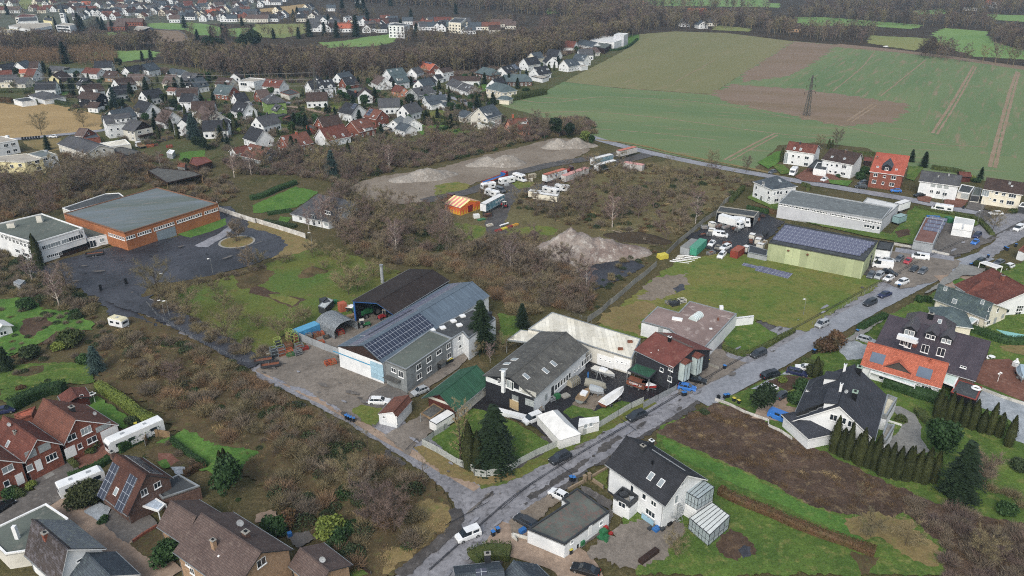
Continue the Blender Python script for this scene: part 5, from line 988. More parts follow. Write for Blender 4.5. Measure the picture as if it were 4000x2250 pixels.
# ---------------- far town
def far(t,x,y,rot,rc,wc,lab,grp,l=12,w=9,hr=8.5,he=4.4,n='far_house',cat='house'):
 p=G(t,x,y,0);b=B();X,Y=l/2,w/2
 for sx in(1,-1):
  q=[(sx*X,-Y,0),(sx*X,Y,0),(sx*X,Y,he),(sx*X,0,hr-.1),(sx*X,-Y,he)];b.po(q if sx>0 else q[::-1],0)
  for yy in(-Y*.45,Y*.45):
   for zz in(1,3.6):q=[(sx*(X+.03),yy-.6,zz),(sx*(X+.03),yy+.6,zz),(sx*(X+.03),yy+.6,zz+1.3),(sx*(X+.03),yy-.6,zz+1.3)];b.po(q if sx>0 else q[::-1],2)
  q=[(-X,sx*Y,0),(X,sx*Y,0),(X,sx*Y,he),(-X,sx*Y,he)];b.po(q if sx<0 else q[::-1],0)
  for i in range(int(l/3)):
   xx=-X+(i+.5)*l/int(l/3)
   for zz in((1,3.4)if he>5 else(1,)):q=[(xx-.6,sx*(Y+.03),zz),(xx+.6,sx*(Y+.03),zz),(xx+.6,sx*(Y+.03),zz+1.3),(xx-.6,sx*(Y+.03),zz+1.3)];b.po(q if sx<0 else q[::-1],2)
  q=[(-X-.4,sx*(Y+.5),he-.4),(X+.4,sx*(Y+.5),he-.4),(X+.4,0,hr),(-X-.4,0,hr)];b.po(q if sx<0 else q[::-1],1)
 b.box(X*.2,X*.2+.8,-.4,.4,hr-1,hr+1,1)
 return b.ob(n,[WC[wc],RC[rc],GL],None,(p.x,p.y,0),R_(rot),label=lab,cat=cat,group=grp)
def farset(t,where,grp,rows,sc=1):
 for r in rows:
  x,y,rot,rc,wc=r[:5];far(t,x,y,rot,rc,wc,f"{WN[wc]} walled {RN[rc]} roofed house {where}",grp+' with '+RN[rc]+' roofs and '+WN[wc]+' walls',*(q*sc for q in(r[5:]or(12,9))))
farset('j','in far town at upper left','far town houses',[(700,92,20,'b','w'),(730,130,100,'r','w'),(785,95,60,'g','w'),(800,125,10,'b','w'),(850,120,95,'s','w'),(905,125,0,'r','y',22,11),(960,150,10,'b','c'),(1015,160,90,'g','w'),(1095,100,30,'g','w'),(1110,155,0,'d','w',16,10),(1165,105,80,'m','W'),(1180,140,10,'s','w'),(1240,110,0,'m','w',18,9),(1290,105,5,'g','w'),(1330,70,30,'s','w'),(1365,70,90,'d','w'),(1290,140,95,'s','w'),(1310,155,60,'b','w'),(1350,140,100,'r','w'),(1395,100,10,'g','w',14,9),(1430,110,90,'m','w'),(1450,160,0,'d','w',18,10),(1440,85,20,'b','w'),(1480,105,80,'s','W'),(1525,90,40,'g','w'),(1560,75,90,'b','w'),(1620,75,0,'s','w',16,9),(1660,72,20,'d','w'),(1745,150,90,'g','c'),(1760,175,0,'b','W'),(1790,140,10,'m','w'),(1825,130,80,'s','w'),(1900,85,30,'r','w'),(1930,165,0,'g','w'),(1880,195,10,'s','w',14,9),(1990,170,90,'b','W'),(2050,95,20,'s','w'),(2130,120,90,'r','w'),(2170,150,30,'q','w'),(2215,130,60,'r','w'),(2240,145,100,'b','w'),(2130,165,10,'o','c'),(2270,215,90,'d','w'),(2190,180,0,'d','w'),(2350,190,95,'s','w'),(2385,150,20,'g','w'),(2430,110,80,'r','w'),(2410,215,10,'q','c',16,9),(2460,205,90,'o','w'),(2510,180,0,'g','b',22,12),(2200,80,40,'m','w'),(2390,75,10,'m','w'),(2450,75,60,'s','w'),(2140,75,90,'g','W'),(570,118,80,'b','w'),(495,115,20,'q','w'),(440,130,0,'r','c'),(350,110,70,'q','W'),(880,75,10,'o','w'),(1000,80,90,'m','w'),(650,100,30,'b','w'),(20,130,10,'r','W',20,10),(150,130,0,'m','w',20,10),(1140,60,20,'b','W'),(1960,120,10,'s','w'),(1650,155,90,'m','c')])
for lab,pts,h,w,r in(('large white school complex with bright flat roofs beside white tower',[(85,262),(300,300),(520,262),(500,232),(200,235)],9,WH,FC_),('pale row of classrooms at left edge below school roofs',[(-60,330),(150,345),(190,300),(-60,290)],8,YEL,FC_),('grey hall with white window band behind school roofs',[(180,220),(385,210),(370,170),(190,175)],9,WH,FD),('yellow cream block of flats beside grey hall',[(435,205),(520,215),(535,180),(450,170)],11,YEL,FD),('white block right of white tower',[(560,255),(700,262),(765,245),(640,230)],7,WH,FC_),('wide red roofed hall in far town left of tower',[(150,175),(300,190),(370,150),(220,140)],8,WH2,R_RED),('pale flat building at far upper edge',[(680,30),(830,40),(850,20),(700,10)],7,WH,FC_)):
 t=FB('far_block',lab,[('j',x,y)for x,y in pts],h,wall=w,roof=r,rim=w)
 for z in(2,5):
  if z+1.5<h:
   for(a,c_)in t.walls:
    v=V3((c_[0]-a[0],c_[1]-a[1],0));l=v.length
    n=V3((v.y,-v.x,0))/l
    if n.y>0 or l<12:continue
    b=B();b.box(1.5,l-1.5,-.05,0,0,1.5);b.ob('window_band',GL,t.o,(a[0],a[1],z),math.atan2(v.y,v.x))
p=G('j',665,290);o=em('white_tower',(p.x,p.y,0),0,label='slim white church tower with pointed spire beside school',cat='tower');b=B();b.box(-2.2,2.2,-2.2,2.2,0,17);b.ob('tower_shaft',WH,o);b=B()
for i in range(4):a=[(-2.2,-2.2),(2.2,-2.2),(2.2,2.2),(-2.2,2.2)];b.po([(*a[i],17),(*a[(i+1)%4],17),(0,0,29)])
b.ob('spire',RS_,o);b=B()
for z in(12,14.5):b.box(-1.4,1.4,-2.25,-2.2,z,z+1.4)
b.ob('belfry_window',GL,o)
t=FB('farm_hall','pale roofed cattle hall on far green field',[('j',1345,300),('j',1420,308),('j',1510,275),('j',1380,262)],6,wall=WD,roof=FC_,rim=FRM,cat='barn')
FB('farm_hall','low dark barn beside pale roofed cattle hall',[('j',1420,305),('j',1540,300),('j',1545,282),('j',1500,272)],4.5,wall=WD,roof=FD,rim=DG,cat='barn')
far('j',1190,300,10,'m','b','brick farmhouse beside cattle hall in far field','farmhouse',18,12,9);far('j',1320,255,5,'m','b','long brick farm building behind cattle hall','farm building',30,10,8)
farset('k','in hill village behind long wood','hill village houses',[(170,215,0,'d','w',16,9),(60,30,10,'s','w'),(130,30,80,'g','w'),(195,48,0,'g','w',20,9),(285,15,90,'s','w'),(285,175,90,'g','w'),(110,190,10,'b','w'),(30,220,0,'m','W',26,12),(-60,160,10,'s','W',20,10),(475,145,0,'s','W',16,12),(548,100,80,'d','w'),(520,175,30,'g','w'),(575,195,90,'b','W'),(605,170,90,'s','w'),(655,230,20,'g','w'),(690,240,90,'t','w'),(610,315,10,'g','w'),(660,315,100,'m','w'),(720,320,95,'g','w'),(745,318,60,'b','w'),(790,270,20,'g','w'),(880,305,0,'q','w',18,10),(905,320,5,'o','w',18,10),(940,290,100,'o','w'),(1050,235,30,'s','w'),(1085,255,90,'q','w'),(1115,325,100,'m','w'),(1155,290,20,'g','w'),(1180,275,100,'b','w'),(1260,290,90,'d','w'),(1265,325,10,'d','w'),(1200,270,0,'r','W'),(1300,225,20,'q','w'),(1330,225,90,'r','w'),(1290,255,10,'b','W'),(1380,235,0,'s','w'),(1530,245,0,'s','w'),(1640,290,0,'m','w'),(1680,250,90,'r','b'),(1690,300,20,'g','w'),(1805,240,100,'d','w'),(1770,245,30,'g','c'),(1880,245,0,'r','W',20,9),(1780,300,10,'s','w'),(1830,305,90,'s','w'),(1890,280,30,'g','w'),(1930,275,90,'g','w'),(2000,300,0,'t','W',18,10),(2110,335,100,'s','w',14,12),(2150,340,10,'s','w'),(2210,300,5,'s','w',16,9),(2365,300,0,'q','c',20,10),(2400,335,10,'b','W'),(2470,270,0,'m','W',24,10),(2560,290,0,'m','W'),(760,110,0,'s','w'),(1040,30,0,'s','w')])
for lab,pts,h in(('white three storey block of flats in hill village',[(1332,255),(1490,262),(1545,245),(1400,232)],12),('pale white house with shallow grey roof above dark pines',[(878,175),(905,180),(965,172),(930,158)],9),('stepped cream white apartment block at right of hill village',[(1938,222),(2060,232),(2115,185),(2000,180)],11)):
 t=FB('far_block',lab,[('k',x,y)for x,y in pts],h,wall=WH if h!=11 else CR_,roof=FD,rim=WH)
 for z in(1.2,4.2,7.2,9.4)[:int(h//3)]:
  for(a,c_)in t.walls:
   v=V3((c_[0]-a[0],c_[1]-a[1],0));l=v.length;n=V3((v.y,-v.x,0))/l
   if n.y>0:continue
   pass
   if 'fw' not in MESHC:bb=B();bb.box(-.9,.9,-.05,0,0,1.4);MESHC['fw']=bb.me_('window',[GL])
   for i in range(int(l/4)):
    q=(i+.5)/int(l/4);add('window',MESHC['fw'],t.o,(a[0]+v.x*q,a[1]+v.y*q,z),math.atan2(v.y,v.x))
farset('a2','at golf course beyond olive field','golf course buildings',[(1300,200,90,'g','w',12,10),(1425,212,100,'s','w',13,11),(1290,195,0,'s','w'),(1500,195,0,'g','W')])
far('a2',900,62,0,'o','b','red roofed farm with white forecourt on golf course','farm',34,16,10);far('a2',1490,135,10,'r','k','long red roofed stable with green doors behind golf houses','stable',60,16,9);far('a2',1390,108,0,'o','b','smaller orange roofed barn left of long stable','barn',24,12,8)
far('a3',1670,60,95,'o','w','white gabled farmhouse with orange roof at upper right','farmhouse',16,12,10);far('a3',1760,28,5,'o','b','long orange roofed barn behind white farmhouse','barn',44,16,11);far('a3',1890,35,0,'o','b','orange roofed barn at upper right corner','barn',36,14,10);far('a3',1520,78,0,'s','w','small pale building left of white farmhouse','outbuilding',16,9,5)
far('a3',190,240,0,'b','T','brown stone house among trees at top of field','stone house',14,10,9)
rn=random.Random(21)
def rfar(t,n,x0,x1,y0,y1,where,grp):farset(t,where,grp,[(rn.uniform(x0,x1),rn.uniform(y0,y1),rn.choice((0,10,20,80,90,100)),rn.choice('gdsgdbrqm'),rn.choice('wwwwwWc'))for i in range(n)])
rfar('j',46,560,2560,62,205,'in far town at upper left','far town houses');rfar('j',30,-60,2576,15,70,'on top edge of far town','upper far town houses');rfar('j',10,1700,2560,150,240,'at lower end of far town','lower far town houses');rfar('k',18,560,2250,240,320,'in hill village behind long wood','hill village houses');rfar('k',12,0,620,0,230,'at left of hill village','left hill village houses')
# ---------------- vehicles
TYRE=M('tyre rubber','#17181a');RIM=M('alloy rim','#9a9da0',rough=.35,metal=.6);HLG=M('headlight glass','#d5dbe0',rough=.1);TLG=M('tail light','#8e1c1c',rough=.2)
CPT={k:M('car paint '+k,c,tuple(x*.9 for x in lin(c)[:3]),s=(.5,2,4),rough=.28,spec=.6,fine=.03)for k,c in dict(white='#dcdfe1',black='#17191c',grey='#565b61',dark='#2b2f35',silver='#a0a5a9',blue='#1f5aa8',navy='#232a4c',bright='#2b6fc0',red='#a52a35',wine='#4a1f2a',anth='#34383d',cream='#d2cbb4').items()}
def loft(b,secs,m=0,cap=True):
 n0=len(b.v);k=len(secs[0])
 for s in secs:b.v+=[tuple(p)for p in s]
 for i in range(len(secs)-1):
  for j in range(k):
   j2=(j+1)%k;b.f.append((n0+i*k+j,n0+i*k+j2,n0+(i+1)*k+j2,n0+(i+1)*k+j));b.m.append(m if not callable(m)else m(i,j))
 if cap:b.f.append(tuple(n0+k-1-j for j in range(k)));b.m.append(0);e=n0+(len(secs)-1)*k;b.f.append(tuple(e+j for j in range(k)));b.m.append(0)
def wm_(r,w):
 def f():
  b=B();b.tu((0,-w/2,0),(0,w/2,0),r,r,14,0,True);b.tu((0,-w/2-.01,0),(0,w/2+.01,0),r*.6,r*.6,10,1,True);return b.me_('wheel',[TYRE,RIM])
 return tpl('wh%.2f%.2f'%(r,w),f)
CT={'hatch':(4.1,1.76,[(2.05,.62),(1.9,.78),(.95,.95),(-1.95,.98),(-2.05,.7)],[(1.,.95),(.3,1.44),(-1.35,1.43),(-1.92,1.)]),'estate':(4.8,1.84,[(2.4,.6),(2.25,.76),(1.15,.95),(-2.3,.98),(-2.4,.65)],[(1.2,.95),(.4,1.45),(-1.75,1.43),(-2.25,1.)]),'suv':(4.7,1.9,[(2.35,.72),(2.2,.95),(1.15,1.08),(-2.25,1.12),(-2.35,.8)],[(1.2,1.08),(.5,1.66),(-1.7,1.64),(-2.2,1.14)]),'sedan':(4.7,1.82,[(2.35,.6),(2.2,.76),(1.1,.94),(-1.5,.98),(-2.25,.98),(-2.35,.65)],[(1.15,.94),(.35,1.42),(-.9,1.42),(-1.65,1.)]),'mpv':(4.5,1.82,[(2.25,.65),(2.1,.9),(1.45,1.05),(-2.15,1.08),(-2.25,.7)],[(1.5,1.05),(.65,1.72),(-1.9,1.72),(-2.15,1.1)]),'van':(5.2,1.95,[(2.6,.7),(2.45,1.),(2.,1.18),(-2.55,1.2),(-2.6,.7)],[(2.,1.18),(1.25,1.94),(-2.4,1.94),(-2.57,1.2)]),'smallvan':(4.4,1.82,[(2.2,.65),(2.05,.92),(1.35,1.08),(-2.15,1.1),(-2.2,.7)],[(1.4,1.08),(.6,1.8),(-2.,1.82),(-2.17,1.1)]),'transit':(6.,2.05,[(3.,.75),(2.85,1.15),(2.35,1.35),(-2.95,1.4),(-3.,.7)],[(2.35,1.35),(1.55,2.45),(-2.9,2.5),(-2.98,1.4)])}
def carmeshes(ty,glassrear=True):
 def f():
  L,W,lo,up=CT[ty];b=B();w=W/2
  secs=[]
  for i,(x,z)in enumerate(lo):
   ww=w*(.86 if i in(0,len(lo)-1)else 1.);secs.append([(x,-ww*.96,.24),(x,-ww,.55),(x,-ww*.96,z-.06),(x,-ww*.86,z),(x,ww*.86,z),(x,ww*.96,z-.06),(x,ww,.55),(x,ww*.96,.24)])
  loft(b,secs[::-1]);g=B();us=[]
  for i,(x,z)in enumerate(up):
   ww=w*(.84 if z<1.2*up[0][1]and i in(0,len(up)-1)else.7 if ty not in('van','transit','smallvan')else.8)
   us.append((x,z,ww))
  (x0,z0,w0),(x1,z1,w1),(x2,z2,w2),(x3,z3,w3)=us;zb=z0-.05
  A=[(x0,-w0,zb),(x3,-w3,zb),(x3,w3,zb),(x0,w0,zb)];R=[(x1,-w1,z1),(x2,-w2,z2),(x2,w2,z2),(x1,w1,z1)]
  van=ty in('van','transit','smallvan');
  b.po([(x1,-w1,z1+.02),(x1,w1,z1+.02),(x2,w2,z2+.02),(x2,-w2,z2+.02)][::-1][::-1],0);n=len(b.v)
  b.box(x2,x1,-w2*.98,w2*.98,min(z1,z2)-.04,max(z1,z2)+.015)
  g.po([A[0],R[0],R[3],A[3]][::-1]);
  if van:
   xs=x1-.95;t=(x1-xs)/(x1-x2);zs=z1+(z2-z1)*t
   g.po([A[0],(xs,-w0,zb),(xs,-w1,zs),R[0]]);g.po([A[3],R[3],(xs,w1,zs),(xs,w0,zb)])
   b.po([(xs,-w0,zb),A[1],R[1],(xs,-w1,zs)]);b.po([(xs,w0,zb),(xs,w1,zs),R[2],A[2]]);b.po([A[1],A[2],R[2],R[1]])
   for s in(1,-1):
    if ty!='transit':q=[(xs-.3,s*(w0-.0),zb+.15),(xs-1.4,s*w0,zb+.15),(xs-1.4,s*(w1+.025),zs-.12),(xs-.3,s*(w1+.025),zs-.12)];g.po(q if s<0 else q[::-1])
  else:
   g.po([A[0],A[1],R[1],R[0]]);g.po([A[3],R[3],R[2],A[2]]);g.po([A[1],A[2],R[2],R[1]])
   for s in(1,-1):
    for xx in((x0+x1)*.5-.1-(x1-x2)*.28,(x1*.42+x2*.58)-.2):b.tu((xx,s*w0*1.,zb),(xx,s*w1*1.01,z1),.05,n=4)
    b.tu((x0,s*w0,zb),(x1,s*w1,z1),.05,n=4);b.tu((x3,s*w3,zb),(x2,s*w2,z2),.06,n=4)
   if ty in('estate','suv'):
    for s in(1,-1):b.tu((x1-.2,s*w1*.85,z1+.06),(x2+.2,s*w2*.85,z2+.06),.025,n=3)
  h=B();zf=lo[0][1]+.03;h.box(L/2-.16,L/2-.02,-.32*W-.18,-.32*W+.14,zf-.12,zf+.06)
  tl=B();tl.box(-L/2-.01,-L/2+.1,-.4*W,-.4*W+.22,.72,.95);k=B();k.box(L/2-.12,L/2+.01,-w*.7,w*.7,.3,.46);k.box(-L/2-.015,-L/2+.1,-w*.3,w*.3,.5,.62)
  return b,g.me_('windows',[GL]),h.me_('headlight',[HLG]),tl.me_('taillight',[TLG]),k.me_('bumper',[BLK])
 return tpl('car'+ty,f)
def pf(t,x1,y1,x2,y2,z=.7,z0=.1):
 a=G(t,x1,y1,z);c=G(t,x2,y2,z);m=(a+c)/2;return(m.x,m.y,z0),math.atan2(c.y-a.y,c.x-a.x)
WTY={'hatch':'hatchback','estate':'estate car','suv':'SUV','sedan':'saloon','mpv':'people carrier','van':'van','smallvan':'small van','transit':'high roofed van'}
def car(ty,paint,label,t,x1,y1,x2,y2,name='parked_car',cat='car',dup=None):
 label={'anth':'dark grey','bright':'bright blue'}.get(paint,paint)+' '+WTY[ty]+' '+label;bm,g,h,tl,k=carmeshes(ty);loc,rz=pf(t,x1,y1,x2,y2);o=em(name,loc,rz,label=label,cat=cat)
 body=tpl('body'+ty+paint,lambda:bm.me_('body',[CPT[paint]],False));add('body',body,o);add('windows',g,o);L,W=CT[ty][:2];r=.33 if ty!='transit' else.36
 for sx in(L/2-.85,-L/2+.8):
  for sy in(1,-1):add('wheel',wm_(r,.22),o,(sx,sy*(W/2-.1),r-.02))
 for sy in(1,-1):
  q=add('headlight',h,o);q.scale=(1,sy,1);q=add('taillight',tl,o);q.scale=(1,sy,1)
 add('bumper',k,o);return o
def dirz(t,x,y,deg,L):
 p=G(t,x,y);return p
CARS=[('smallvan','white','driving on lower junction','c1',1670,1110,1530,1165,'delivery_van','van'),('suv','dark','parked on verge below curved white fence','c2',425,525,300,585),('suv','dark','parked at white slatted fence beside white tents','c2',1000,215,880,262),('hatch','white','with dark roof half hidden behind white garage','c2',410,862,300,805),('estate','anth','parked beside flat roof of white garage','c2',165,1070,50,1005),('sedan','black','on brick lane at bottom edge','c2',640,1425,470,1375),('estate','white','standing on works forecourt','c1',862,125,1002,128),('hatch','silver','beside green roofed barn','c1',1285,32,1190,70),('hatch','bright','outside black building','c2',1270,15,1375,35),('sedan','black','beside glass porches of black building','b2',1345,1405,1440,1425),('mpv','anth','parked at clipped hedge corner','b2',1908,1200,1812,1240),('suv','dark','on street left of forecourt entrance','b3',60,1368,-30,1390),('estate','navy','beside rock garden forecourt','b3',150,1345,290,1375),('estate','white','behind dark blue saloon','b3',330,1335,240,1320),('hatch','white','under evergreen on forecourt','c3',50,25,-20,60),('hatch','anth','with red tail lights on forecourt','c3',70,105,150,60),('van','bright','with black sides beside hipped garage','c3',25,225,165,280,'parked_van','van'),('suv','black','on street below forecourt hedge','e',100,395,265,340),('mpv','silver','on street below paddock','b3',455,975,362,1018),('mpv','dark','on roadside by paddock fence','b3',812,818,728,852),('sedan','navy','in roadside bay by paddock fence','b3',915,760,845,785),('suv','white','with blue bonnet at car park entrance','b3',1052,665,970,698),('hatch','white','at front of car park','b3',940,635,880,665),('mpv','silver','in front row of car park','b3',862,612,815,655),('estate','grey','in front row next to green hall','b3',790,605,762,645),('estate','black','behind front row of car park','b3',870,595,965,622),('transit','white','beside green hall','b3',940,565,785,548,'panel_van','van'),('hatch','white','at white annex','b3',840,490,815,520),('hatch','silver','near annex corner','b3',885,515,940,512),('estate','grey','next to red hatchback','b3',1015,480,965,525),('hatch','red','in car park','b3',1075,500,1035,540),('van','white','with pale blue lettering in car park','b3',1215,500,1085,482,'panel_van','van'),('hatch','dark','in middle of car park','b3',1125,560,1075,602),('estate','grey','parked right of black hatchback','b3',1195,570,1140,620),('hatch','bright','on gravel lot','b3',1585,360,1540,395),('suv','navy','on gravel lot','b3',1605,305,1550,350),('van','white','at right edge crossing','b3',1930,255,1850,295,'panel_van','van'),('estate','anth','by white pergola','b3',1630,505,1570,535),('estate','grey','in courtyard behind pergola','b3',1770,520,1710,545),('estate','white','beside courtyard wall','b3',1845,550,1780,575),('estate','white','on far street corner','n',2020,985,1715,985),('hatch','white','on drive between white houses','a3',445,1345,405,1362),('estate','anth','in front of orange roofed brick house','a3',755,1410,650,1405),('suv','grey','behind dark estate at brick house','a3',740,1375,690,1385),('hatch','bright','outside orange roofed brick house','a3',1010,1440,920,1435),('sedan','black','in shadow of garages','b3',1165,20,1120,25),('hatch','grey','left of small motorhome at pyramid roof house','a3',60,1290,5,1305),('estate','silver','on red drive above orange roof','b3',690,1100,800,1130),('hatch','white','driving on country road by stubble field','a0',440,1028,365,1030),('hatch','white','by tall white three storey house','g',1050,585,990,590),('hatch','white','beyond top of crop field','a3',910,352,868,350),('hatch','anth','at village lane corner','i',955,635,912,622),('hatch','dark','behind double carport','i',395,440,370,430),('suv','wine','behind double carport','i',455,432,415,436),('hatch','silver','at white garage house','i',515,405,480,418),('hatch','white','under carport at white gable','i',150,870,85,890),('hatch','black','at left photo edge on gravel drive','c0',0,940,40,915),('sedan','navy','beside shed in allotments corner','c0',-20,205,70,190),('hatch','bright','in front of apartment house','h',1300,535,1360,525),('hatch','red','right of bright blue one at apartment house','h',1375,525,1440,515),('suv','black','under trees right of cream trailers','l',1680,790,1770,790),('suv','black','left under trees below cream trailers','l',1320,830,1395,825)]
for c in CARS:car(*c)
def boxveh(name,label,cat,t,x1,y1,x2,y2,L,W,H,zf,body,top,extra=None,wheels=((-.25),(.25)),z=1.5,nose=.12,win=()):
 loc,rz=pf(t,x1,y1,x2,y2,z,.1);o=em(name,loc,rz,label=label,cat=cat);b=B();X,Y=L/2,W/2;r=.12
 secs=[]
 for x,s in((-X,.94),(-X+r,1),(X-max(nose,r),1),(X,.9 if nose>.2 else.94)):
  zt=H-(.12 if s<1 else 0)-(nose*.8 if s==.9 else 0);secs.append([(x,-Y,zf),(x,-Y,zt-.12),(x,-Y+.1,zt),(x,Y-.1,zt),(x,Y,zt-.12),(x,Y,zf)])
 loft(b,secs[::-1],lambda i,j:1 if j in(1,2,3)else 0);b.ob('body',[body,top],o)
 for k in wheels:
  for sy in(1,-1):add('wheel',wm_(.36,.24),o,(k*L,sy*(Y-.12),.34))
 for(x,zz,w,h,side)in win:
  bb=B()
  if side in 'LR':y=Y if side=='L' else-Y;bb.box(x-w/2,x+w/2,y-.02,y+.02,zz,zz+h)
  elif side=='T':bb.box(x-w/2,x+w/2,-h/2,h/2,H,H+.08)
  else:xx=X if side=='F' else-X;bb.box(xx-.04,xx+.03,-w/2,w/2,zz,zz+h)
  bb.ob('window' if side!='T' else 'roof_hatch',GL if side!='T' else LG,o)
 if extra:extra(o,X,Y,H)
 return o
def caravan(label,*a,L=6,name='caravan',body=None,top=None):
 def ex(o,X,Y,H):b=B();b.tu((X,-.5,.5),(X+1.1,0,.45),.05,n=4);b.tu((X,.5,.5),(X+1.1,0,.45),.05,n=4);b.ob('drawbar',SL,o)
 return boxveh(name,label,'caravan',*a,L,2.25,2.65,.45,body or CPT['white'],top or WH,ex,(-.03,.1)if L>6 else(.03,),1.5,.35,[(-.25*L,1.3,1.1,.6,'R'),(.2*L,1.3,1.1,.6,'R'),(-.25*L,1.3,1.1,.6,'L'),(.2*L,1.3,1.1,.6,'L'),(0,1.3,1.6,.6,'F'),(0,1.3,1.6,.6,'B'),(0,0,.7,.7,'T')])
def motorhome(label,*a,L=7,H=2.9,bus=False):
 def ex(o,X,Y,H):
  b=B()
  if not bus:loft(b,[[(x,-Y*.95,.45),(x,-Y*.95,z),(x,Y*.95,z),(x,Y*.95,.45)]for x,z in((X-.1,1.9),(X+.5,1.35),(X+1.1,1.05),(X+1.25,.7))][::-1]);b.ob('cab',CPT['white'],o);w=B();w.po([(X+.52,-.9,1.36),(X+.52,.9,1.36),(X-.0,.9,1.98),(X-.0,-.9,1.98)]);w.ob('windscreen',GL,o)
 return boxveh('motorhome',label,'motorhome',*a,L,2.35,H,.4,CPT['white'],WH,ex,(-.28,.33),1.5,.5 if bus else.25,[(-.3*L,1.45,1.3,.65,'R'),(.0*L,1.45,1.1,.65,'R'),(.32*L,1.4,1.3,.75,'R'),(-.3*L,1.45,1.3,.65,'L'),(.1*L,1.45,1.3,.65,'L'),(.32*L,1.4,1.3,.75,'L'),(0,1.35,1.9,.9,'F'),(0,1.5,1.2,.6,'B'),(-.2*L,0,.6,.6,'T'),(.2*L,0,.8,.6,'T')])
motorhome('long white bus shaped motorhome on brick drive','c0',1130,340,905,440,L=11,H=3.1,bus=True)
motorhome('white motorhome with dark windscreen roof light beside solar brick house','c0',510,785,715,700,L=7.6,H=2.95,bus=True)
motorhome('white motorhome with overcab on far street','n',790,900,330,830,L=6)
motorhome('small white motorhome beside pyramid roof house','a3',215,1270,175,1310,L=5.2)
motorhome('white motorhome in circus caravan circle','l',1000,440,1110,475,L=5.6)
caravan('old cream caravan with blue stripe at lane end','b0',858,970,930,985,L=4.6,top=M('cream caravan roof','#cfc9a8'))
caravan('rounded white caravan left in circus circle','l',745,550,590,575,L=6)
caravan('white caravan with porch awning in circus circle','l',1000,475,800,515,L=7)
caravan('white caravan hidden behind lorry trailer','l',660,640,770,670,L=6.4)
caravan('white caravan with many windows behind cream site trailers','l',1360,600,1550,645,L=7)
caravan('small white caravan under trees at gravel fork','l',1525,580,1670,600,L=6)
car('van','grey','beside rounded caravan','l',770,600,870,640,'minibus','van')
def trl(name,label,cat,t,x1,y1,x2,y2,L,body,top,H=4,zf=1.1,txt=None,W=2.5,wh=True,stripe=None):
 loc,rz=pf(t,x1,y1,x2,y2,H,.1);o=em(name,loc,rz,label=label,cat=cat);b=B();X,Y=L/2,W/2
 b.box(-X,X,-Y,Y,zf,H,0,1)
 b.ob('body',[body,top],o);f=B()
 for s in(1,-1):
  f.box(-X,X,s*Y-.02,s*Y+.02,zf-.12,zf+.02);f.box(-X,X,s*Y-.03,s*Y+.03,H-.14,H+.03)
 for sx in(-X,X):f.box(sx-.03,sx+.03,-Y,Y,H-.14,H+.03)
 f.ob('frame',DG if cat!='container' else RU if 'red' in label else top,o)
 if wh:
  for k in(-.36,-.27,-.18):
   for s in(1,-1):add('wheel',wm_(.5,.3),o,(k*L,s*(Y-.2),.5))
  f=B();f.box(-X*.9,X*.9,-.45,.45,.85,zf-.1);f.ob('chassis',DG,o)
 if stripe:
  for s in(1,-1):f=B();f.box(-X+.2,X-.2,s*(Y+.02)-.012,s*(Y+.02)+.012,zf+.15,H-.25);f.ob('side_curtain',stripe,o)
 if txt:
  for s in(-1,):
   q=letters(txt[0],txt[1],txt[2],o);q.location=(txt[3]*L,s*(Y+.06),(zf+H)/2+.1);q.rotation_euler=(R_(90),0,0 if s<0 else math.pi)
 return o
WCON=M('white dirty container','#c6c4c2','#a9a6a2','#8c7466',kind='corr',ts=(.35,1),t3=.66,mc=.85);CT_=M('blue grey curtain','#6f93a0','#3f6274','#a9bcc0',t3=.5)
trl('semi_trailer','white roofed lorry trailer with blue teal curtain side beside circus tent','trailer','l',590,800,850,665,13.6,WH,TARP,4,1.1,('De Gordijn',1.3,WH,.22),stripe=M('teal lorry curtain','#5f8d9b','#294b5e','#a8c0c4',t3=.52))
trl('circus_trailer','orange roofed white circus trailer with open rear and blue emblem','trailer','l',1355,435,1650,345,13,WH,M('orange lorry roof','#bb6a55'),3.9,1.1,('❖',1.6,BLUEP,-.05))
for x1,y1,x2,y2,l in((1610,440,1720,405,'pink roofed white container, nearest of chained three'),(1715,400,1815,370,'pink roofed white container, middle of chained three'),(1810,368,1905,338,'pink roofed white container, farthest of chained three')):trl('container',l,'container','l',x1,y1,x2,y2,5.2,WCON,M('pink container roof','#c4908b'),2.7,.15,wh=False)
trl('semi_trailer','white lorry trailer with sky blue picture side on waste ground','trailer','l',1945,235,2245,160,12.5,WH,TARP,4,1.1,stripe=CT_)
trl('semi_trailer','dark curtain lorry trailer with pale roof beside blue picture trailer','trailer','l',2000,310,2285,235,12,WH,TARP,3.6,1.1,stripe=M('dark green curtain','#28342e'))
trl('circus_trailer','salmon roofed white trailer on red chassis at lane bend','trailer','l',2290,130,2530,70,12,WCON,M('salmon trailer roof','#b9705e'),3.8,1.2)
trl('container','white container with pink top near field lane','container','l',2400,268,2600,300,9,WCON,M('pink container roof',''),2.8,.15,wh=False)
trl('container','turquoise container with rusty roof patch at paddock edge','container','b2',1360,430,1450,350,9.5,M('turquoise container','#3f9d80',kind='corr',ts=(.3,1),mc=.8),M('turquoise lid','#4d8f79'),2.6,.1,wh=False)
trl('container','grey shed container beside turquoise one','container','b2',1300,425,1390,355,9,LG,M('rusty grey sheet','#7d7f7e'),2.5,.1,wh=False,W=3)
trl('container','rusty red container in storage yard','container','b2',1680,445,1730,410,5.5,M('brick red container','#8a3a2c',kind='corr',ts=(.3,1),mc=.8),M('faded red lid','#93503f'),2.6,.1,wh=False)
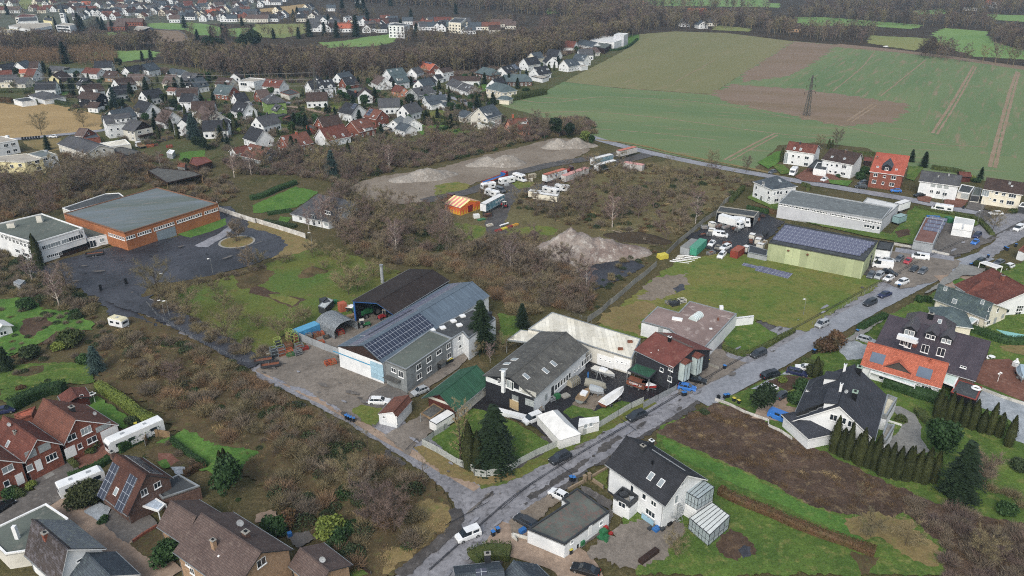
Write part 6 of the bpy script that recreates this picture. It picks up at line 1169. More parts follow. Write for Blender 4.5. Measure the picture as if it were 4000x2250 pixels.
trl('container','sky blue open container behind grey storage tent','container','b1',300,1050,455,990,6.5,M('sky blue container','#3b8fc2',kind='corr',ts=(.4,1),mc=.85),M('sky blue lid','#4f97bd'),2.2,.1,wh=False)
trl('box_trailer','white box trailer parked under green barn gable','trailer','c1',1345,285,1460,215,5.2,TARP,TARP,2.7,.7,W=2.1)
trl('box_trailer','red box trailer with white writing below green canopy','trailer','b2',895,1405,1000,1442,4.4,RU,RU,1.9,.6,('WERFT 24',.7,WH,0),W=2)
trl('lorry_box','white lorry box at end of long grey hall','lorry box','b3',970,90,1062,60,7,WH,TARP,3.6,.9)
trl('lorry_box','blue green covered trailer beside long grey hall','trailer','b3',960,190,1035,165,5,M('blue green tarpaulin','#7d9c9e'),M('pale cover','#8aa5a5'),2.9,.6)
trl('container','cream white site trailer with verandah in circus yard','site trailer','l',1180,620,1340,640,5,CR_,TARP,3,.6,wh=False);trl('container','long cream living trailer with brown windows in circus yard','site trailer','l',1250,650,1540,690,10,CR_,TARP,3,.7)
def truck(label,t,x1,y1,x2,y2,L,cab,box,boxH=3.5,flat=False,top=None):
 loc,rz=pf(t,x1,y1,x2,y2,2,.1);o=em('lorry',loc,rz,label=label,cat='lorry');X=L/2;b=B()
 loft(b,[[(x,-1.2,.5),(x,-1.2,z),(x,1.2,z),(x,1.2,.5)]for x,z in((X-1.9,2.9),(X-.5,2.9),(X-.1,1.7),(X,.9))][::-1]);b.ob('cab',cab,o);b=B();b.po([(X-.5+.03,-1.05,2.7),(X-.08,-1.05,1.75),(X-.08,1.05,1.75),(X-.47,1.05,2.7)]);
 for s in(1,-1):b.box(X-1.6,X-.6,s*1.21-.01,s*1.21+.01,1.75,2.5)
 b.ob('windows',GL,o);b=B()
 if flat:b.box(-X,X-2.1,-1.25,1.25,1.,1.2,0,1);[b.box(-X,X-2.1,s*1.25-.04,s*1.25+.04,1.,1.55)for s in(1,-1)];b.box(X-2.2,X-2.1,-1.25,1.25,1.,2.5,1)
 else:b.box(-X,X-2.05,-1.25,1.25,.95,boxH)
 b.ob('flatbed' if flat else 'box_body',[box,top or box],o);b=B();b.box(-X+.3,X-.3,-.45,.45,.7,.95);b.ob('chassis',DG,o)
 for k in((X-1.1),(-X+1.3),(-X+2.5)):
  for s in(1,-1):add('wheel',wm_(.5,.3),o,(k,s*1.,.5))
 return o
truck('red lorry with long orange flatbed and blue headboard in circus yard','l',560,520,935,385,15,CPT['red'],ORNG,flat=True,top=BLUEP)
truck('dark red lorry tractor coupled before orange roofed circus trailer','l',1640,350,1720,345,4.5,CPT['wine'],REDP,1.4,flat=True)
truck('white box lorry in storage yard','b2',1575,200,1735,245,9,CPT['white'],WH,3.5)
truck('second white box lorry behind first one','b2',1690,215,1785,225,6,CPT['white'],WH,3.2)
truck('white flatbed farm lorry on timber yard','g',1360,885,1285,865,5.5,CPT['white'],WOOD,flat=True)
truck('dark red flat lorry left behind circus tent','l',90,740,235,685,6,CPT['wine'],RU,flat=True)
car('van','white','parked in storage yard','b2',1520,315,1625,330,'panel_van','van')
car('suv','white','near red container','b2',1660,395,1560,440);car('suv','white','lower down in storage yard','b2',1605,455,1560,500);car('hatch','white','near black machines','b2',1530,365,1485,410)
car('smallvan','white','half dismantled beside party tent','d',1225,905,1090,960);
for i,(x1,y1,x2,y2)in enumerate(((1830,300,1800,335),(1880,330,1840,375),(1750,420,1790,400),(1855,385,1900,395),(1500,225,1525,235),(1490,275,1530,280))):trl('site_container',('tall white cube in middle of storage yard','second tall white cube in storage yard','pale crate beside rusty red container','white slab crate by grey wall panel','small white tank at yard shed','small pale tank below yard shed')[i],'crate','b2',x1,y1,x2,y2,2.2,WH2,TARP,1.8,.2,W=1.8,wh=False)
def tentmesh(o,L,W,he,hr,m1,m2,mg,stripes=7,open_end=True):
 b=B();X,Y=L/2,W/2
 for i in range(stripes):
  a,c=-X+L*i/stripes,-X+L*(i+1)/stripes;m=i%2
  b.po([(a,-Y,he),(c,-Y,he),(c,0,hr),(a,0,hr)],m);b.po([(a,0,hr),(c,0,hr),(c,Y,he),(a,Y,he)],m)
 b.ob('roof',[m1,m2],o);b=B()
 for s in(1,-1):
  q=[(-X,s*Y,0),(X,s*Y,0),(X,s*Y,he),(-X,s*Y,he)];b.po(q if s<0 else q[::-1]);q=[(s*X,-Y,0),(s*X,Y,0),(s*X,Y,he),(s*X,0,hr),(s*X,-Y,he)];b.po(q if s>0 else q[::-1],1 if s>0 else 0)
 b.ob('wall',[mg,mg],o)
TY=M('tent yellow','#e6d795');TR=M('tent red','#d8837f');TO=M('tent orange','#dc6428')
H=HB('circus_tent','striped red and yellow circus tent with orange walls and open entrance',('l',440,745),('l',235,685),4.9,he=3.1,EL=('l',330,850),w=10.5,roof=TY,wall=TO,ov=.05,oe=.05,t=.05)
n=9
for s in(1,-1):
 yy,hh=(H.wp,H.hp)if s>0 else(-H.wm,H.hm)
 for i in range(1,n,2):
  x0,x1=-H.L/2+H.L*i/n,-H.L/2+H.L*(i+1)/n;b=B();q=[(x0,0,H.hr+.03),(x1,0,H.hr+.03),(x1,yy,hh+.03),(x0,yy,hh+.03)];b.po(q if s<0 else q[::-1]);b.ob('roof_stripe',TR,H.o)
for(a_,c_)in H.walls:
 v=V3((c_[0]-a_[0],c_[1]-a_[1],0));l=v.length;e=v/l;nn=V3((e.y,-e.x,0));k=int(l/1.3);b=B()
 for i in range(k):
  u0,u1=l*i/k,l*(i+1)/k;p=V3((*a_,0))+nn*.03;b.po([tuple(p+e*u0+V3((0,0,.1))),tuple(p+e*u1+V3((0,0,.1))),tuple(p+e*(u0+u1)/2+V3((0,0,2.3)))])
 b.ob('bunting_triangles',M('tent triangle yellow','#dba41f'),H.o)
H.wb('l',440,850,2.4,2.5,.12,M('tent entrance','#7a1c24'),'entrance_flap')
for i in range(9):
 b=B();b.tu((H.xw+.05,-3+i*.75,3.3+(1.3-abs(i-4)*.28)),(H.xw+.12,-3+i*.75,3.3+(1.3-abs(i-4)*.28)),.24,.24,8,0,True);b.ob('sign_disc',M('tent triangle yellow',''),H.o)
H=HB('party_tent','white pavilion tent with peaked roof beside white slatted fence',('d',1465,970),('d',1350,850),4.4,he=2.4,w=5,roof=TARP,wall=TARP,hip=2.3,oe=.12,t=.04)
t=FB('storage_tent','small white barrel shaped tent behind white slatted fence',[('d',1590,1010),('d',1790,960),('d',1785,910),('d',1600,930)],2.4,wall=TARP,roof=TARP,rim=TARP,par=.05);t.win('d',(1660,1000,.9,1.),(1710,985,.9,1.),st='pale')
def arched(name,label,cat,t,x1,y1,x2,y2,L,W,H,m,z=2,open_=True):
 loc,rz=pf(t,x1,y1,x2,y2,z,.05);o=em(name,loc,rz,label=label,cat=cat);b=B();X=L/2;prof=[(-W/2,0),(-W/2,H*.6),(-W/2*.82,H*.78),(-W*.22,H*.96),(0,H),(W*.22,H*.96),(W/2*.82,H*.78),(W/2,H*.6),(W/2,0)]
 for(y0,z0),(y1_,z1)in zip(prof,prof[1:]):b.po([(-X,y0,z0),(X,y0,z0),(X,y1_,z1),(-X,y1_,z1)]);b.po([(-X,y0,z0),(-X,y1_,z1),(X,y1_,z1),(X,y0,z0)])
 b.po([(-X,y,zz)for y,zz in prof]);b.ob('cover',m,o);f=B()
 for i in range(5):
  x=-X+L*i/4;f.path([(x,y*1.005,zz+.02)for y,zz in prof],.06,4)
 f.ob('frame',SL,o);return o
arched('storage_tent','grey arched storage tent with ribs on machine works yard','tent','b1',540,930,672,1000,8,7,3.9,M('grey tent fabric','#9aa2a8'),3)
arched('covered_trailer','round canvas covered trailer at white workshop wall','trailer','d',1510,600,1580,560,2.8,1.9,1.9,M('canvas','#a59f8c'),1)
def boat(label,t,x1,y1,x2,y2,L,W,hull,deck,cover=None,name='boat'):
 loc,rz=pf(t,x1,y1,x2,y2,1.2,.1);o=em(name,loc,rz,label=label,cat='boat');b=B();S=[]
 for k in(0,.15,.4,.7,.88,.97,1):w=W/2*(1-(max(0,k-.4)/.6)**2.2)*(.85 if k==0 else 1)+.03;x=-L/2+L*k;S.append([(x,0,.55+.25*k**3),(x,w*.75,.75+.2*k**2),(x,w,1.35+.2*k),(x,-w,1.35+.2*k),(x,-w*.75,.75+.2*k**2)])
 loft(b,S[::-1],lambda i,j:1 if j==2 else 0);b.ob('hull',[hull,deck],o)
 if cover:c=B();loft(c,[[(x,-W*.42*k,1.45),(x,-W*.2*k,2.2+.2*k),(x,W*.2*k,2.2+.2*k),(x,W*.42*k,1.45)]for x,k in((-L*.48,.9),(-L*.2,1),(L*.2,.85),(L*.46,.2))][::-1]);c.ob('cover',cover,o)
 else:c=B();c.box(-L*.15,L*.15,-W*.3,W*.3,1.4,1.9);c.ob('cabin',CPT['white'],o)
 f=B();f.box(-L*.4,L*.5,-.06,.06,.4,.52);f.box(-L*.3,-L*.2,-W*.45,W*.45,.35,.47);f.box(L*.1,L*.2,-W*.4,W*.4,.35,.6);f.ob('trailer_frame',SL,o)
 for s in(1,-1):add('wheel',wm_(.3,.2),o,(-L*.25,s*W*.45,.3))
 return o
boat('long boat under white cover on lawn by slatted fence','c2',690,150,835,50,8,2.6,RU,WH,TARP)
boat('bare boat hull with cage like frame on gravel patch','c2',515,120,570,50,5.5,2.3,SL,WOOD)
boat('open white sailing dinghy on a trailer near sectional doors','d',1745,455,1915,520,6,2.,CPT['silver'],WH2)
boat('grey covered inflatable on black asphalt','d',1680,600,1830,635,5,1.8,M('grey rubber','#8c8b80'),CONC,M('grey rubber',''))
boat('small grey covered dinghy behind caged hull','d',1720,660,1810,685,3.4,1.6,LG,LG,M('grey tent fabric',''))
boat('red white motor boat beside fence of black building','c2',960,0,1050,15,5,2,REDP,WH)
boat('dark boat on shed side of dark open hall','b1',700,870,750,880,4.5,1.8,DG,WH2)
boat('pale covered boat at right photo edge','m',2500,560,2530,820,5.5,2.2,LG,LG,M('pale blue cover','#9db2c0'))
def heap(label,t,x,y,rx,ry,h,rz,lobes,m,seed,name='sand_heap'):
 p=G(t,x,y);N=64;b=B();
 for i in range(N+1):
  for j in range(N+1):
   u,v=(i/N*2-1),(j/N*2-1);X,Y=u*rx,v*ry;z=0
   for cx,cy,r,hh in lobes:d=math.hypot((u-cx)/r,(v-cy)/r*1.);z=max(z,hh*max(0,1-d**1.25))
   e=noise.fractal(V3((X*.22,Y*.22,seed)),.7,2.1,5)*.22+noise.noise(V3((X*.7,Y*.7,seed)))*.06
   z=z*h*(1+e)-.12*(z<=0)*1 if z>0 else-.25
   b.v.append((X,Y,z))
 for i in range(N):
  for j in range(N):a=i*(N+1)+j;b.f.append((a,a+N+1,a+N+2,a+1));b.m.append(0)
 return b.ob(name,m,None,(p.x,p.y,0),rz,True,label=label,cat='sand heap')
HP=gm('heap sand','#9b958c','#857e75','#b5b0a8',s=(.12,.6,3),fine=.16,t3=.56,bd=.3);HP2=gm('brownish heap sand','#9a9189','#7c6d66','#b5b0a8',s=(.1,.35,2.2),fine=.16,t3=.55,bd=.3)
heap('largest grey sand heap behind works halls','b2',540,470,24,15,9,.25,[(-.2,.0,.62,1),(.22,-.05,.5,.62),(.55,-.15,.4,.32),(-.55,.1,.4,.35)],HP2,3)
heap('double crested sand heap beside flatbed lorry','l',790,300,16,11,4.2,.25,[(-.3,.2,.5,.85),(.25,0,.6,1),(-.6,.1,.35,.4)],HP,5)
heap('left sand heap at village thicket','i',520,1400,18,12,4.2,.3,[(.1,0,.6,1),(-.4,-.1,.45,.5),(.5,.1,.4,.5)],HP,7)
heap('sand heap at end of strip below pine','i',1950,1095,17,11,4.6,.3,[(-.2,.1,.5,.95),(.3,0,.55,.9),(.65,-.1,.35,.4)],HP,9)
heap('compost heap of dead leaves on orchard meadow','b1',430,615,6.5,5,1.8,.3,[(0,.2,.6,1),(-.3,-.3,.5,.6),(.4,0,.4,.5)],glf,11,'compost_heap')
heap('brush pile of fallen branches beside big sand heap','b2',940,350,12,7,2.2,-.2,[(0,0,.8,1),(.5,-.2,.5,.7),(-.5,.1,.5,.6)],g_wood,12,'brush_pile')
# ---------------- yard things and street furniture
def bin_(lid,label,t,x,y,group=None,rz=.5,big=1.):
 label={'b':'blue lidded bin','y':'yellow lidded bin','k':'black bin'}[lid]+' '+label
 def f():b=B();b.prism([(-.25,-.3),(.25,-.3),(.25,.3),(-.25,.3)],.05,.95);b.box(-.3,.3,-.36,.34,.95,1.05);return b.me_('body',[M('dark bin plastic','#23272d',rough=.5)])
 p=G(t,x,y);o=em('wheelie_bin',(p.x,p.y,.1),rz,label=label,cat='bin',group=group);add('body',tpl('binb',f),o)
 def l():b=B();b.box(-.31,.31,-.37,.36,1.05,1.12);return b.me_('lid',[{'b':M('blue lid','#2f72b8',rough=.5),'y':YELP,'k':BLK}[lid]])
 add('lid',tpl('binl'+lid,l),o)
 def w():b=B();b.tu((-.3,.3,.12),(.3,.3,.12),.12,.12,8,0,True);return b.me_('wheels',[BLK])
 add('wheels',tpl('binw',w),o);o.scale=(big,)*3;return o
for lid,l,t,x,y in(('b','first of four at works lane','c1',682,268),('b','second of four at works lane','c1',700,275),('b','third of four at works lane','c1',718,283),('b','last of four at works lane','c1',738,290),('b','by wall at lower lane mouth','c1',1790,1150),('b','nearer wall corner of lower lane','c1',1826,1125),('b','at kerb of white house, left','c2',445,735),('b','at kerb of white house, right','c2',465,738),('b','at street beside blue hatchback','c2',1290,95),('b','beside blue hatchback','c2',1305,92),('b','on grey corner pavement, left','c2',1605,112),('b','on grey corner pavement, right','c2',1628,108),('k','on grey corner pavement','c2',1555,122),('y','on corner pavement, left','c2',1672,138),('y','on corner pavement, right','c2',1708,155),('b','on street before clipped hedge','b2',1602,1340),('y','at low garden wall','b2',1475,1295),('b','near silver estate drive','b3',670,1070),('b','at pale courtyard corner','b3',345,1220),('b','at white SUV bonnet','b3',985,725),('b','on street by pergola, left','b3',1525,565),('b','on street by pergola, right','b3',1545,558),('b','beyond the pergola','b3',1658,500),('b','at upper street edge, left','b3',1785,435),('b','at upper street edge, right','b3',1803,445),('b','near small pavilion','b3',1868,415),('y','at office wing entrance, left','b1',1440,1305),('y','at office wing entrance, middle','b1',1457,1295),('y','at office wing entrance, right','b1',1475,1287),('y','at end of olive hedge','c0',1030,330),('k','beside brick row door','c0',410,610),('k','farther from brick row door','c0',428,602),('y','at brick row front','c0',385,620),('b','at brick row front','c0',363,635),('y','at corner of white garage','c2',440,1285),('k','dark bin on rock bank drive','n',1045,880)):
 bin_(lid,l,t,x,y)
def lamp(label,t,x,y,h=4.6,globes=0):
 p=G(t,x,y);o=em('street_lamp',(p.x,p.y,.05),R_(200),label=label,cat='street lamp');b=B();b.tu((0,0,0),(0,0,h),.07,.04,6)
 if globes:
  for s in(-1,1,0):b.tu((0,0,h*.85),(s*.45,0,h*.92+.1*(s==0)),.03,n=4)
  b.ob('post',FRM,o)
  for s in(-1,1,0):
   m=bmesh.new();bmesh.ops.create_icosphere(m,subdivisions=2,radius=.2);me=bpy.data.meshes.new('lamp_globe');m.to_mesh(me);m.free();me.materials.append(FRM);add('lamp_globe',me,o,(s*.45,0,h*.92+.2+.2*(s==0)))
 else:
  b.ob('post',SL,o);b=B();b.tu((0,0,h),(.5,0,h+.05),.04,n=4);b.box(.3,.95,-.16,.16,h,h+.14);b.ob('lamp_head',FRM,o)
for l,t,x,y in(('lamp post beside round olive tree','b0',1282,950),('lamp post at works yard edge','b0',1255,735),('lamp post right of works yard edge','b0',1608,620),('lamp post on orchard slope, upper','b0',1245,945),('lamp beside tan verge','b1',425,415),('lamp on paddock by street','b3',265,935),('lamp on far street before motorhome','n',510,715),('lamp on far street at garages','n',1480,985),('lamp at garden lot behind double garage','n',1400,1260)):lamp(l,t,x,y,5)
lamp('white three globe garden lamp on hedge lawn','c0',722,150,2.6,1);lamp('three globe lamp on brick terrace','m',2110,830,2.4,1)
def fe(label,pts,h,m,t_=.04,post=2.5,kind='solid',gap=0,name='fence',pm=None):
 P=[G(*p)for p in pts];o=em(name,tuple(P[0]),0,label=label,cat='fence' if name=='fence' else 'wall');b=B();q=B();o0=P[0]
 for a,c in zip(P,P[1:]):
  a=a-o0;c=c-o0;d=c-a;l=d.length;n=V3((-d.y,d.x,0)).normalized()*t_/2
  if kind=='solid':
   for s in(1,-1):
    r=[tuple(a+n*s),tuple(c+n*s),tuple(c+n*s+V3((0,0,h))),tuple(a+n*s+V3((0,0,h)))];b.po(r if s<0 else r[::-1])
   b.po([tuple(a-n+V3((0,0,h))),tuple(c-n+V3((0,0,h))),tuple(c+n+V3((0,0,h))),tuple(a+n+V3((0,0,h)))])
  elif kind=='slat':
   k=int(h/.16)
   for i in range(k):
    z0=.08+i*.16;
    for s in(1,-1):r=[tuple(a+n*s+V3((0,0,z0))),tuple(c+n*s+V3((0,0,z0))),tuple(c+n*s+V3((0,0,z0+.1))),tuple(a+n*s+V3((0,0,z0+.1)))];b.po(r if s<0 else r[::-1])
  elif kind=='wire':
   for z in[h*i/4 for i in range(1,5)]:b.tu(tuple(a+V3((0,0,z))),tuple(c+V3((0,0,z))),.015,n=3)
  k=max(1,int(l/post))
  for i in range(k+1):p=a.lerp(c,i/k);q.tu(tuple(p),tuple(p+V3((0,0,h+.08))),.05,n=4)
 b.ob('panels' if kind!='wire' else 'wires',m,o);q.ob('posts',pm or SL,o);return o
SLAT=M('white grey slats','#b5bab6');CPAN=M('pale concrete panel','#c2c1bd','#aeaca6','#97948b',kind='slab',mc=.85)
fe('curved white slatted fence around spruce lawn',TP('d',120,1190,260,1260,440,1370,600,1440)+TP('c1',1650,700,1740,710,1830,690,1932,660)+TP('c2',60,615,180,550,365,470),1.9,SLAT,kind='slat')
fe('white slatted fence along street beside barrel tent',TP('c2',535,395,650,340,800,250,900,190,990,150),1.9,SLAT,kind='slat');fe('grey slatted fence before blue hatchback',TP('c2',990,190,1100,130,1235,60),1.9,LG,kind='slat')
fe('short slatted fence between driveway and spruce lawn',TP('d',130,1195,230,1110,330,1050,380,1010),1.7,SLAT,kind='slat');fe('long white concrete wall beside tan verge',TP('b0',1640,105,1660,150,1932,240)+TP('b1',0,235,180,290,375,352),1.9,CPAN,.12,name='wall')
fe('grey board fence from cream hall to paddock corner',TP('b2',570,985,680,910,740,850,760,840,830,780,930,690,1000,640,1090,560),1.8,M('weathered grey boards','#8b8b86','#6f6f6a','#a5a293'),.06);fe('grey board fence beside storage yard',TP('b2',1160,490,1250,400,1350,320,1450,230,1545,170,1600,90,1650,60),1.9,M('weathered grey boards',''),.06)
fe('grey sheet fence of machine works yard',TP('b1',330,1120,430,1165,520,1200,650,1250),2.2,LG,.06);fe('thin wire fence of orchard meadow',TP('b0',1115,860,1200,960,1400,1080,1600,1190,1830,1300)+TP('b1',0,1300,100,1320),1.4,SL,kind='wire')
fe('wire fence along paddock street side',TP('b3',330,1010,500,920,700,790,850,700,950,640),1.3,M('thin mesh fence','#9a9180'),kind='wire',post=2);fe('low concrete wall beside gravel lot drive',TP('b3',950,400,1100,430,1250,460,1365,485),.9,CPAN,.15,name='wall');fe('low stone wall along bracken field',TP('c2',1530,130,1640,170,1760,230,1932,290)+TP('c3',0,330,90,370,180,430),.9,CPAN,.2,name='wall')
fe('brown garden fence curved around terrace at bus',TP('c0',1100,470,1120,400,1200,395,1290,410,1295,460),1.7,WOOD,.05);fe('dark board fence behind blue barrel',TP('c1',155,1165,240,1100,320,1040),1.6,WD,.05);fe('brick planter wall in lower courtyard',TP('c0',1005,1210,1090,1150,1190,1090),.9,BRK,.3,name='wall')
fe('white wall beside white gravel garden',TP('c3',1610,55,1750,110,1932,170),1.,CPAN,.2,name='wall');fe('white terrace railing behind slate gabled house',TP('e',1620,960,1840,1030),.9,FRM,.05,kind='slat');fe('garden edge wall at paved lane',TP('c0',635,965,800,1080,960,1220,1100,1340,1200,1440),.25,CPAN,.15,name='wall');fe('low garden wall before black building',TP('b2',1420,1290,1560,1345),.9,CONC,.2,name='wall');fe('mesh fence at lower garden border',TP('c1',690,1330,790,1400,870,1449),.9,WD,.08);fe('wire fence around pebble path wood edge',TP('b2',330,1000,450,930,600,990),1.2,SL,kind='wire')
p=G('b0',770,745);rz=rzof('b0',770,745,950,700);L=(G('b0',950,700)-p).length;o=em('sliding_gate',tuple(p),rz,label='dark sliding gate with two posts at works entrance',cat='gate');b=B()
for i in range(int(L/.25)):b.tu((i*.25,0,.1),(i*.25,0,1.5),.02,n=3)
for z in(.15,1.5):b.tu((0,0,z),(L,0,z),.04,n=4)
b.ob('gate_leaf',DG,o)
for x in(-.2,L+.2):b=B();b.box(x-.35,x+.35,-.3,.3,0,2.);b.ob('gate_post',BLK,o)
p=G('b1',955,690);o=em('steel_chimney',tuple(p),0,label='free standing grey steel chimney behind dark open hall',cat='chimney');b=B();b.tu((0,0,0),(0,0,5.4),.5,.45,14);b.ob('flue',LG,o);b=B();b.tu((0,0,5.4),(0,0,6),.56,.56,14,0,True);b.ob('cap',SL,o)
def pylon(label,t,x,y,h,s,rz,arms=2):
 p=G(t,x,y);o=em('power_pylon',tuple(p),rz,label=label,cat='pylon');b=B();N=9
 def w(k):return s*(1-k)+.35*k
 for i in range(N):
  k0,k1=i/N,(i+1)/N;A=[(sx*w(k0)/2,sy*w(k0)/2,h*k0)for sx,sy in((-1,-1),(1,-1),(1,1),(-1,1))];C=[(sx*w(k1)/2,sy*w(k1)/2,h*k1)for sx,sy in((-1,-1),(1,-1),(1,1),(-1,1))]
  for j in range(4):b.tu(A[j],C[j],.16,n=4);b.tu(A[j],C[(j+1)%4],.09,n=3);b.tu(A[(j+1)%4],C[j],.09,n=3);b.tu(C[j],C[(j+1)%4],.05,n=3)
 b.ob('lattice_mast',M('pylon steel','#565753'),o);ins=[]
 for q in range(arms):
  z=h*(.93-.17*q);a=2.2+.7*q
  b=B()
  for sx in(-1,1):b.tu((0,0,z+.6),(sx*a,0,z),.07,n=3);b.tu((0,0,z),(sx*a,0,z),.07,n=3);
  b.ob('crossarm',M('pylon steel',''),o)
  for sx in(-1,1):b=B();b.tu((sx*a,0,z),(sx*a,0,z-1.3),.16,.12,6);b.ob('insulator',M('brown glass','#3b2c26'),o);ins.append(V3((sx*a,0,z-1.3)))
 mw=Matrix.Translation(p)@Matrix.Rotation(rz,4,'Z');return[mw@v for v in ins],mw@V3((0,0,h))
i1,t1=pylon('lattice power pylon alone in green crop field','a3',290,872,22.5,2.6,.3,3);i2,t2=pylon('lattice power pylon on yellow lawn in village','h',1420,605,22,2.4,.5,3)
wm=M('power cable','#77797a')
def cable(a,c,sag,lab):
 b=B();pts=[]
 for i in range(25):k=i/24;q=a.lerp(c,k);q.z-=sag*4*k*(1-k);pts.append(q)
 b.path(pts,.045,3);b.ob('power_cable',wm,label=lab,cat='cable',group='overhead power cables')
far_=[v+V3((-560,60,0))for v in i2]
for a,c in zip(i2,far_):cable(a,c,7,'thin overhead power cable running left from village pylon')
def cr(t,x,y,w,l,h,m,label,name='storage_crate',rz=.6,z=.05,cat='crate',slats=True):
 p=G(t,x,y);o=em(name,(p.x,p.y,z),rz,label=label,cat=cat);b=B();X,Y=w/2,l/2
 if slats:
  for zz in(0,h*.33,h*.66,h-.08):
   b.box(-X,X,-Y,-Y+.06,zz,zz+.14);b.box(-X,X,Y-.06,Y,zz,zz+.14);b.box(-X,-X+.06,-Y,Y,zz,zz+.14);b.box(X-.06,X,-Y,Y,zz,zz+.14)
  for sx in(-X,X):
   for sy in(-Y,Y):b.tu((sx,sy,0),(sx,sy,h),.06,n=4)
  b.box(-X,X,-Y,Y,.02,.08)
 else:b.box(-X,X,-Y,Y,0,h)
 b.ob('frame',m,o)
 if slats:f=B();f.box(-X*.85,X*.85,-Y*.85,Y*.85,.1,h*.7);f.ob('contents',(RU,WOOD,DG)[int(x)%3],o)
 return o
GP=M('grey crate paint','#6f7a80');LGP=M('lime rack paint','#8a9b4c')
CR=[(140,1245,1.6,1.2,2.6,GP,'tall stack of grey mesh crates, left'),(195,1240,1.8,1.2,2.8,GP,'tall stack of grey mesh crates, right'),(170,1185,1.6,1.2,3.,LGP,'olive green crate stack behind grey ones'),(330,1200,1.8,1.3,2.,GP,'bluish rack stack at yard fence'),(320,1235,1.6,1.2,1.6,SL,'white topped rack before yard fence'),(250,1225,1.8,1.2,1.4,ORNG,'orange mesh crate in goods row'),(262,1245,1.6,1.,1.,GRNP,'green mesh crate in goods row'),(375,1195,1.3,1.,1.,REDP,'red crate at right end of goods row'),(100,1235,1.5,1.2,1.,WH2,'white covered crate at left of goods row'),(250,1120,1.,2.,3.,LGP,'lime green rack frame, left'),(275,1125,1.,2.,3.,LGP,'lime green rack frame, middle'),(300,1135,1.,2.,3.,LGP,'lime green rack frame, right'),(250,1180,1.6,1.2,1.6,RU,'rusty crate under lime racks'),(400,1105,1.4,1.1,1.3,SL,'steel rack inside yard fence'),(460,1095,1.5,1.2,1.3,RU,'rusty crate before grey tent, left'),(490,1085,1.5,1.2,1.,ORNG,'orange crate before grey tent'),(430,1135,1.6,1.2,.8,RU,'low rusty crate on concrete, left'),(490,1145,1.6,1.2,.7,ORNG,'low orange crate on concrete'),(535,1110,1.4,1.,.9,DG,'dark machine part before tent opening'),(545,1310,1.4,1.2,1.2,ORNG,'orange mesh crate at white hall wall, left'),(580,1305,1.5,1.2,1.3,ORNG,'orange mesh crate at white hall wall, right'),(640,1080,1.6,1.2,1.4,REDP,'red machine inside grey tent'),(655,900,1.9,1.9,2.6,M('salmon box','#a5583f'),'salmon brown metal cabinet near dark hall'),(525,870,2.,3.6,2.2,DG,'black covered trailer near white lid shed'),(720,945,2.6,1.4,.7,WOOD,'pile of boards at dark hall'),(600,845,1.,1.,1.2,GRNP,'green drum beside small shed')]
for x,y,w,l,h,m,lab in CR:cr('b1',x,y,w,l,h,m,lab,slats=m not in(WOOD,)and 'cabinet' not in lab and 'drum' not in lab and 'covered trailer' not in lab)
FB('small_shed','small shed with ribbed white lid between orchard and works yard',[('b1',468,860),('b1',520,880),('b1',585,815),('b1',540,798)],2.2,wall=DG,roof=M('ribbed white sheet','#b9c0c0',kind='corr',ts=(.4,1)),rim=SL,cat='shed',par=.05)
def skip(label,t,x,y,L,W,rz):
 p=G(t,x,y);o=em('flat_trailer',(p.x,p.y,.05),rz,label=label,cat='trailer');b=B();b.box(-L/2,L/2,-W/2,W/2,.6,.7,1)
 for s in(1,-1):b.box(-L/2,L/2,s*W/2-.04,s*W/2+.04,.6,1.15);b.box(s*L/2-.04,s*L/2+.04,-W/2,W/2,.6,1.15)
 b.tu((L/2,0,.6),(L/2+1.4,0,.5),.06,n=4);b.ob('bed',[DG,RU],o)
 for s in(1,-1):
  for k in(-.4,.4):add('wheel',wm_(.3,.2),o,(k,s*(W/2-.05),.3))
skip('dark dropside trailer at lane, upper of two','b1',55,1290,4.2,2.,.3);skip('dark dropside trailer at lane, lower of two','b1',110,1325,4.2,2.,.3);skip('tandem flat trailer with orange strap in front of white office','q',1840,840,5.2,2.2,.35)
def tractor(label,t,x,y,rz,m,s=1.,big=False):
 p=G(t,x,y);o=em('tractor',(p.x,p.y,.05),rz,label=label,cat='tractor');o.scale=(s,)*3;b=B();b.box(.2,1.9,-.35,.35,.7,1.4);b.box(-1.2,.2,-.55,.55,.7,1.25);b.ob('hood',m,o);b=B();
 for sx in(-1.1,.1):
  for sy in(-.55,.55):b.tu((sx,sy,1.2),(sx*.9,sy*.9,2.4),.05,n=4)
 b.box(-1.15,.15,-.6,.6,2.4,2.5);b.ob('cab_frame',m if big else WH2,o);b=B();b.box(-1.05,.05,-.52,.52,1.3,2.38);b.ob('cab_glass',GL,o)
 for sy in(1,-1):add('rear_wheel',wm_(.75,.4),o,(-.8,sy*.85,.75));add('front_wheel',wm_(.45,.3),o,(1.4,sy*.65,.45))
tractor('small red tractor with white cab roof beside lorry trailer','l',862,840,2.2,CPT['red']);tractor('green compact tractor on works yard','b1',815,1020,.3,GRNP,.9);tractor('large green harvester in dark open hall, left','b1',865,930,-2.3,GRNP,1.6,True);tractor('second green harvester in dark open hall','b1',800,900,-2.3,GRNP,1.4,True);tractor('red mower in dark open hall opening','b1',970,955,-2.3,CPT['red'],1.)
p=G('l',900,1105);rz=rzof('l',760,1150,1040,1060);o=em('pole_stack',(p.x,p.y,.1),rz,label='long stack of red, orange and yellow tent poles on muddy track',cat='pole stack');L=(G('l',760,1150)-G('l',1040,1060)).length
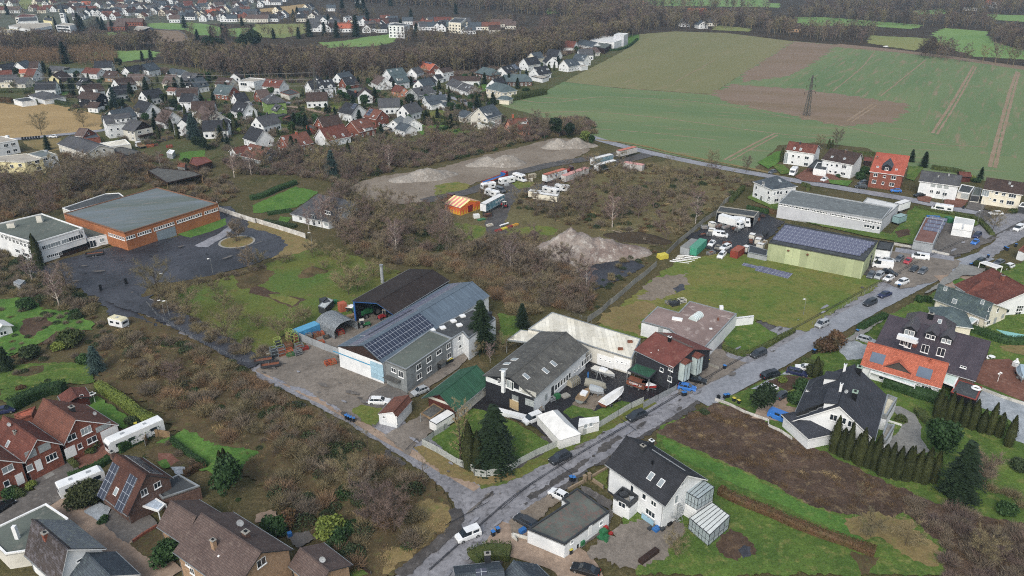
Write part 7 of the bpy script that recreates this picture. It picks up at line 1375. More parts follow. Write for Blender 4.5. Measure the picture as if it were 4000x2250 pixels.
for k,(x0,x1,mm)in enumerate(((-.5,-.25,REDP),(-.25,0,YELP),(0,.25,REDP),(.25,.5,M('tent triangle yellow','')))):
 b=B()
 for i in range(5):
  for j in range(3):b.tu((x0*L,(i-2)*.24,.15+j*.2),(x1*L,(i-2)*.24,.15+j*.2),.09,n=5,cap=True)
 b.ob('poles',mm,o)
p=G('l',868,1070);o=em('white_pipe',(p.x,p.y,.3),rz,label='short white roll lying behind tent poles',cat='pipe');b=B();b.tu((-2,0,.3),(2,0,.3),.3,.3,10,0,True);b.ob('roll',WH,o)
cr('l',685,1075,2.2,1.3,.7,WH2,'pale pallet of goods left of tent poles');cr('l',660,950,3,2,1.2,DG,'dark machine trailer behind white heap',slats=True);cr('l',520,970,2.2,2.,1.3,TARP,'white tarpaulin covered heap near tent',slats=False,rz=.3);cr('l',580,1000,3,1.4,.5,GRNP,'green folded tarpaulin beside white heap',slats=False);cr('l',1200,510,1.4,1.2,1.2,CR_,'small beige box beside boat trailer',slats=False);cr('l',1220,470,3.2,1.6,1.8,M('canvas',''),'beige covered trailer beside circus motorhome',slats=False);cr('l',900,570,1.8,1.2,1.,LG,'grey folding step before porch caravan',slats=False)
def panelrack(label,t,x,y,nx,ny,rz):
 p=G(t,x,y);o=em('solar_panel_rack',(p.x,p.y,.15),rz,label=label,cat='solar panels')
 for i in range(nx):
  for j in range(ny):b=B();b.po([(i*2.05,j*1.1,.1),(i*2.05+1.95,j*1.1,.1),(i*2.05+1.95,j*1.1+1.,.35),(i*2.05,j*1.1+1.,.35)]);b.ob('panel',PVP,o)
panelrack('larger field of solar panels lying in paddock grass','b2',1830,600,5,4,rzof('b2',1830,600,1932,625));panelrack('small group of solar panels lying in paddock grass','b2',1730,560,3,2,rzof('b2',1830,600,1932,625))
cr('b2',1135,500,3.,2.2,1.4,YELP,'yellow skip at fence corner of paddock',slats=False,rz=.4)
for i in range(5):
 p=G('b2',1215+i*22,535-i*11);b=B();b.box(-3,3,-.12,.12,0,.3);b.ob('steel_beam',FRM,None,(p.x+2,p.y,.1),-.35,label=('white steel beam on paddock, nearest','white steel beam on paddock, second','white steel beam on paddock, third','white steel beam on paddock, fourth','white steel beam on paddock, farthest')[i],cat='beam')
cr('b2',1270,500,1.6,1.6,.5,WH2,'white crate on steel beams of paddock',slats=False,z=.3);cr('b2',1500,470,2.6,1.6,.9,SL,'empty steel frame on paddock grass')
rn=random.Random(9)
for i,(x,y,w,l,h,m)in enumerate(((1560,270,3,1.2,1.4,SL),(1620,275,4,1.,1.,LG),(1680,285,3,1.2,1.3,DG),(1580,240,2,1.4,1.2,DG),(1660,250,3,1,1,WH2),(1700,300,1.6,1.2,1.2,SL),(1800,385,3,1.4,1.2,DG),(1860,360,2.4,1.4,1.4,SL),(1910,330,2,1.4,1.6,DG),(1900,395,3,1.2,1,WH2),(1450,280,2,1.5,1.2,LG),(1440,330,3,1.6,.8,DG),(1490,330,2,1.6,1.2,SL),(1500,390,1.8,1.5,1.6,DG),(1550,430,2.6,1.4,1.,CONC),(1620,410,2.4,1.4,1.4,RU),(1840,220,2.4,1.4,1.2,RU),(1890,190,2,1.4,1,DG))):
 cr('b2',x,y,w,l,h,m,('pale tank rack','long grey scaffold bundle','dark machine block','black engine block','white pipe bundle','steel mesh cage','dark scaffold stack','steel tool cage','dark tall machine','white sheet stack','light grey water tank','dark flat pallet','steel frame rack','black machine cabin','concrete slab stack','rust brown parts crate','rust brown pallet stack','dark pallet stack')[i]+' in storage yard','machine_part',rz=rn.uniform(0,1.5),cat='machinery')
FB('grey_panel_store','grey panel enclosure with machines between yard and green hall',[('b2',1780,455),('b2',1925,485),('b2',1932,440),('b2',1790,400)],1.9,wall=LG,roof=DG,rim=SL,par=.1,cat='enclosure')
cr('b2',1220,860,2.4,2.,1.6,DG,'dark ventilation machine in notch of pink roofed building',slats=True,rz=.4);cr('b2',1280,840,2.,1.6,1.3,WH2,'pale air unit in notch of pink roofed building',rz=.4);cr('b2',1180,850,1.6,1.2,1.1,SL,'steel unit at left of notch',rz=.4)
for x,y,l in((1150,870,'first'),(1240,860,'second'),(1340,770,'third')):cr('d',x,y,1.1,1.1,1.15,LG,l+' caged grey liquid tank at dark gable','liquid_tank',cat='tank')
cr('d',1470,730,1.8,1.5,.6,CONC,'round bottomed pale stone block on black asphalt',slats=False);cr('d',1390,745,1.2,1.,1.2,GRNP,'green barrel crate beside white tank',slats=False);cr('d',1690,390,2.2,1.2,1.8,WOOD,'wooden workbench stand at white doors');cr('d',940,905,7.5,1.4,.9,WH,'long white table top on trestles at black yard',slats=False,rz=-.42,name='long_table',cat='table')
p=G('d',1680,600);o=em('boat_lift',(p.x,p.y,.05),.6,label='blue steel boat lift column on black asphalt',cat='lift');b=B();b.tu((0,0,0),(0,0,3),.18,n=6);b.box(-1.2,1.2,-.1,.1,0,.2);b.box(-.6,.6,.6,1.4,0,.15);b.ob('column',BLUEP,o)
p=G('d',1775,600);o=em('hoist_frame',(p.x,p.y,.05),.2,label='grey three legged hoist frame on black asphalt',cat='hoist');b=B();[b.tu((x,y,0),(0,0,3.4),.06,n=4)for x,y in((-1.2,-.8),(1.2,-.8),(0,1.2))];b.ob('legs',SL,o)
for x,y,w,l,h,m,lab in((690,1135,1.2,1,.9,GRNP,'green play crate in gravel court'),(705,1105,.8,.6,.8,REDP,'red toy tractor in gravel court'),(745,1140,.7,.5,.5,REDP,'small red toy cart in gravel court'),(710,1200,.5,.5,1.6,GRNP,'green slide post in gravel court'),(690,1160,1.8,1.4,.3,GRNP,'dark green round mat box in gravel court'),(1090,1110,1.4,1,.7,BLUEP,'blue crate row at corner of white house'),(1180,1070,1.,.9,.8,BLK,'black kettle barbecue at gable corner'),(1130,1110,.8,.8,.8,DG,'dark planter at gable corner'),(1040,1105,.9,.6,.6,DG,'dark bag at gable corner'),(80,1125,1.2,.8,.9,BLUEP,'dark blue covered bicycle at white garage'),(480,1240,.7,.7,1.,BLK,'black bin left of plants'),(525,1220,.8,.8,1.1,GRNP,'green water butt at garage wall'),(1030,1320,4.2,.9,1.,WD,'dark log store at edge of gravel court')):cr('c2',x,y,w,l,h,m,lab,'yard_box',slats=False,rz=.7,cat='yard box')
for x,y,l in((548,735,'left'),(583,718,'right')):p=G('c2',x,y);b=B();b.box(-.25,.25,-.25,.25,0,1.3);b.box(-.32,.32,-.32,.32,1.3,1.42);b.ob('gate_pillar',M('sandstone','#8d7c66'),None,(p.x,p.y,0),.5,label=l+' sandstone pillar at path of white house',cat='pillar')
fe('stone garden wall left of white house path',TP('c2',610,735,690,790),.7,M('sandstone',''),.3,name='wall');fe('stone garden wall along street of white house',TP('c2',600,715,715,650),.8,M('sandstone',''),.3,name='wall');fe('stone wall beside parking space',TP('c2',420,810,540,745),.7,M('sandstone',''),.3,name='wall')
fe('blue decorated balcony screen leaning at white house',TP('c2',975,1020,1065,1085),1.4,M('pale blue screen','#8fb7cc'),.05);fe('long low brick wall of garage yard',TP('c1',1932,1165,1975,1195)+TP('c2',0,1150,60,1165,118,1180),.8,WH2,.2,name='wall')
p=G('c2',1235,1060);o=em('spiral_staircase',(p.x,p.y,0),0,label='pale spiral staircase at gable of white house',cat='staircase');b=B();b.tu((0,0,0),(0,0,4.2),.06,n=6)
for i in range(18):a=i*.42;b.po([(0,0,.2+i*.22),(1.1*math.cos(a),1.1*math.sin(a),.2+i*.22),(1.1*math.cos(a+.4),1.1*math.sin(a+.4),.2+i*.22)]);b.tu((1.1*math.cos(a),1.1*math.sin(a),.2+i*.22),(1.1*math.cos(a),1.1*math.sin(a),1.15+i*.22),.025,n=3)
b.path([(1.1*math.cos(i*.42),1.1*math.sin(i*.42),1.15+i*.22)for i in range(18)],.035,4);b.ob('steps',SL,o)
p=[G('b3',x,y)for x,y in((1720,1050),(1932,1090),(1990,1120),(1932,1145),(1800,1095))];c=sum(p,V3())/5;b=B();b.prism([(q.x-c.x,q.y-c.y)for q in p],0,.5);b.ob('swimming_pool',M('turquoise pool cover','#7fb9b4'),None,(c.x,c.y,0),label='turquoise covered swimming pool in hedge garden',cat='pool')
for i,(x,y)in enumerate(((2010,440),(1945,455))):
 p=G('m',x,y);o=em(('garden_table','garden_chair')[i],(p.x,p.y,.1),.4,label=('white round garden table on brick terrace','white garden chair beside round table')[i],cat=('table','chair')[i]);b=B();r=.75 if i==0 else.3;b.prism([(r*math.cos(a*TAU/12),r*math.sin(a*TAU/12))for a in range(12)],.68 if i==0 else.42,.74 if i==0 else.48,bot=True);b.ob('table_top' if i==0 else 'seat',FRM,o)
 for s in range(4):bb=B();a=s*TAU/4+.7;bb.tu((r*.7*math.cos(a),r*.7*math.sin(a),0),(r*.7*math.cos(a),r*.7*math.sin(a),.68 if i==0 else.42),.04,n=4);bb.ob('leg',FRM,o)
 if i:bb=B();bb.box(-.3,.3,.25,.3,.45,1.);bb.ob('backrest',FRM,o)
p=G('m',2400,575);o=em('garden_barbecue',(p.x,p.y,.05),.2,label='white masonry garden barbecue with pointed hood',cat='barbecue');b=B();b.box(-.6,.6,-.4,.4,0,.9);b.ob('hearth',WH,o);b=B();loft(b,[[(-w,-w*.7,z),(w,-w*.7,z),(w,w*.7,z),(-w,w*.7,z)]for w,z in((.6,1.4),(.25,1.9),(.15,2.4))],0);b.box(-.6,-.5,-.4,.4,.9,1.4);b.box(.5,.6,-.4,.4,.9,1.4);b.ob('hood',WH,o)
p=G('m',1760,925,2.7);b=B();n=16
for i in range(n):
 a0,a1=TAU*i/n,TAU*(i+1)/n
 for r0,r1,z0,z1 in((.45,.75,.1,.4),(.75,1.05,.4,.1)):b.po([(r0*math.cos(a0),r0*math.sin(a0),z0),(r1*math.cos(a0),r1*math.sin(a0),z1),(r1*math.cos(a1),r1*math.sin(a1),z1),(r0*math.cos(a1),r0*math.sin(a1),z0)])
b.ob('white_ring',WH,None,(p.x,p.y,2.66),label='white inflatable ring lying on wet garage roof',cat='ring')
for i,(x1,y1,x2,y2)in enumerate(((760,290,860,320),(830,330,960,270),(880,300,1010,360),(950,340,1120,390),(800,370,980,430),(1000,380,1160,420),(900,330,1010,350))):
 a=G('b2',x1,y1,.8);c=G('b2',x2,y2,1.2);m_=(a+c)/2;b=B();b.tu(a-m_,c-m_,.16,.07,6);rn=random.Random(i)
 for q in range(14):k=rn.random();s=(a-m_).lerp(c-m_,k);b.tu(s,s+V3((rn.gauss(0,1),rn.gauss(0,1),abs(rn.gauss(0,.7)))),.05,.01,3)
 b.ob('fallen_trunk',M('pale fallen wood','#8b8070')if i in(0,1,2,6)else M('dark fallen wood','#4d4339'),None,tuple(m_),label=('pale fallen birch trunk at top left of brush pile','pale fallen trunk crossing brush pile','thick pale log in middle of brush pile','dark fallen branch at right of brush pile','dark fallen branch at front of brush pile','dark branch at far right of brush pile','grey log beside middle of brush pile')[i],cat='fallen trunk')
p=G('i',800,1010);o=em('climbing_frame',(p.x,p.y,0),.4,label='red and grey climbing frame in play sand',cat='climbing frame');b=B()
for x in(-2,0,2):
 for y in(-1,1):b.tu((x,y,0),(x*.8,y*.5,2.6),.06,n=4)
b.tu((-1.6,0,2.6),(1.6,0,2.6),.06,n=4);b.ob('frame',REDP,o);b=B();[b.tu((x,-.8,z),(x,.8,z),.04,n=3)for x in(-2,0,2)for z in(.8,1.6)];b.ob('rungs',SL,o)
cr('h',1540,550,1.8,1.4,1.6,GRNP,'green glass collection bank beside power mast',slats=False,cat='recycling bank')
cr('b3',1245,190,4.6,.9,.5,BLUEP,'blue tarpaulin roll behind long solar garage',slats=False,rz=-.15);cr('b3',1360,230,2,2.4,1.9,GRNP,'green covered machine beside double garage',slats=False,rz=.1)
cr('c1',258,1160,.7,.7,1.1,BLUEP,'blue rain barrel behind tan house',slats=False,name='rain_barrel',cat='barrel')
for x,y,w,l,h,m,lab in((1420,905,3,1.6,1.2,ORNG,'orange sawn machine in timber yard'),(1460,895,3,1.4,1.,RU,'rust coloured trailer in timber yard'),(1600,910,2.6,1.6,1.2,REDP,'red machine in timber yard'),(1550,850,2.4,2,2.2,WOOD,'stack of boards beside evergreen hedge'),(1610,830,3,2,1.8,WOOD,'wide stack of boards in timber yard'),(1500,860,2,1.6,1.4,DG,'dark machine in timber yard'),(1690,1240,3,1.6,1.6,WOOD,'leaning planks at sagging shed'),(1790,1120,1.8,1.6,1.4,ORNG,'orange container by tin shed'),(1520,990,1.8,1.4,.7,RU,'small rusty crate near greenhouse')):cr('g',x,y,w,l,h,m,lab,'timber_stack',cat='goods')
for i in range(7):bin_('k','in long row beside country road','g',215+i*26,838-i*2,'black bins along country road',0,1.2)
# ---------------- vegetation
RND=random.Random(7)
def bark(n,c1,c2,rnd=.18):return M(n,c1,c2,s=(.5,2,6),fine=.25,rnd=rnd,rough=.95,spec=.1,ds=.12,br_=1.12)
BK={'gb':bark('grey brown twigs','#776c5d','#635a4b'),'ol':bark('olive twigs','#7d7456','#685f46'),'pu':bark('purple brown twigs','#72625a','#5c5048'),'bi':bark('birch twigs','#82706a','#6b5a56'),'rd':bark('reddish twigs','#826b51','#6e5a45'),'dk':bark('dark branches','#4f463f','#3f3732'),'wh':bark('white birch bark','#b0a8a0','#8f877f'),'tn':bark('tan dry stems','#9a8862','#82724f'),'br':bark('brown bracken','#6a573f','#524431'),'bl':bark('beech leaves','#86573c','#6f4833')}
LF={'sp':lm('spruce needles','#22341c','#192716'),'bs':lm('blue spruce needles','#3d524c','#30423f'),'th':lm('thuja sprays','#3e4523','#32381d'),'lg':lm('laurel leaves','#2f4a22','#26401c'),'hg':lm('hedge leaves','#38471f','#4a5228'),'yg':lm('yellow green leaves','#6c7a2f','#58682a'),'iv':lm('dark ivy','#3b4a2b','#2c3920'),'bh':lm('brown beech hedge leaves','#57402c','#4c4226'),'gr':lm('grass tufts','#6b7038','#5b6430')}
def sliver(b,p,d,l,w,rn,m=0):
 d=d.normalized();s=d.cross(V3((rn.uniform(-1,1),rn.uniform(-1,1),rn.uniform(-1,1)))).normalized()*w/2
 n=len(b.v);b.v+=[tuple(p-s),tuple(p+s),tuple(p+d*l)];b.f.append((n,n+1,n+2));b.m.append(m)
def leaf(b,p,sz,rn,m=0,up=.0):
 a=V3((rn.gauss(0,1),rn.gauss(0,1),rn.gauss(0,1))).normalized();c=a.cross(V3((rn.gauss(0,1),rn.gauss(0,1),rn.gauss(0,1)+up*3))).normalized()*sz*.5;a*=sz*.5*rn.uniform(.6,1.3)
 n=len(b.v);b.v+=[tuple(p-a-c),tuple(p+a-c),tuple(p+a+c),tuple(p-a+c)];b.f.append((n,n+1,n+2,n+3));b.m.append(m)
def rv(rn,z=0):return V3((rn.gauss(0,1),rn.gauss(0,1),rn.gauss(0,1)+z)).normalized()
def bare(seed,h,r,cb=.3,limbs=14,nbr=150,ntw=1500,tw=.035,fast=0,multi=1,joined=False,lean=0):
 rn=random.Random(seed);t=B();c=t if joined else B()
 cz=h*(cb+1)/2;rz=h*(1-cb)/2
 br=[]
 for q in range(multi):
  p=V3((rn.uniform(-.3,.3)*(multi>1)*2,rn.uniform(-.3,.3)*(multi>1)*2,0));r0=.016*h*(1 if multi==1 else.7);top=h*rn.uniform(.8,.95)
  lx,ly=(rn.uniform(-1,1)*.12*h*(multi>1)+lean*h*.15,rn.uniform(-1,1)*.12*h*(multi>1));pts=[p]
  for i in range(1,6):k=i/5;pts.append(p+V3((lx*k+rn.uniform(-.1,.1)*h*.06,ly*k+rn.uniform(-.1,.1)*h*.06,top*k)))
  for i in range(5):t.tu(pts[i],pts[i+1],r0*(1-i/5.5),r0*(1-(i+1)/5.5),6)
  for j in range(limbs//multi):
   k=cb*.8+(1-cb*.8)*(j+.5)/(limbs//multi);k=min(k,.97);ii=min(4,int(k*5));s=pts[ii].lerp(pts[ii+1],k*5-ii)
   an=j*2.4+rn.uniform(-.5,.5)
   kk=(s.z-cz)/rz if s.z>cz else 0;rr=r*math.sqrt(max(.1,1-kk*kk))*rn.uniform(.75,1.05)
   up=rn.uniform(.5,.9)*(1.8 if fast else 1)*rr;e=s+V3((math.cos(an)*rr,math.sin(an)*rr,up*.9));e.z=min(e.z,h)
   m1=s.lerp(e,.4)+V3((0,0,-.05*rr))+rv(rn)*.06*rr;m2=s.lerp(e,.72)+rv(rn)*.07*rr;lr=r0*.4*(1-k*.5)
   t.tu(s,m1,lr,lr*.7,4);t.tu(m1,m2,lr*.7,lr*.42,4);t.tu(m2,e,lr*.42,lr*.15,3);br.append((s,m1,m2,e,lr))
 seg=[]
 for i in range(nbr):
  s,m1,m2,e,lr=rn.choice(br);k=rn.uniform(.15,1);a=(s.lerp(m1,k/.4)if k<.4 else m1.lerp(m2,(k-.4)/.32)if k<.72 else m2.lerp(e,(k-.72)/.28))
  d=((e-s).normalized()+rv(rn,.35)*.9).normalized();l=rn.uniform(.14,.38)*r*1.2;e2=a+d*l;mm=a.lerp(e2,.5)+rv(rn)*l*.1
  c.tu(a,mm,lr*.35,lr*.22,3);c.tu(mm,e2,lr*.22,lr*.07,3);seg.append((a,mm,e2))
 for i in range(ntw):
  a,mm,e2=rn.choice(seg);k=rn.random();p=a.lerp(mm,k*2)if k<.5 else mm.lerp(e2,k*2-1)
  sliver(c,p,(e2-a).normalized()*.7+rv(rn,.3),rn.uniform(.35,1.15)*min(1.3,r/3.2),tw,rn,0)
 return t,c
def bush(seed,r,h,n,w,mat2=0,leaves=0,ls=.12,spread=1.):
 rn=random.Random(seed);b=B()
 for i in range(n):
  a=rn.uniform(0,TAU);q=rn.random()**.7*r*.75;p=V3((math.cos(a)*q,math.sin(a)*q,rn.uniform(0,.5)*h*(1-q/r*.6)))
  d=V3((math.cos(a)*spread*q/r+rn.gauss(0,.45),math.sin(a)*spread*q/r+rn.gauss(0,.45),rn.uniform(.35,1.2)));sliver(b,p,d,rn.uniform(.35,.8)*h*.8,w*rn.uniform(.6,1.4),rn,0)
 for i in range(leaves):
  a=rn.uniform(0,TAU);q=math.sqrt(rn.random())*r;z=h*math.sqrt(max(.05,1-(q/r)**2))*rn.uniform(.5,1);leaf(b,V3((math.cos(a)*q,math.sin(a)*q,z)),ls,rn,mat2)
 return b
def crownblob(seed,r,h,n,sz,z0=.2,lob=7,trunk=0,flat=1.):
 rn=random.Random(seed);b=B();L=[]
 for i in range(lob):
  a=rn.uniform(0,TAU);q=rn.uniform(.1,.6)*r;L.append((V3((math.cos(a)*q,math.sin(a)*q,z0+rn.uniform(.3,.8)*h*flat)),r*rn.uniform(.38,.62)))
 L.append((V3((0,0,z0+h*.5)),r*.65))
 for c,q in L:
  m=bmesh.new();bmesh.ops.create_icosphere(m,subdivisions=1,radius=q*.72);n0=len(b.v);b.v+=[tuple(v.co*1+c)for v in m.verts]
  for f in m.faces:b.f.append(tuple(n0+v.index for v in f.verts));b.m.append(0)
  m.free()
 for i in range(n):
  c,q=rn.choice(L);d=rv(rn,.25);leaf(b,c+d*q*rn.uniform(.72,1.12),sz*rn.uniform(.6,1.3),rn)
 return b
def spruce(seed,h,r,n_l=20,nb=11,droop=.35,dens=6,top=1.):
 rn=random.Random(seed);b=B();n0=len(b.v)
 for i in range(10):a=TAU*i/10;b.v.append((r*.5*math.cos(a),r*.5*math.sin(a),h*.08))
 b.v.append((0,0,h*.93))
 for i in range(10):b.f.append((n0+i,n0+(i+1)%10,n0+10));b.m.append(0)
 for L in range(n_l):
  k=L/n_l;z=h*(.05+.93*k);rr=r*(1-k**1.9)*rn.uniform(.85,1.1)+.15
  for j in range(nb):
   a=rn.uniform(0,TAU);l=rr*rn.uniform(.75,1.12);zz=z+rn.uniform(-.5,.5)*h/n_l
   for q in range(dens):
    t=(q+rn.uniform(.3,1))/dens;w=.28*(1.15-t)*min(1.6,r/2)+.12;p=V3((math.cos(a)*l*t,math.sin(a)*l*t,zz-droop*l*t*t+.1*l*t))
    for s in(-1,1):
     sd=V3((-math.sin(a)*s,math.cos(a)*s,-.35));e=p+sd*w*rn.uniform(.7,1.4)+V3((math.cos(a),math.sin(a),0))*w*.5;f=p+V3((math.cos(a),math.sin(a),-.1))*w*1.4
     n=len(b.v);b.v+=[tuple(p),tuple(e),tuple(f)];b.f.append((n,n+1,n+2));b.m.append(0)
 return b
def thuja(seed,h,r,n=900,sz=.16,blunt=.5,core=.85):
 rn=random.Random(seed);b=B();pr=lambda k:r*(min(1,(1-k)/(1-blunt))**.8 if k>blunt else.75+.25*math.sin(k/blunt*1.57))
 R=7;S=10;n0=len(b.v)
 for i in range(R+1):
  k=i/R
  for j in range(S):a=TAU*j/S;q=pr(k)*core*(1+.12*rn.uniform(-1,1));b.v.append((q*math.cos(a),q*math.sin(a),k*h*.96))
 for i in range(R):
  for j in range(S):b.f.append((n0+i*S+j,n0+i*S+(j+1)%S,n0+(i+1)*S+(j+1)%S,n0+(i+1)*S+j));b.m.append(0)
 for i in range(n):
  k=rn.random()**.85;a=rn.uniform(0,TAU);q=pr(k)*rn.uniform(.85,1.12)*(1+.08*math.sin(3*a+seed));p=V3((q*math.cos(a),q*math.sin(a),k*h));w=sz*rn.uniform(.5,1.1)
  t=V3((-math.sin(a+rn.uniform(-.7,.7)),math.cos(a),rn.uniform(-.2,.2)))*w*.5;u=V3((math.cos(a)*.25,math.sin(a)*.25,1))*w*1.5
  n_=len(b.v);b.v+=[tuple(p-t),tuple(p+t),tuple(p+u)];b.f.append((n_,n_+1,n_+2));b.m.append(0)
 return b
def tree2(key,seed,bk,tk='dk',**kw):
 def f():
  t,c=bare(seed,**kw);return t.me_('trunk',[BK[tk]]),c.me_('crown',[BK[bk]])
 return tpl(key,f)
def tree1(key,seed,bk,**kw):
 def f():t,c=bare(seed,joined=True,**kw);return t.me_('tree',[BK[bk]])
 return tpl(key,f)
NT=dict(limbs=18,nbr=300,ntw=4200,tw=.05)
KIND={'oak':[('oak%d'%i,dict(h=11,r=5.,cb=.22,seed=10+i,bk='ol',**NT))for i in range(3)],'tall':[('tall%d'%i,dict(h=13,r=3.6,cb=.35,seed=20+i,bk='gb',**NT))for i in range(3)],'birch':[('bir%d'%i,dict(h=12,r=2.6,cb=.3,seed=30+i,bk='bi',tk='wh',limbs=22,nbr=240,ntw=3200,tw=.042,fast=1))for i in range(2)],'multi':[('mul%d'%i,dict(h=8,r=3.4,cb=.15,seed=40+i,bk='gb',multi=4,**NT))for i in range(3)],'apple':[('app%d'%i,dict(h=5,r=2.8,cb=.25,seed=50+i,bk='ol',limbs=13,nbr=200,ntw=2400,tw=.045))for i in range(2)],'poplar':[('pop%d'%i,dict(h=13,r=1.7,cb=.15,seed=60+i,bk='tn',limbs=26,nbr=160,ntw=1500,tw=.035,fast=1))for i in range(1)],'purple':[('pur%d'%i,dict(h=10,r=3.2,cb=.25,seed=70+i,bk='pu',**NT))for i in range(2)],'sapling':[('sap%d'%i,dict(h=6.5,r=1.6,cb=.3,seed=80+i,bk='ol',limbs=8,nbr=50,ntw=420,tw=.03,fast=1))for i in range(2)]}
def bare_tree(kind,t,x,y,sc=1,label=None,group=None,seed=None,p=None,name='bare_tree'):
 rn=random.Random((seed or 0)+int(x*7+y*13));k,kw=rn.choice(KIND[kind]);kw=dict(kw);bk=kw.pop('bk');tk=kw.pop('tk','dk');sd_=kw.pop('seed')
 a,c=tree2(k,sd_,bk,tk,**kw);p=p or G(t,x,y);rz=rn.uniform(0,TAU)
 o=em(name,(p.x,p.y,-.05),rz,label=label,cat='tree',group=group);o.scale=(sc,)*3;add('trunk',a,o);add('crown',c,o);return o
def simple(name,me_,t,x,y,sc,label,cat,group=None,p=None,scz=None):
 p=p or G(t,x,y);o=add(name,me_,None,(p.x,p.y,-.05),RND.uniform(0,TAU),label=label,cat=cat,group=group);o.scale=(sc,sc,scz or sc);return o
SPR=lambda i=0,m='sp':tpl('spr%d%s'%(i,m),lambda:spruce(100+i,12,3.7,28,15,dens=7).me_('spruce',[LF[m]]))
THU=lambda i=0:tpl('thu%d'%i,lambda:thuja(200+i,5,.8,1100,.17).me_('thuja',[LF['th']]))
BLOB=lambda i,m='lg':tpl('blo%d%s'%(i,m),lambda:crownblob(300+i,1.5,2.,1500,.2,z0=.1).me_('shrub',[LF[m]]))
PINE=lambda i=0,m='sp':tpl('pin%d%s'%(i,m),lambda:crownblob(400+i,3,6,2600,.38,z0=1.5,lob=12).me_('evergreen_tree',[LF[m]]))
def inpoly(x,y,P):
 c=False;j=len(P)-1
 for i in range(len(P)):
  if(P[i].y>y)!=(P[j].y>y)and x<(P[j].x-P[i].x)*(y-P[i].y)/(P[j].y-P[i].y)+P[i].x:c=not c
  j=i
 return c
def pts_in(po,dens,seed,clump=0,excl=()):
 P=[G(*p)for p in po];rn=random.Random(seed);x0,x1=min(p.x for p in P),max(p.x for p in P);y0,y1=min(p.y for p in P),max(p.y for p in P);out=[]
 for i in range(int((x1-x0)*(y1-y0)*dens)):
  x,y=rn.uniform(x0,x1),rn.uniform(y0,y1)
  if not inpoly(x,y,P):continue
  if clump and noise.noise(V3((x*clump,y*clump,seed)))<rn.uniform(-.35,.25):continue
  if any(math.hypot(x-e.x,y-e.y)<r for e,r in excl):continue
  out.append(V3((x,y,0)))
 return out
def unl(name,me):
 o=bpy.data.objects.new(name,me);return o
UNL={}
def stuff(name,label,points,meshes,smin,smax,seed=0):
 me=bpy.data.meshes.new(name);me.from_pydata([tuple(p)for p in points],[],[]);o=add(name,me,label=label,kind='stuff',cat='vegetation')
 ng=bpy.data.node_groups.new(name,'GeometryNodeTree');ng.interface.new_socket('Geometry',in_out='INPUT',socket_type='NodeSocketGeometry');ng.interface.new_socket('Geometry',in_out='OUTPUT',socket_type='NodeSocketGeometry')
 N=ng.nodes;L=ng.links;gi=N.new('NodeGroupInput');go=N.new('NodeGroupOutput');ip=N.new('GeometryNodeInstanceOnPoints');jn=N.new('GeometryNodeJoinGeometry');L.new(gi.outputs[0],ip.inputs['Points'])
 for m in meshes:
  if m.name not in UNL:UNL[m.name]=unl('src_'+m.name,m)
  oi=N.new('GeometryNodeObjectInfo');oi.inputs['Object'].default_value=UNL[m.name];oi.inputs['As Instance'].default_value=True;L.new(oi.outputs['Geometry'],jn.inputs[0])
 L.new(jn.outputs[0],ip.inputs['Instance']);ip.inputs['Pick Instance'].default_value=True
 r=N.new('FunctionNodeRandomValue');r.data_type='FLOAT_VECTOR';r.inputs[0].default_value=(-.06,-.06,0);r.inputs[1].default_value=(.06,.06,6.283);r.inputs['Seed'].default_value=seed;L.new(r.outputs[0],ip.inputs['Rotation'])
 r=N.new('FunctionNodeRandomValue');r.data_type='FLOAT';r.inputs[2].default_value=smin;r.inputs[3].default_value=smax;r.inputs['Seed'].default_value=seed+1;L.new(r.outputs[1],ip.inputs['Scale'])
 r=N.new('FunctionNodeRandomValue');r.data_type='INT';r.inputs[4].default_value=0;r.inputs[5].default_value=len(meshes)-1;r.inputs['Seed'].default_value=seed+2;L.new(r.outputs[2],ip.inputs['Instance Index'])
 L.new(ip.outputs[0],go.inputs[0]);md=o.modifiers.new('scatter','NODES');md.node_group=ng;return o
 # --- templates for masses
FT=[tree1('far%s%d'%(b_,i),500+i+j*7,b_,h=16,r=4.4,cb=.3,limbs=12,nbr=90,ntw=800,tw=.17)for j,b_ in enumerate(('gb','pu','ol','dk'))for i in range(2)]
FR_=[tree1('farr%d'%i,560+i,'rd',h=9,r=2.2,cb=.15,limbs=10,nbr=50,ntw=380,tw=.13,fast=1)for i in range(2)]
MTR=[tree1('mid%s%d'%(b_,i),600+i+j*7,b_,h=9,r=3.2,cb=.18,limbs=12,nbr=130,ntw=1500,tw=.065,multi=(1,3)[i])for j,b_ in enumerate(('gb','pu','ol'))for i in range(2)]
SC_={}
for k,h_,n_,w_ in(('gb',2.6,560,.055),('rd',2.3,560,.055),('ol',2.3,560,.055),('pu',2.8,560,.055),('br',.9,500,.07),('tn',.8,480,.05)):
 SC_[k]=[bush(700+i+len(k),1.5,h_,n_,w_).me_('scrub_'+k,[BK[k]])for i in range(2)]
IVY=[bush(720+i,1.5,1.3,60,.04,1,420,.16).me_('ivy_scrub',[BK['dk'],LF['iv']])for i in range(2)]
GRN=[bush(730+i,1.1,.9,20,.04,1,300,.15).me_('green_scrub',[BK['dk'],LF['lg']])for i in range(1)]
GT=[bush(740+i,.7,.32,90,.045).me_('grass_tuft',[LF['gr']])for i in range(1)];TT=[bush(745+i,.8,.4,110,.045).me_('dry_tuft',[BK['tn']])for i in range(2)]
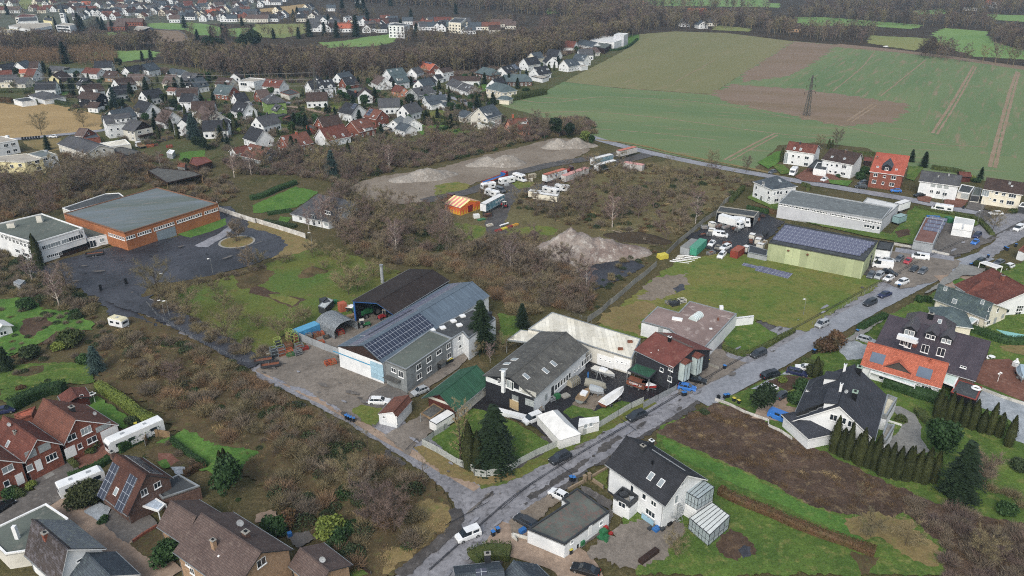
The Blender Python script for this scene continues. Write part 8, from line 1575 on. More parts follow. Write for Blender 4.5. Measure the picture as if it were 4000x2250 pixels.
def woods(label,group,po,dens,seed,nobj,sm=.75,sx=1.15,ms=None,name='woodland_tree'):
 P=sorted(pts_in(po,dens,seed),key=lambda p:p.length);ms=ms or FT;rn=random.Random(seed)
 for p in P[:nobj]:
  o=add(name,rn.choice(ms),None,(p.x,p.y,-.1),rn.uniform(0,TAU),label=label,cat='tree',group=group);o.scale=(rn.uniform(sm,sx),)*3
 if P[nobj:]:stuff('woodland','bare winter woodland '+group,P[nobj:],ms,sm,sx,seed)
F_=lambda*a:TP('f',*a)
CQ=lambda q,k=.62:[(t,x,max(b_ for _,_,b_ in q)-(max(b_ for _,_,b_ in q)-y)*k)for t,x,y in q]
woods('tall bare tree in dense wood behind village','behind the village',F_(405,158,480,175,560,196,700,203,800,203,960,193,1180,180,1300,160,1400,138,1480,120,1590,95,1600,80,1500,95,1380,115,1200,145,1000,160,800,163,600,158,420,146),1/26,1,120,.72,1.12)
woods('bare tree on forest hill at top of photo','on forest hill',F_(830,2,1000,12,1180,22,1420,45,1500,70,1590,70,1640,50,1600,10,1480,-25,800,-25),1/60,2,0,.9,1.2)
woods('bare tree in belt below hill village','below hill village',F_(1040,128,1180,118,1400,100,1590,84,1560,104,1440,122,1380,130,1200,140,1080,142),1/55,3,10,.7,1.)
woods('bare tree in grey wood left of far fields','left of far fields',F_(-60,112,120,112,300,110,330,114,400,112,408,120,330,130,240,130,160,132,0,134,-60,134),1/36,4,10,.7,1.)
woods('slender reddish young tree in copse at left edge','at left edge',F_(-60,136,0,136,110,138,180,146,200,160,100,166,0,162,-60,166),1/9,5,20,.6,.95,FR_,'young_tree')
woods('slender reddish young tree in thicket before far green field','before far green field',F_(180,122,280,120,300,150,290,168,200,166,176,150),1/11,6,15,.6,.9,FR_,'young_tree')
for i,(q,n)in enumerate(((TP('a3',-10,150,200,160,220,268,80,272,-10,268),8),(TP('a3',230,205,740,205,800,222,745,330,560,325,400,296,230,270),8),(TP('a3',90,62,600,62,1050,112,1330,140,1240,208,800,178,440,122,200,122),4),(TP('a3',1090,368,1300,338,1540,428,1932,455,2100,470,2100,520,1500,445,1100,385),12),(TP('a3',1645,185,1932,170,2100,180,2100,440,1932,430,1700,320),6),(TP('a3',300,0,1932,-5,2100,0,2100,105,1640,105,1050,72,300,52),0),(TP('a3',1330,108,1640,112,1730,230,1500,212,1330,205),3),(TP('a2',1000,62,1932,62,1932,235,1560,222,1240,210,960,222,1000,150),6),(TP('a2',600,92,1000,50,1240,80,1000,235,900,245,700,235,450,240,250,260,200,200),6),(TP('a2',640,20,780,25,980,60,1000,45,1932,55,1932,65,1240,75,700,80),0),(TP('a3',1180,100,1330,110,1250,140,1100,120),0))):
 woods('bare tree in golf course belts beyond crop field','around golf course',CQ(q),1/80,10+i,n,.7,1.05)
for i,(q,d)in enumerate(((TP('j',-100,240,100,330,500,330,1000,320,1000,380,1150,440,1100,500,560,520,0,500,-200,400),1/80),(TP('j',740,270,1000,270,1000,320,760,310),1/90),(TP('j',1420,140,1700,140,1720,220,1500,220,1440,180),1/160),(TP('j',0,150,2560,150,2560,215,1900,220,1500,215,900,230,0,230),1/520),(TP('j',0,15,2560,15,2560,150,0,150),1/700),(TP('j',1200,340,1600,400,1600,440,1500,480,1180,470),1/70),(TP('j',1850,255,1960,270,2000,380,1900,420),1/90),(TP('j',2000,330,2576,330,2576,420,1960,420),1/90),(TP('k',0,240,500,240,600,300,520,380,100,390),1/260),(TP('k',560,100,880,120,1200,160,1250,190,1000,190,600,180),1/130),(TP('k',100,180,600,200,560,250,100,240),1/300),(TP('k',2150,200,2700,180,2700,300,2300,300),1/110),(TP('k',1500,340,2200,360,2700,340,2700,440,1420,440),1/70),(TP('k',600,330,1400,300,1400,340,1000,370,620,420),1/220))):
 woods('bare tree among far houses','of distant valley',CQ(q),d*1.3,40+i,2 if i<6 else 0,.4,.8)
rn=random.Random(3)
for t,lst in(('k',((540,370,1.5),(815,380,1.5),(1010,370,1.9),(690,360,1.2),(1460,350,1.4),(1615,365,1.2),(380,200,1.1),(420,180,1.2),(870,130,1.6),(1030,120,1.8),(1080,140,1.8),(1120,210,1.3),(1355,60,1.4),(1560,190,1.1),(2010,140,1.2),(430,390,1.),(180,390,.9),(730,240,1.))),('j',((515,285,1.2),(560,290,1.1),(690,270,1.1),(800,290,1.5),(830,310,1.4),(1000,300,1.2),(1040,300,1.2),(1130,305,1.),(2130,365,.9),(2250,375,1.2),(2280,360,1.),(1990,400,.9),(2540,365,1.),(1860,280,1.2),(2440,270,1.),(660,640,1.5),(1435,610,.7),(1520,600,.8),(80,150,1.2),(890,150,1.)))):
 for x,y,s in lst:simple('dark_conifer',SPR(0),t,x,y,s,'dark conifer between far houses and fields','tree','dark conifers of distance')
for x,y,s in((2110,545,1.2),(2200,560,1.2),(2560,510,1.4),(2440,560,1.2),(2480,500,1.1)):simple('pine_tree',PINE(0),'j',x,y,s*1.6,'dark green pine crown standing out of bare wood','tree','pines in wood')
bare_tree('purple','h',320,285,1.75,'copper brown leafless tree standing alone before wood',seed=5,name='copper_tree')
# ---- conifers and evergreens, near
E_=[('s1','d',800,1400,1.25,'large dark spruce on lawn behind curved white fence'),('s2','b1',1700,1185,1.15,'tall dark spruce in front of white office wing'),('s3','b2',75,1025,.62,'small dark spruce left of cream sheet roof'),('s4','c3',1420,870,1.1,'dark spruce at end of thuja row'),('b1','b0',735,1360,.62,'blue green spruce behind tool shed on allotment'),('b2','h',1590,1420,1.,'large blue spruce at edge of waste ground'),('b3','g',1090,550,1.15,'wide blue cedar in garden of black boarded house'),('b4','g',1830,830,1.1,'blue cedar beside pale gabled house in village'),('b1','h',20,960,1.,'blue cedar left of purple birch'),('s1','g',1400,480,1.15,'dark spruce trio member behind white house with porch'),('s2','g',1250,470,1.,'dark spruce between blue cedar and tall spruces'),('s3','g',690,430,1.05,'dark spruce left of black boarded house'),('s4','g',425,210,.8,'dark spruce in front of white gabled house by copse'),('s1','g',1465,655,.62,'bright green spruce at corner of white house with porch'),('s2','g',455,930,.62,'pointed green conifer on grass by country road'),('s2','h',1140,1170,.78,'dark spruce in front of brick house with orange chimney'),('s3','h',1195,1180,.7,'second dark spruce beside orange chimney house'),('s1','h',830,1270,.7,'dark spruce before round balcony gable'),('s2','h',30,470,.75,'spruce at corner of slate roofed white house'),('s3','h',640,300,.9,'dark spruce at wood edge behind white cubic house'),('s1','h',1000,310,.7,'dark spruce left of apartment house by wood'),('s3','i',485,780,.75,'dark spruce above yellow lawn of village'),('s4','i',40,640,.8,'bright conifer beside white house with black gable'),('s2','i',230,560,.75,'conifer in front of salmon gabled house'),('s2','i',1385,470,.7,'pointed conifer behind cream hipped house'),('s1','a3',1175,1260,.62,'young spruce on lawn beside orange roofed brick house'),('s2','a3',1080,1220,.5,'narrow dark conifer at field edge behind brick house'),('s3','a3',1600,1350,.45,'small dark spruce near field shed'),('s2','b0',60,1345,.55,'dark conifer on allotment at left edge'),('e1','e',85,880,.95,'broad dark evergreen beside forecourt with white car'),('l2','c3',1290,575,1.25,'round dark evergreen on terrace lawn'),('l1','c0',1750,850,1.05,'dark evergreen thicket tree in lower left garden'),('e2','i',390,690,1.1,'flat topped dark cedar beside village lawn'),('l1','h',1680,570,.95,'round dark holly by power mast'),('l2','h',1950,640,1.05,'dark evergreen behind orange brick house'),('e2','g',840,380,.9,'dark evergreen behind black gabled chalet'),('e1','g',1150,560,.9,'dark evergreen at foot of blue cedar'),('e2','g',1560,500,.9,'dark evergreen left of half timbered house'),('e1','g',1650,560,.9,'dark column shaped evergreen touching half timbered house'),('e1','h',130,1130,.9,'dark evergreen group tree on steep garden'),('e2','h',60,1110,.85,'dark evergreen next to steep garden group'),('e1','i',1850,990,1.3,'tall dark evergreen at top of sand strip'),('e2','i',1990,1005,1.1,'dark evergreen nearest field lane'),('y2','i',2140,1070,.95,'yellow green conifer beside farthest sand heap'),('l1','i',2220,1080,.7,'low dark evergreen right of yellow green conifer'),('e1','g',1130,160,1.,'dark evergreen left of white gable house by wood'),('e2','g',160,235,.8,'dark evergreen between orange roof and dormer house')]
for k,t,x,y,s,l in E_:
 i=int(k[1]);n,me={'s':('spruce_tree',SPR(i)),'b':('blue_spruce',SPR(i,'bs')),'e':('evergreen_tree',PINE(i)),'l':('evergreen_tree',PINE(i,'lg')),'y':('evergreen_tree',PINE(i,'yg'))}[k[0]]
 simple(n,me,t,x,y,s,l,'tree')
for i,(x,y)in enumerate(((488,520),(545,545),(590,570),(655,590),(680,610),(740,630),(795,650),(850,690),(900,705),(960,720),(1025,725),(1045,730),(1110,735),(1170,750),(1240,745))):simple('columnar_thuja',THU(i%3),'c3',x,y+4,1.32+.14*math.sin(i*2.1),'columnar thuja in row below slate gabled house','tree','columnar thujas below slate gabled house',scz=1.55+.2*math.cos(i*3.3))
for i,(x,y)in enumerate(((1265,260),(1300,270),(1350,285),(1410,300),(1470,325),(1530,345),(1600,370),(1665,385),(1730,400),(1805,475))):simple('columnar_thuja',THU(i%3),'c3',x,y,1.25+.1*math.sin(i*1.7),'columnar thuja in row before white gravel','tree','columnar thujas before white gravel',scz=1.35+.2*math.cos(i*2.7))
for t,x,y,s,l in(('q',765,1030,1.9,'dark thuja hiding corner of white office block'),('c0',1690,720,1.2,'left of tight thuja group in lower garden'),('c0',1725,725,1.3,'middle of tight thuja group in lower garden'),('c0',1760,735,1.2,'right of tight thuja group in lower garden'),('d',560,1400,1.9,'brownish thuja leaning on big spruce'),('d',640,1410,1.6,'second brownish thuja under big spruce'),('h',485,900,1.5,'slim dark thuja beside yellow green shrub'),('h',1565,720,1.,'slim thuja at yellow lawn path'),('h',1775,1230,1.6,'dark thuja column on lawn of red roofed white house'),('h',390,980,1.7,'stout thuja below pale gabled house'),('h',710,790,1.1,'thuja at balcony of black roofed white house'),('a3',455,1125,.95,'left thuja at field edge behind white houses'),('a3',478,1128,.9,'right thuja at field edge behind white houses'),('a3',100,1220,1.2,'thuja hugging corner of red roofed white house'),('i',1050,690,1.6,'slim dark column in front of cream garage'),('i',755,890,1.1,'thuja at lower end of village hedge'),('i',662,915,.7,'first small thuja in village lawn corner'),('i',675,915,.7,'second small thuja in village lawn corner'),('g',1500,830,1.4,'dark thuja behind house with two balconies'),('g',1680,830,1.5,'thuja beside pale garden shed'),('e',745,420,1.1,'round topped conifer beside parked blue car')):
 if s:simple('thuja_tree',THU(int(x)%3),t,x,y,s,l,'tree',scz=s*1.1)
SH=[('c1',570,1140,1.9,'yg','at lower left scrub'),('c1',600,1225,1.5,'lg','under bright green one'),('c1',690,1120,1.,'lg','right of bright green one'),('c1',670,1300,1.2,'iv','by white lamp'),('c1',150,1120,1.6,'lg','before blue barrel'),('c1',225,1070,1.4,'bh','in small garden'),('c0',600,920,1.6,'th','shrub at motorhome, left'),('c0',665,900,1.7,'th','shrub at motorhome, middle'),('c0',700,870,1.8,'th','shrub at motorhome, right'),('c0',625,850,1.8,'th','behind motorhome balls'),('c0',230,785,.8,'yg','on round bed'),('c0',100,850,1.1,'lg','island in gravel drive'),('c0',140,860,.9,'hg','of gravel island'),('c0',695,485,1.2,'th','in oval front bed'),('c0',690,522,.8,'hg','in oval front bed'),('c0',1000,300,1.,'iv','at end of brick drive'),('c0',1250,1330,1.9,'lg','beside tan house'),('c0',1320,1260,1.6,'lg','at tan house wall'),('c0',165,45,.7,'bh','shrub on upper left lawn'),('c0',780,1048,.7,'lg','in pebble bed'),('b0',215,890,1.8,'lg','on allotment lawn'),('b0',560,940,1.1,'lg','of the allotment'),('b0',590,960,1.,'iv','beside pointed allotment shrub'),('b0',550,1150,2.1,'hg','shrub in allotments'),('b0',450,1190,1.3,'yg','in the allotments'),('b0',240,1250,1.8,'iv','beside allotment conifer'),('b0',620,1300,1.3,'lg','at lower allotment lawn'),('e',510,670,1.1,'yg','beside stepping stones'),('e',500,735,1.5,'lg','island in forecourt'),('e',610,580,1.5,'lg','at small white wing'),('e',345,465,.8,'yg','in rock garden'),('b3',340,1385,1.3,'th','between blue car and solar roof'),('b3',430,1195,2.,'bh','at street by blue bins'),('b3',500,1150,1.8,'bh','at the street'),('b3',1240,1210,1.3,'lg','at plum house wall'),('b3',1310,1270,1.2,'lg','between orange roof and plum house'),('b3',1010,1165,1.2,'iv','under white balcony'),('b3',1150,830,1.,'lg','shrub before cream house, left'),('b3',1190,830,1.1,'lg','shrub before cream house, right'),('b3',1780,590,1.,'hg','in brick yard'),('b3',1590,575,1.2,'hg','beneath white pergola'),('b3',1680,90,1.3,'hg','shrub before cream house on far street'),('b3',1840,160,1.1,'hg','at right end of rock bank'),('n',150,535,1.2,'hg','before mottled grey roofed house'),('n',520,590,1.,'hg','under middle windows'),('a3',1535,1360,1.1,'yg','near field shed'),('a3',1570,1375,1.1,'lg','near field shed'),('a3',730,1310,1.6,'lg','left of orange roofed brick house'),('a3',700,1350,1.6,'lg','left of brick house'),('a3',530,1340,.8,'lg','at white double garage'),('i',763,550,.9,'yg','at white bungalow'),('i',710,510,1.,'lg','at village lane'),('i',1545,530,1.3,'lg','at slate hipped house, left'),('i',1575,525,1.,'lg','at slate hipped house, right'),('i',840,790,1.1,'lg','at yellow lawn corner'),('h',530,930,1.5,'yg','beside slim thuja'),('h',915,890,1.2,'hg','on yellow garden'),('h',380,600,1.,'lg','by timber pile roof'),('h',430,640,1.3,'iv','before black roofed house'),('g',1760,1060,1.4,'hg','round evergreen beside tin shed'),('g',1000,560,1.6,'lg','at edge of stubble field'),('c3',1800,985,1.3,'lg','in lower right thicket'),('c3',1150,570,.6,'yg','on terrace edge'),('c3',1900,650,1.2,'iv','at right edge lawn'),('c2',1450,225,.7,'iv','in the verge'),('c3',1000,285,.8,'hg','in round terrace bed'),('c3',260,60,.9,'hg','by grey parked car'),('c3',210,140,1.4,'lg','green mound in forecourt bed')]
for t,x,y,s,m,l in SH:
 if l!='x' and s:simple('garden_shrub',BLOB(int(x)%3,m),t,x,y,s,{'lg':'dark green shrub ','yg':'yellow green shrub ','hg':'clipped green shrub ','th':'olive ball shrub ','bh':'red brown shrub ','iv':'dark wild shrub '}[m]+l,'shrub',scz=s*.85)
def hedge(label,pts,h,w,m,t='f',dens=22,ls=.17,name='hedge',round_=.12):
 P=smooth([G(*p)for p in pts],1);rn=random.Random(len(label));b=B();L=[]
 for i,p in enumerate(P):
  d=(P[min(i+1,len(P)-1)]-P[max(i-1,0)]).normalized();L.append((p,V3((-d.y,d.x,0))))
 prof=[(-.5,0),(-.5,.75),(-.32,.97),(.32,.97),(.5,.75),(.5,0)];n0=len(b.v)
 out=[]
 for(p,n),(q,n2)in zip(L,L[1:]):
  k=max(1,int((q-p).length/1.2))
  for j in range(k):out.append((p.lerp(q,j/k),n.lerp(n2,j/k)))
 out.append(L[-1])
 for p,n in out:
  for a,z in prof:jj=1+rn.uniform(-round_,round_)*.6;b.v.append(tuple(p+n*a*w*.9*jj+V3((0,0,z*h*.93*(1+rn.uniform(-.04,.04))))))
 for i in range(len(out)-1):
  for j in range(5):b.f.append((n0+i*6+j,n0+(i+1)*6+j,n0+(i+1)*6+j+1,n0+i*6+j+1));b.m.append(0)
 b.f.append(tuple(n0+j for j in range(6)));b.m.append(0);e=n0+(len(out)-1)*6;b.f.append(tuple(e+5-j for j in range(6)));b.m.append(0)
 tot=int(sum((a[0]-c[0]).length for a,c in zip(out,out[1:]))*(w+2*h)*dens)
 for i in range(min(tot,9000)):
  k=rn.random()*(len(out)-1);j=int(k);p=out[j][0].lerp(out[j+1][0],k-j);n=out[j][1];s=rn.choice((-.5,.5,0));
  if s:q=p+n*(s*w*rn.uniform(.9,1.1))+V3((0,0,rn.uniform(.05,.97)*h))
  else:q=p+n*(rn.uniform(-.5,.5)*w)+V3((0,0,h*rn.uniform(.92,1.05)))
  leaf(b,q,ls,rn)
 return b.ob(name,LF[m],label=label,cat='hedge')
for l,p,h,w,m in(('olive clipped hedge along lawn of brick row',TP('c0',745,45,860,110,980,195,1060,270,1180,320),2.3,1.8,'yg'),('tall dark evergreen hedge behind orange lean-to',TP('c0',90,200,260,110,400,60,490,60),2.6,2.6,'lg'),('dark hedge between white bus and garden',TP('c0',900,520,1000,460,1110,410,1210,365),2.2,1.4,'lg'),('dark hedge along brick drive down to small motorhome',TP('c0',520,720,640,680,740,640,830,580),1.4,1.2,'lg'),('short clipped hedge between front yards of brick row',TP('c0',485,560,530,590,585,640),1.2,1.,'hg'),('narrow dark hedge beside grass strip',TP('c0',1300,450,1400,530,1500,600,1560,640),1.6,.9,'lg'),('copper brown hedge at lower garden',TP('c0',1400,700,1480,650,1560,630),1.5,1.1,'bh'),('long brown beech hedge between two bright lawns',TP('c2',1560,830,1700,900,1850,960,1932,990)+TP('c3',150,1060,300,1120,500,1190,700,1260,800,1300),1.7,1.6,'bh'),('square clipped hedge around corner lawn',TP('b2',1590,1190,1740,1250,1932,1170)+TP('b3',80,1120,195,1060),1.3,1.,'hg'),('dark clipped hedge beside blue parked car',TP('e',570,230,700,250,850,290),1.7,1.5,'hg'),('dark hedge behind white rear canopy of orange roofed house',TP('c3',870,10,1000,50,1100,90,1250,130,1330,170),2.3,3.2,'lg'),('low mixed hedge on terrace edge',TP('c3',1130,220,1180,290,1240,320),1.5,2.,'hg'),('dark hedge of plum roofed house toward street',TP('b3',690,1050,780,1000,880,950),1.7,2.,'lg'),('green hedge behind turquoise pool garden',TP('b3',1420,1030,1560,1060,1700,1120,1800,1150,1932,1150),2.,2.4,'lg'),('low green hedge on gravel bank by solar garage',TP('b3',1130,125,1250,150,1420,175,1570,205,1630,260,1690,330),1.2,1.6,'hg'),('dark hedge between yard shed and long grey hall',TP('b3',-120,130,-20,150,70,170,150,190),1.6,1.6,'bh'),('olive hedge along corner house garden',TP('b2',1650,80,1700,30,1745,-20),1.8,1.6,'hg'),('dark hedge below corner house lawn',TP('b2',1770,130,1850,145,1932,165),1.7,1.3,'lg'),('tall broad hedge beside cream hipped garage at field',TP('i',1420,625,1520,605,1640,580,1750,560),3.6,4.2,'hg'),('tall clipped hedge left of slate hipped garage',TP('i',1180,650,1240,660,1310,655),2.6,2.2,'hg'),('tall hedge between white bungalow pair and cream house',TP('i',985,610,1060,590,1170,570),2.6,2.2,'lg'),('dark hedge along village lawn',TP('i',530,810,620,840,740,860),1.6,1.2,'hg'),('sloping dark hedge beside play sand',TP('i',540,975,640,950,790,905),1.6,1.6,'lg'),('tall dark hedge at left edge above stubble field',TP('g',-60,395,100,390,250,385,400,370,560,350,670,340),2.4,3,'hg'),('trimmed dark hedge behind white solar garage',TP('g',340,485,430,470,500,460),2.,1.6,'hg'),('dark block hedge at left edge of stubble field',TP('g',-60,470,60,480,120,485),2.8,2.2,'bh'),('brownish hedge along stubble field corner',TP('g',480,480,580,500,700,520),2.,2.,'iv'),('layered green hedge of kitchen garden, upper row',TP('h',1030,770,1150,740,1300,700),1.5,1.5,'lg'),('layered green hedge of kitchen garden, middle row',TP('h',1200,760,1330,740,1420,740),1.5,1.6,'lg'),('layered green hedge of kitchen garden, lower row',TP('h',1170,830,1280,810,1400,770),1.9,2.,'lg'),('dark hedge beside green house driveway',TP('h',690,600,780,610),1.7,1.4,'lg'),('dark hedge below green house',TP('h',760,720,860,760),1.7,1.4,'lg'),('long dark hedge at bungalow with birches',TP('b1',-40,60,60,40,160,-10,300,-60),1.8,2.4,'lg'),('low dark hedge in front of bungalow garden',TP('b1',90,175,180,160,270,150),1.3,1.6,'lg'),('dark hedge along white concrete wall',TP('b1',60,230,200,250,300,270),1.2,2,'iv'),('dark field hedge behind mottled grey roofed house',TP('a3',1230,1275,1330,1290,1420,1300,1470,1320),1.8,2,'hg'),('dark hedge behind white house with brown roof',TP('a3',640,1160,720,1165,800,1175),1.6,1.6,'hg'),('low hedge round corner lawn of pyramid roof house',TP('a3',250,1400,310,1410,300,1440),1.4,1.4,'hg'),('green hedge above white factory garden',TP('a2',700,385,830,380,900,345,945,300),1.8,2,'lg'),('round clipped hedge top at bottom edge of photo',TP('c1',1640,1345,1700,1300,1800,1285,1920,1300),1.8,3.,'hg')):
 hedge(l,p,h,w,LF and m)
VIL=[f for f in F_(0,235,120,190,260,175,480,195,700,225,960,205,1180,200,1330,165,1450,128,1500,145,1400,182,1290,232,1230,320,1000,350,700,390,520,370,440,340,300,330,264,290,250,255,0,226)]
HP_=[(o.location,7)for o in COL.objects if o.parent is None and o.location.length>230 and o.get('category')in('house','garage','wing','annex','chalet')]
for q in pts_in(VIL,1/90,5):
 if all((q-h).length>20.5 for h,_ in HP_):o=far('s',2000+q.x,1125,RND.choice((10,100,60)),RND.choice('gdsb'),'w','white house with dark roof in the gaps of village','dark roofed village houses');o.location=q;HP_.append((q,7))
def free(q):return all((q-h).length>r for h,r in HP_)
for i,q in enumerate([q for q in pts_in(VIL,1/120,77)if free(q)]):
 k=i%5
 if k<2:simple('garden_conifer',(SPR(1),THU(0))[k],'f',0,0,(.62,1.2)[k]*RND.uniform(.7,1.2),'dark conifer among village gardens','tree','garden conifers of village',p=q)
 elif k==2:simple('garden_evergreen',PINE(i%2,'lg'),'f',0,0,RND.uniform(.4,.8),'round evergreen among village gardens','tree','garden evergreens of village',p=q)
 else:o=add('garden_tree',MTR[i%6],None,(q.x,q.y,0),i,label='bare tree among village gardens',cat='tree',group='bare garden trees of village');o.scale=(RND.uniform(.45,.85),)*3
 # ---- scrub masses
def X(*a):return[(G(t,x,y),r)for t,x,y,r in a]
def scr(lab,po,dens,ms,s0,s1,seed,clump=0):
 P=pts_in(po,dens,seed,clump)
 if P:stuff('scrub',lab,P,ms,s0,s1,seed)
S_=SC_
LOW=F_(250,850,330,815,428,848,545,915,628,966,750,1024,842,1076,940,1156,1050,1208,1085,1280,1060,1370,960,1420,870,1440,790,1340,700,1270,640,1190,600,1130,520,1070,450,1050,400,1010,330,960,280,900,240,900)
scr('tangled brown winter scrub between lane and lower gardens',LOW,.5,S_['gb']+S_['ol']+S_['rd']+S_['tn']+S_['tn']+S_['ol']+IVY+GRN,.4,1.6,101,.16)
scr('low brown undergrowth between lane and lower gardens',LOW,.35,S_['br']+S_['tn']+GT,.6,1.1,102)
scr('dark ivy patches in lower left scrub',F_(560,900,700,985,800,1060,900,1130,960,1200,940,1320,800,1300,700,1200,620,1100,560,1000),.16,IVY,.6,1.2,103,.1)
scr('orange brown thicket along lane',F_(560,935,640,960,700,1000,760,1040,900,1120,880,1140,740,1070,600,1000,540,960),.5,S_['rd'],.6,1.1,104)
scr('dry grass on point between two roads',TP('c1',1230,900,1350,870,1440,920,1480,1000,1430,1100,1250,1250,1100,1350,980,1449,960,1300,1250,1150),.8,TT+S_['tn'],.6,1.2,105,.2)
scr('dead bracken field right of white house',F_(1660,1090,1720,1055,1800,1025,1860,1030,1990,1105,2090,1155,2240,1225,2300,1260,2200,1290,2050,1270,1900,1195,1750,1130),.75,S_['br'],.4,.95,106,.25)
scr('dead bracken and bare thicket at lower right corner',F_(2200,1235,2340,1270,2450,1300,2650,1350,2700,1500,2385,1480,2370,1370,2280,1290),.55,S_['br']+S_['gb']+S_['pu'],.6,1.1,107)
scr('pale dry stalks on lower right field',F_(1700,1080,1850,1060,2000,1150,2150,1220,2000,1230,1850,1160),.12,S_['tn'],.5,1.1,108,.2)
scr('dry grass patch of lower right meadow',TP('c3',560,1030,740,980,950,1000,1120,1100,1200,1190,1300,1290,1200,1360,1000,1280,850,1170,700,1140),.35,TT,.5,1.,109,.2)
MID=F_(850,500,930,510,1020,520,1110,545,1150,600,1120,640,1000,645,900,640,840,600,820,560,835,520)
scr('grey brown thicket between bungalow and circus yard',MID,.3,S_['gb']+S_['ol']+S_['pu']+IVY,.7,1.7,110,.06)
BAND=F_(870,600,1000,650,1100,655,1200,620,1330,600,1400,640,1440,690,1490,740,1470,790,1380,770,1290,760,1240,710,1120,668,1000,668,900,640)
scr('olive thicket behind long works halls',BAND,.36,S_['gb']+S_['ol']+S_['rd'],.7,1.7,111)
scr('reddish thicket hedge behind long works halls',F_(1040,640,1180,670,1250,715,1300,760,1360,790,1300,800,1240,740,1160,695,1060,665),.5,S_['rd']+S_['ol'],.7,1.6,112)
WR=F_(1385,440,1480,430,1560,418,1700,420,1870,448,1850,490,1780,530,1700,600,1640,610,1560,590,1460,570,1380,560,1290,520,1310,490,1400,480)
scr('brown and olive scrub on waste ground right of circus yard',WR,.11,S_['gb']+S_['ol']+S_['tn']+S_['ol']+IVY,.6,1.3,113,.05)
scr('low dead growth on waste ground right of circus yard',WR,.16,S_['br']+TT+TT,.7,1.2,114,.08)
E3=F_(560,405,700,400,860,378,1010,370,1200,335,1330,305,1480,300,1500,335,1460,345,1380,345,1230,382,1080,415,950,438,880,468,850,480,830,455,700,440,600,440)
scr('dark thicket belt between village and waste ground',E3,.17,S_['gb']+S_['ol']+S_['pu'],.9,1.5,115)
scr('ivy covered undergrowth below thicket belt',E3,.07,IVY+GRN,.9,1.6,116)
scr('brown thicket behind brick factory hall',F_(-30,420,150,390,370,395,560,440,600,480,570,520,520,510,400,470,280,480,150,530,0,560,-30,540),.12,S_['gb']+S_['ol']+S_['rd'],.8,1.4,117)
scr('olive and brown shrubs along left photo edge',F_(-30,580,60,600,120,650,90,690,170,720,240,760,250,800,180,790,120,760,60,750,-30,740),.22,S_['gb']+S_['ol']+IVY,.7,1.3,118)
scr('brown garden growth on allotments',F_(0,780,150,770,250,800,330,830,330,860,200,900,120,960,60,960,0,900),.1,S_['gb']+S_['br']+IVY,.4,.8,119)
scr('thin thicket along fence of orchard',F_(375,745,395,790,450,820,560,880,650,925,690,895,640,870,560,840,480,790,430,740),.2,S_['ol']+S_['gb'],.5,1.2,120)
scr('shrub belt between works yard and orchard meadow',F_(380,735,480,715,600,680,700,645,690,665,600,700,500,730,420,760),.12,S_['ol']+S_['gb'],.4,.9,121)
scr('garden shrubs of village',F_(0,230,250,250,480,260,700,240,900,240,1100,230,1300,240,1250,330,900,390,640,400,500,370,300,360,260,300,100,260),.045,GRN+IVY+S_['gb'],.8,1.6,122,.05)
scr('wild growth around big sand heap',F_(1280,600,1340,580,1380,640,1400,690,1480,720,1460,760,1380,760,1300,700),.14,S_['pu']+S_['gb'],.6,1.2,123)
scr('brush on embankment behind paddock fence',F_(1400,690,1500,720,1560,660,1640,620,1660,640,1560,710,1500,780,1470,800),.15,S_['br']+S_['ol']+IVY,.4,.9,124)
scr('grass tufts of paddock',F_(1500,830,1560,770,1700,660,1900,645,2190,720,2080,795,1900,805,1700,850),.12,GT+TT,.7,1.5,125,.1)
scr('grass tufts of orchard meadow',F_(400,745,560,700,790,625,1000,690,890,770,720,840,650,905,440,800),.12,GT+TT,.7,1.5,126,.1)
scr('grass tufts on lawns at lower right',F_(1660,1110,1900,1220,2100,1330,2150,1449,1700,1449,1600,1300),.1,GT,.6,1.2,127,.1)
scr('brown growth of lower left gardens',TP('c0',1250,440,1560,600,1650,700,1700,800,1900,950,1900,1000,1700,900,1500,760,1300,560),.1,S_['gb']+GRN,.3,.8,128)
scr('brown garden bed growth at lower left',TP('c0',1080,540,1200,460,1550,600,1400,700,1290,640),.18,S_['br']+GRN,.3,.7,129)
scr('thicket on lawn edge at far right',TP('c3',1500,560,1750,650,1900,800,1932,950,1700,900,1600,800),.08,S_['gb']+S_['ol'],.6,1.2,130)
scr('undergrowth of wood edge behind village',F_(400,175,560,200,800,208,960,198,1180,184,1300,165,1400,135,1480,118,1500,125,1400,145,1200,195,960,208,700,212,420,190),.08,S_['gb']+S_['pu']+IVY,1.,1.8,131)
scr('leafless shrubs along field lane',F_(1500,420,1560,415,1900,450,1880,470,1700,435,1540,440),.1,S_['gb']+S_['ol'],.6,1.2,132)
woods('bare tree in grove behind brick factory hall','behind brick factory hall',F_(-20,470,120,450,200,425,360,415,380,440,330,465,150,510,0,530),1/28,201,34,.75,1.15,MTR,'grove_tree')
woods('bare tree in thicket belt between village and sand heaps','between village and sand heaps',F_(560,420,850,385,1200,345,1480,305,1490,330,1380,342,1080,410,870,462,700,440),1/42,202,40,.6,1.15,MTR,'thicket_tree')
woods('bare tree in thicket between bungalow and circus tent','between bungalow and circus tent',MID,1/34,203,30,.6,1.15,MTR,'thicket_tree')
woods('bare tree in band behind works halls','behind works halls',BAND,1/40,204,24,.5,1.,MTR,'thicket_tree')
woods('bare tree on waste ground right of circus yard','right of circus yard',WR,1/75,205,26,.45,1.,MTR,'thicket_tree')
woods('thin bare tree in lower left scrub','in lower left scrub',F_(330,860,560,950,800,1080,940,1180,920,1300,760,1240,600,1080,400,980),1/70,206,40,.4,.85,MTR,'thicket_tree')
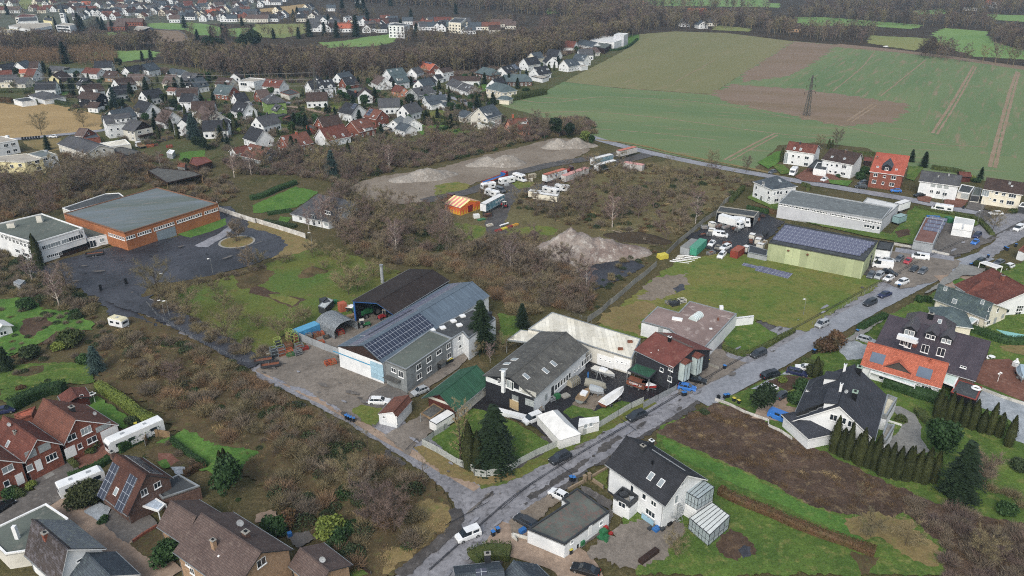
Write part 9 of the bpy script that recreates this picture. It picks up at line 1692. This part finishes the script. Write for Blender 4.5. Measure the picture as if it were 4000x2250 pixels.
# ---- individual bare trees
PRE={'oak':'round bare tree','tall':'slim bare tree','birch':'pale birch','multi':'multi stemmed bare tree','apple':'twisted fruit tree','poplar':'slender poplar','purple':'purple brown bare tree','sapling':'young bare tree'}
for k,t,x,y,s,l in(('oak','b0',1205,820,1.,'beside works gate'),('oak','b0',1440,985,.85,'below street lamp'),('oak','b0',1720,1150,.8,'at orchard fence'),('birch','b0',450,870,1.,'left of works gate'),('birch','b0',250,690,.85,'above metal shed'),('tall','b0',515,770,.8,'next to leaning birch'),('multi','b0',1790,378,.9,'on round grass island, left stem'),('tall','b0',1808,375,.65,'on round grass island, right stem'),('apple','b1',25,570,1.,'at meadow edge'),('apple','b1',430,500,1.,'below tan verge'),('apple','b1',555,495,.8,'right of tan verge'),('apple','b1',640,570,1.,'at upper meadow'),('apple','b1',700,780,1.5,'left of steel chimney'),('apple','b1',770,750,1.3,'near white trailer'),('apple','b1',890,650,1.,'beside steel chimney'),('apple','b1',1015,625,.6,'behind dark hall'),('apple','b1',520,590,.6,'above compost heap'),('apple','b1',200,545,.6,'at meadow corner, nearer one'),('apple','b1',255,530,.55,'at meadow corner, farther one'),('apple','b1',170,1100,1.,'beside green racks'),('apple','b1',295,1030,.9,'above blue container'),('apple','b1',365,995,.9,'behind grey tent'),('apple','b1',20,1040,.8,'on lower meadow'),('apple','b0',1630,780,.8,'on upper orchard slope'),('apple','b0',1505,720,.6,'on orchard slope'),('tall','b0',1880,610,.7,'at right of orchard slope'),('apple','b0',1320,830,1.1,'by gate verge'),('apple','b0',1700,900,1.,'in middle orchard, upper one'),('apple','b0',1800,1000,.9,'in middle orchard, lower one'),('birch','b1',500,270,.95,'before bungalow, left one'),('birch','b1',540,260,1.,'before bungalow, middle one'),('birch','b1',600,190,.85,'before bungalow, right one'),('birch','b1',400,290,.7,'left of bungalow front'),('birch','b1',1060,480,1.,'standing in middle thicket'),('birch','b1',1440,370,.95,'between thicket and circus tent'),('tall','b1',1510,450,.8,'pair before big sand heap, left'),('multi','b1',1630,520,1.2,'behind dark hall'),('multi','b1',1740,530,1.1,'next to sand pile track'),('tall','b1',1820,560,.9,'left of big sand heap'),('birch','b1',1920,620,1.,'leaning before big sand heap'),('multi','b2',250,655,1.25,'in front of big sand heap'),('multi','b2',120,620,1.1,'left of big sand heap'),('birch','b2',560,750,.95,'below big sand heap'),('tall','b2',500,740,.8,'beside leaning birch below heap'),('multi','b2',450,830,.9,'at end of reddish thicket'),('birch','b2',755,270,1.,'behind fallen trunks'),('birch','b2',1385,240,1.,'beside storage yard fence'),('oak','b2',1530,160,.6,'at yard corner'),('multi','l',1260,950,1.,'left of cream trailers'),('multi','l',1640,950,1.,'below cream trailers'),('multi','l',1800,860,.95,'right of cream trailers'),('tall','l',1510,1020,.7,'under cream trailers'),('multi','l',600,740,.7,'left of white lorry trailer'),('tall','l',100,930,.7,'left of circus tent'),('birch','l',150,1240,1.,'below circus tent'),('poplar','d',480,1330,1.1,'at white fence, left'),('poplar','d',530,1220,.9,'at white fence, right'),('sapling','c1',1265,800,1.15,'on roadside verge'),('multi','c1',515,540,.7,'in roadside scrub'),('tall','c1',570,490,.62,'at lane edge'),('sapling','c1',735,500,1.2,'left'),('sapling','c1',855,600,1.3,'right'),('oak','c1',715,800,.62,'in the scrub'),('purple','c1',890,1080,.95,'in lower scrub'),('purple','c1',1050,1120,.95,'at point between roads'),('oak','g',395,790,.95,'in front of stubble field'),('oak','g',790,715,.8,'at stubble field'),('oak','a2',1505,1260,.62,'at field lane, left'),('tall','a2',1765,1310,.62,'at field lane, right'),('tall','a3',515,1115,.75,'at field edge behind white house'),('oak','a3',390,1110,.5,'behind red roofed white house'),('oak','n',1790,1420,.62,'on street corner island'),('purple','g',1590,760,1.1,'before gabled white house'),('purple','h',240,870,1.25,'before pale gabled house'),('tall','h',1210,665,.55,'beside power mast'),('oak','h',2060,400,.85,'behind mauve roof, right'),('oak','h',1920,390,.85,'behind mauve roof, left'),('oak','i',40,430,.9,'left of slate gabled house'),('oak','i',390,400,.6,'before white gable, left'),('oak','i',525,390,.65,'before white gable, right'),('oak','i',860,350,.95,'at wood edge by plain tall house'),('tall','i',930,320,1.1,'crown at wood edge'),('oak','i',1110,300,.95,'before wood above hipped brick house'),('multi','i',1480,460,.7,'before slate hipped house'),('oak','i',250,700,.8,'beside the cedar'),('birch','h',2235,1350,.95,'in thicket belt'),('tall','i',850,880,.7,'right of village hedge'),('tall','i',930,1000,.8,'by play sand'),('multi','i',1010,1000,1.,'behind play sand'),('birch','i',1280,1010,.8,'below pink white house'),('tall','i',1660,900,.8,'at field corner, left'),('tall','i',1745,1030,.9,'at field corner, right'),('oak','i',2080,960,.7,'behind yellow green conifer'),('oak','c3',1620,1350,.55,'in lower right thicket'),('apple','c3',770,1160,.9,'on dry lawn, left'),('apple','c3',1030,1230,.9,'on dry lawn, right'),('sapling','c3',675,940,.9,'thin pale sapling in bracken'),('multi','c3',1620,780,.9,'right of spruce'),('oak','c2',1230,1300,.42,'wide twiggy shrub before gravel court'),('purple','g',40,1400,1.1,'at left edge behind white office'),('birch','d',760,400,.45,'twiggy orange shrub at tall spruce'),('apple','d',900,300,.8,'bare shrub beside open lean-to'),('apple','d',640,330,.8,'bare shrub at foot of tall spruce'),('birch','g',1515,1090,.6,'beside farm track'),('birch','h',480,1430,.9,'among garden sheds, left one'),('birch','h',670,1400,.8,'among garden sheds, right one'),('tall','b0',110,200,.9,'behind white office'),('purple','b0',380,185,.95,'behind white office')):
 bare_tree(k,t,x,y,s,PRE[k]+' '+l)
 # ---------------- haze
m=bpy.data.materials.new('haze');m.use_nodes=True;n=m.node_tree;n.nodes.remove(n.nodes['Principled BSDF']);v=n.nodes.new('ShaderNodeVolumePrincipled');v.inputs['Color'].default_value=(.5,.74,1,1);v.inputs['Density'].default_value=.0001;v.inputs['Anisotropy'].default_value=0
n.links.new(v.outputs[0],n.nodes['Material Output'].inputs['Volume'])
b=B();b.box(-1500,1500,-60,2600,-1,97);o=b.ob('haze',m,kind='stuff')
SC.cycles.volume_bounces=0
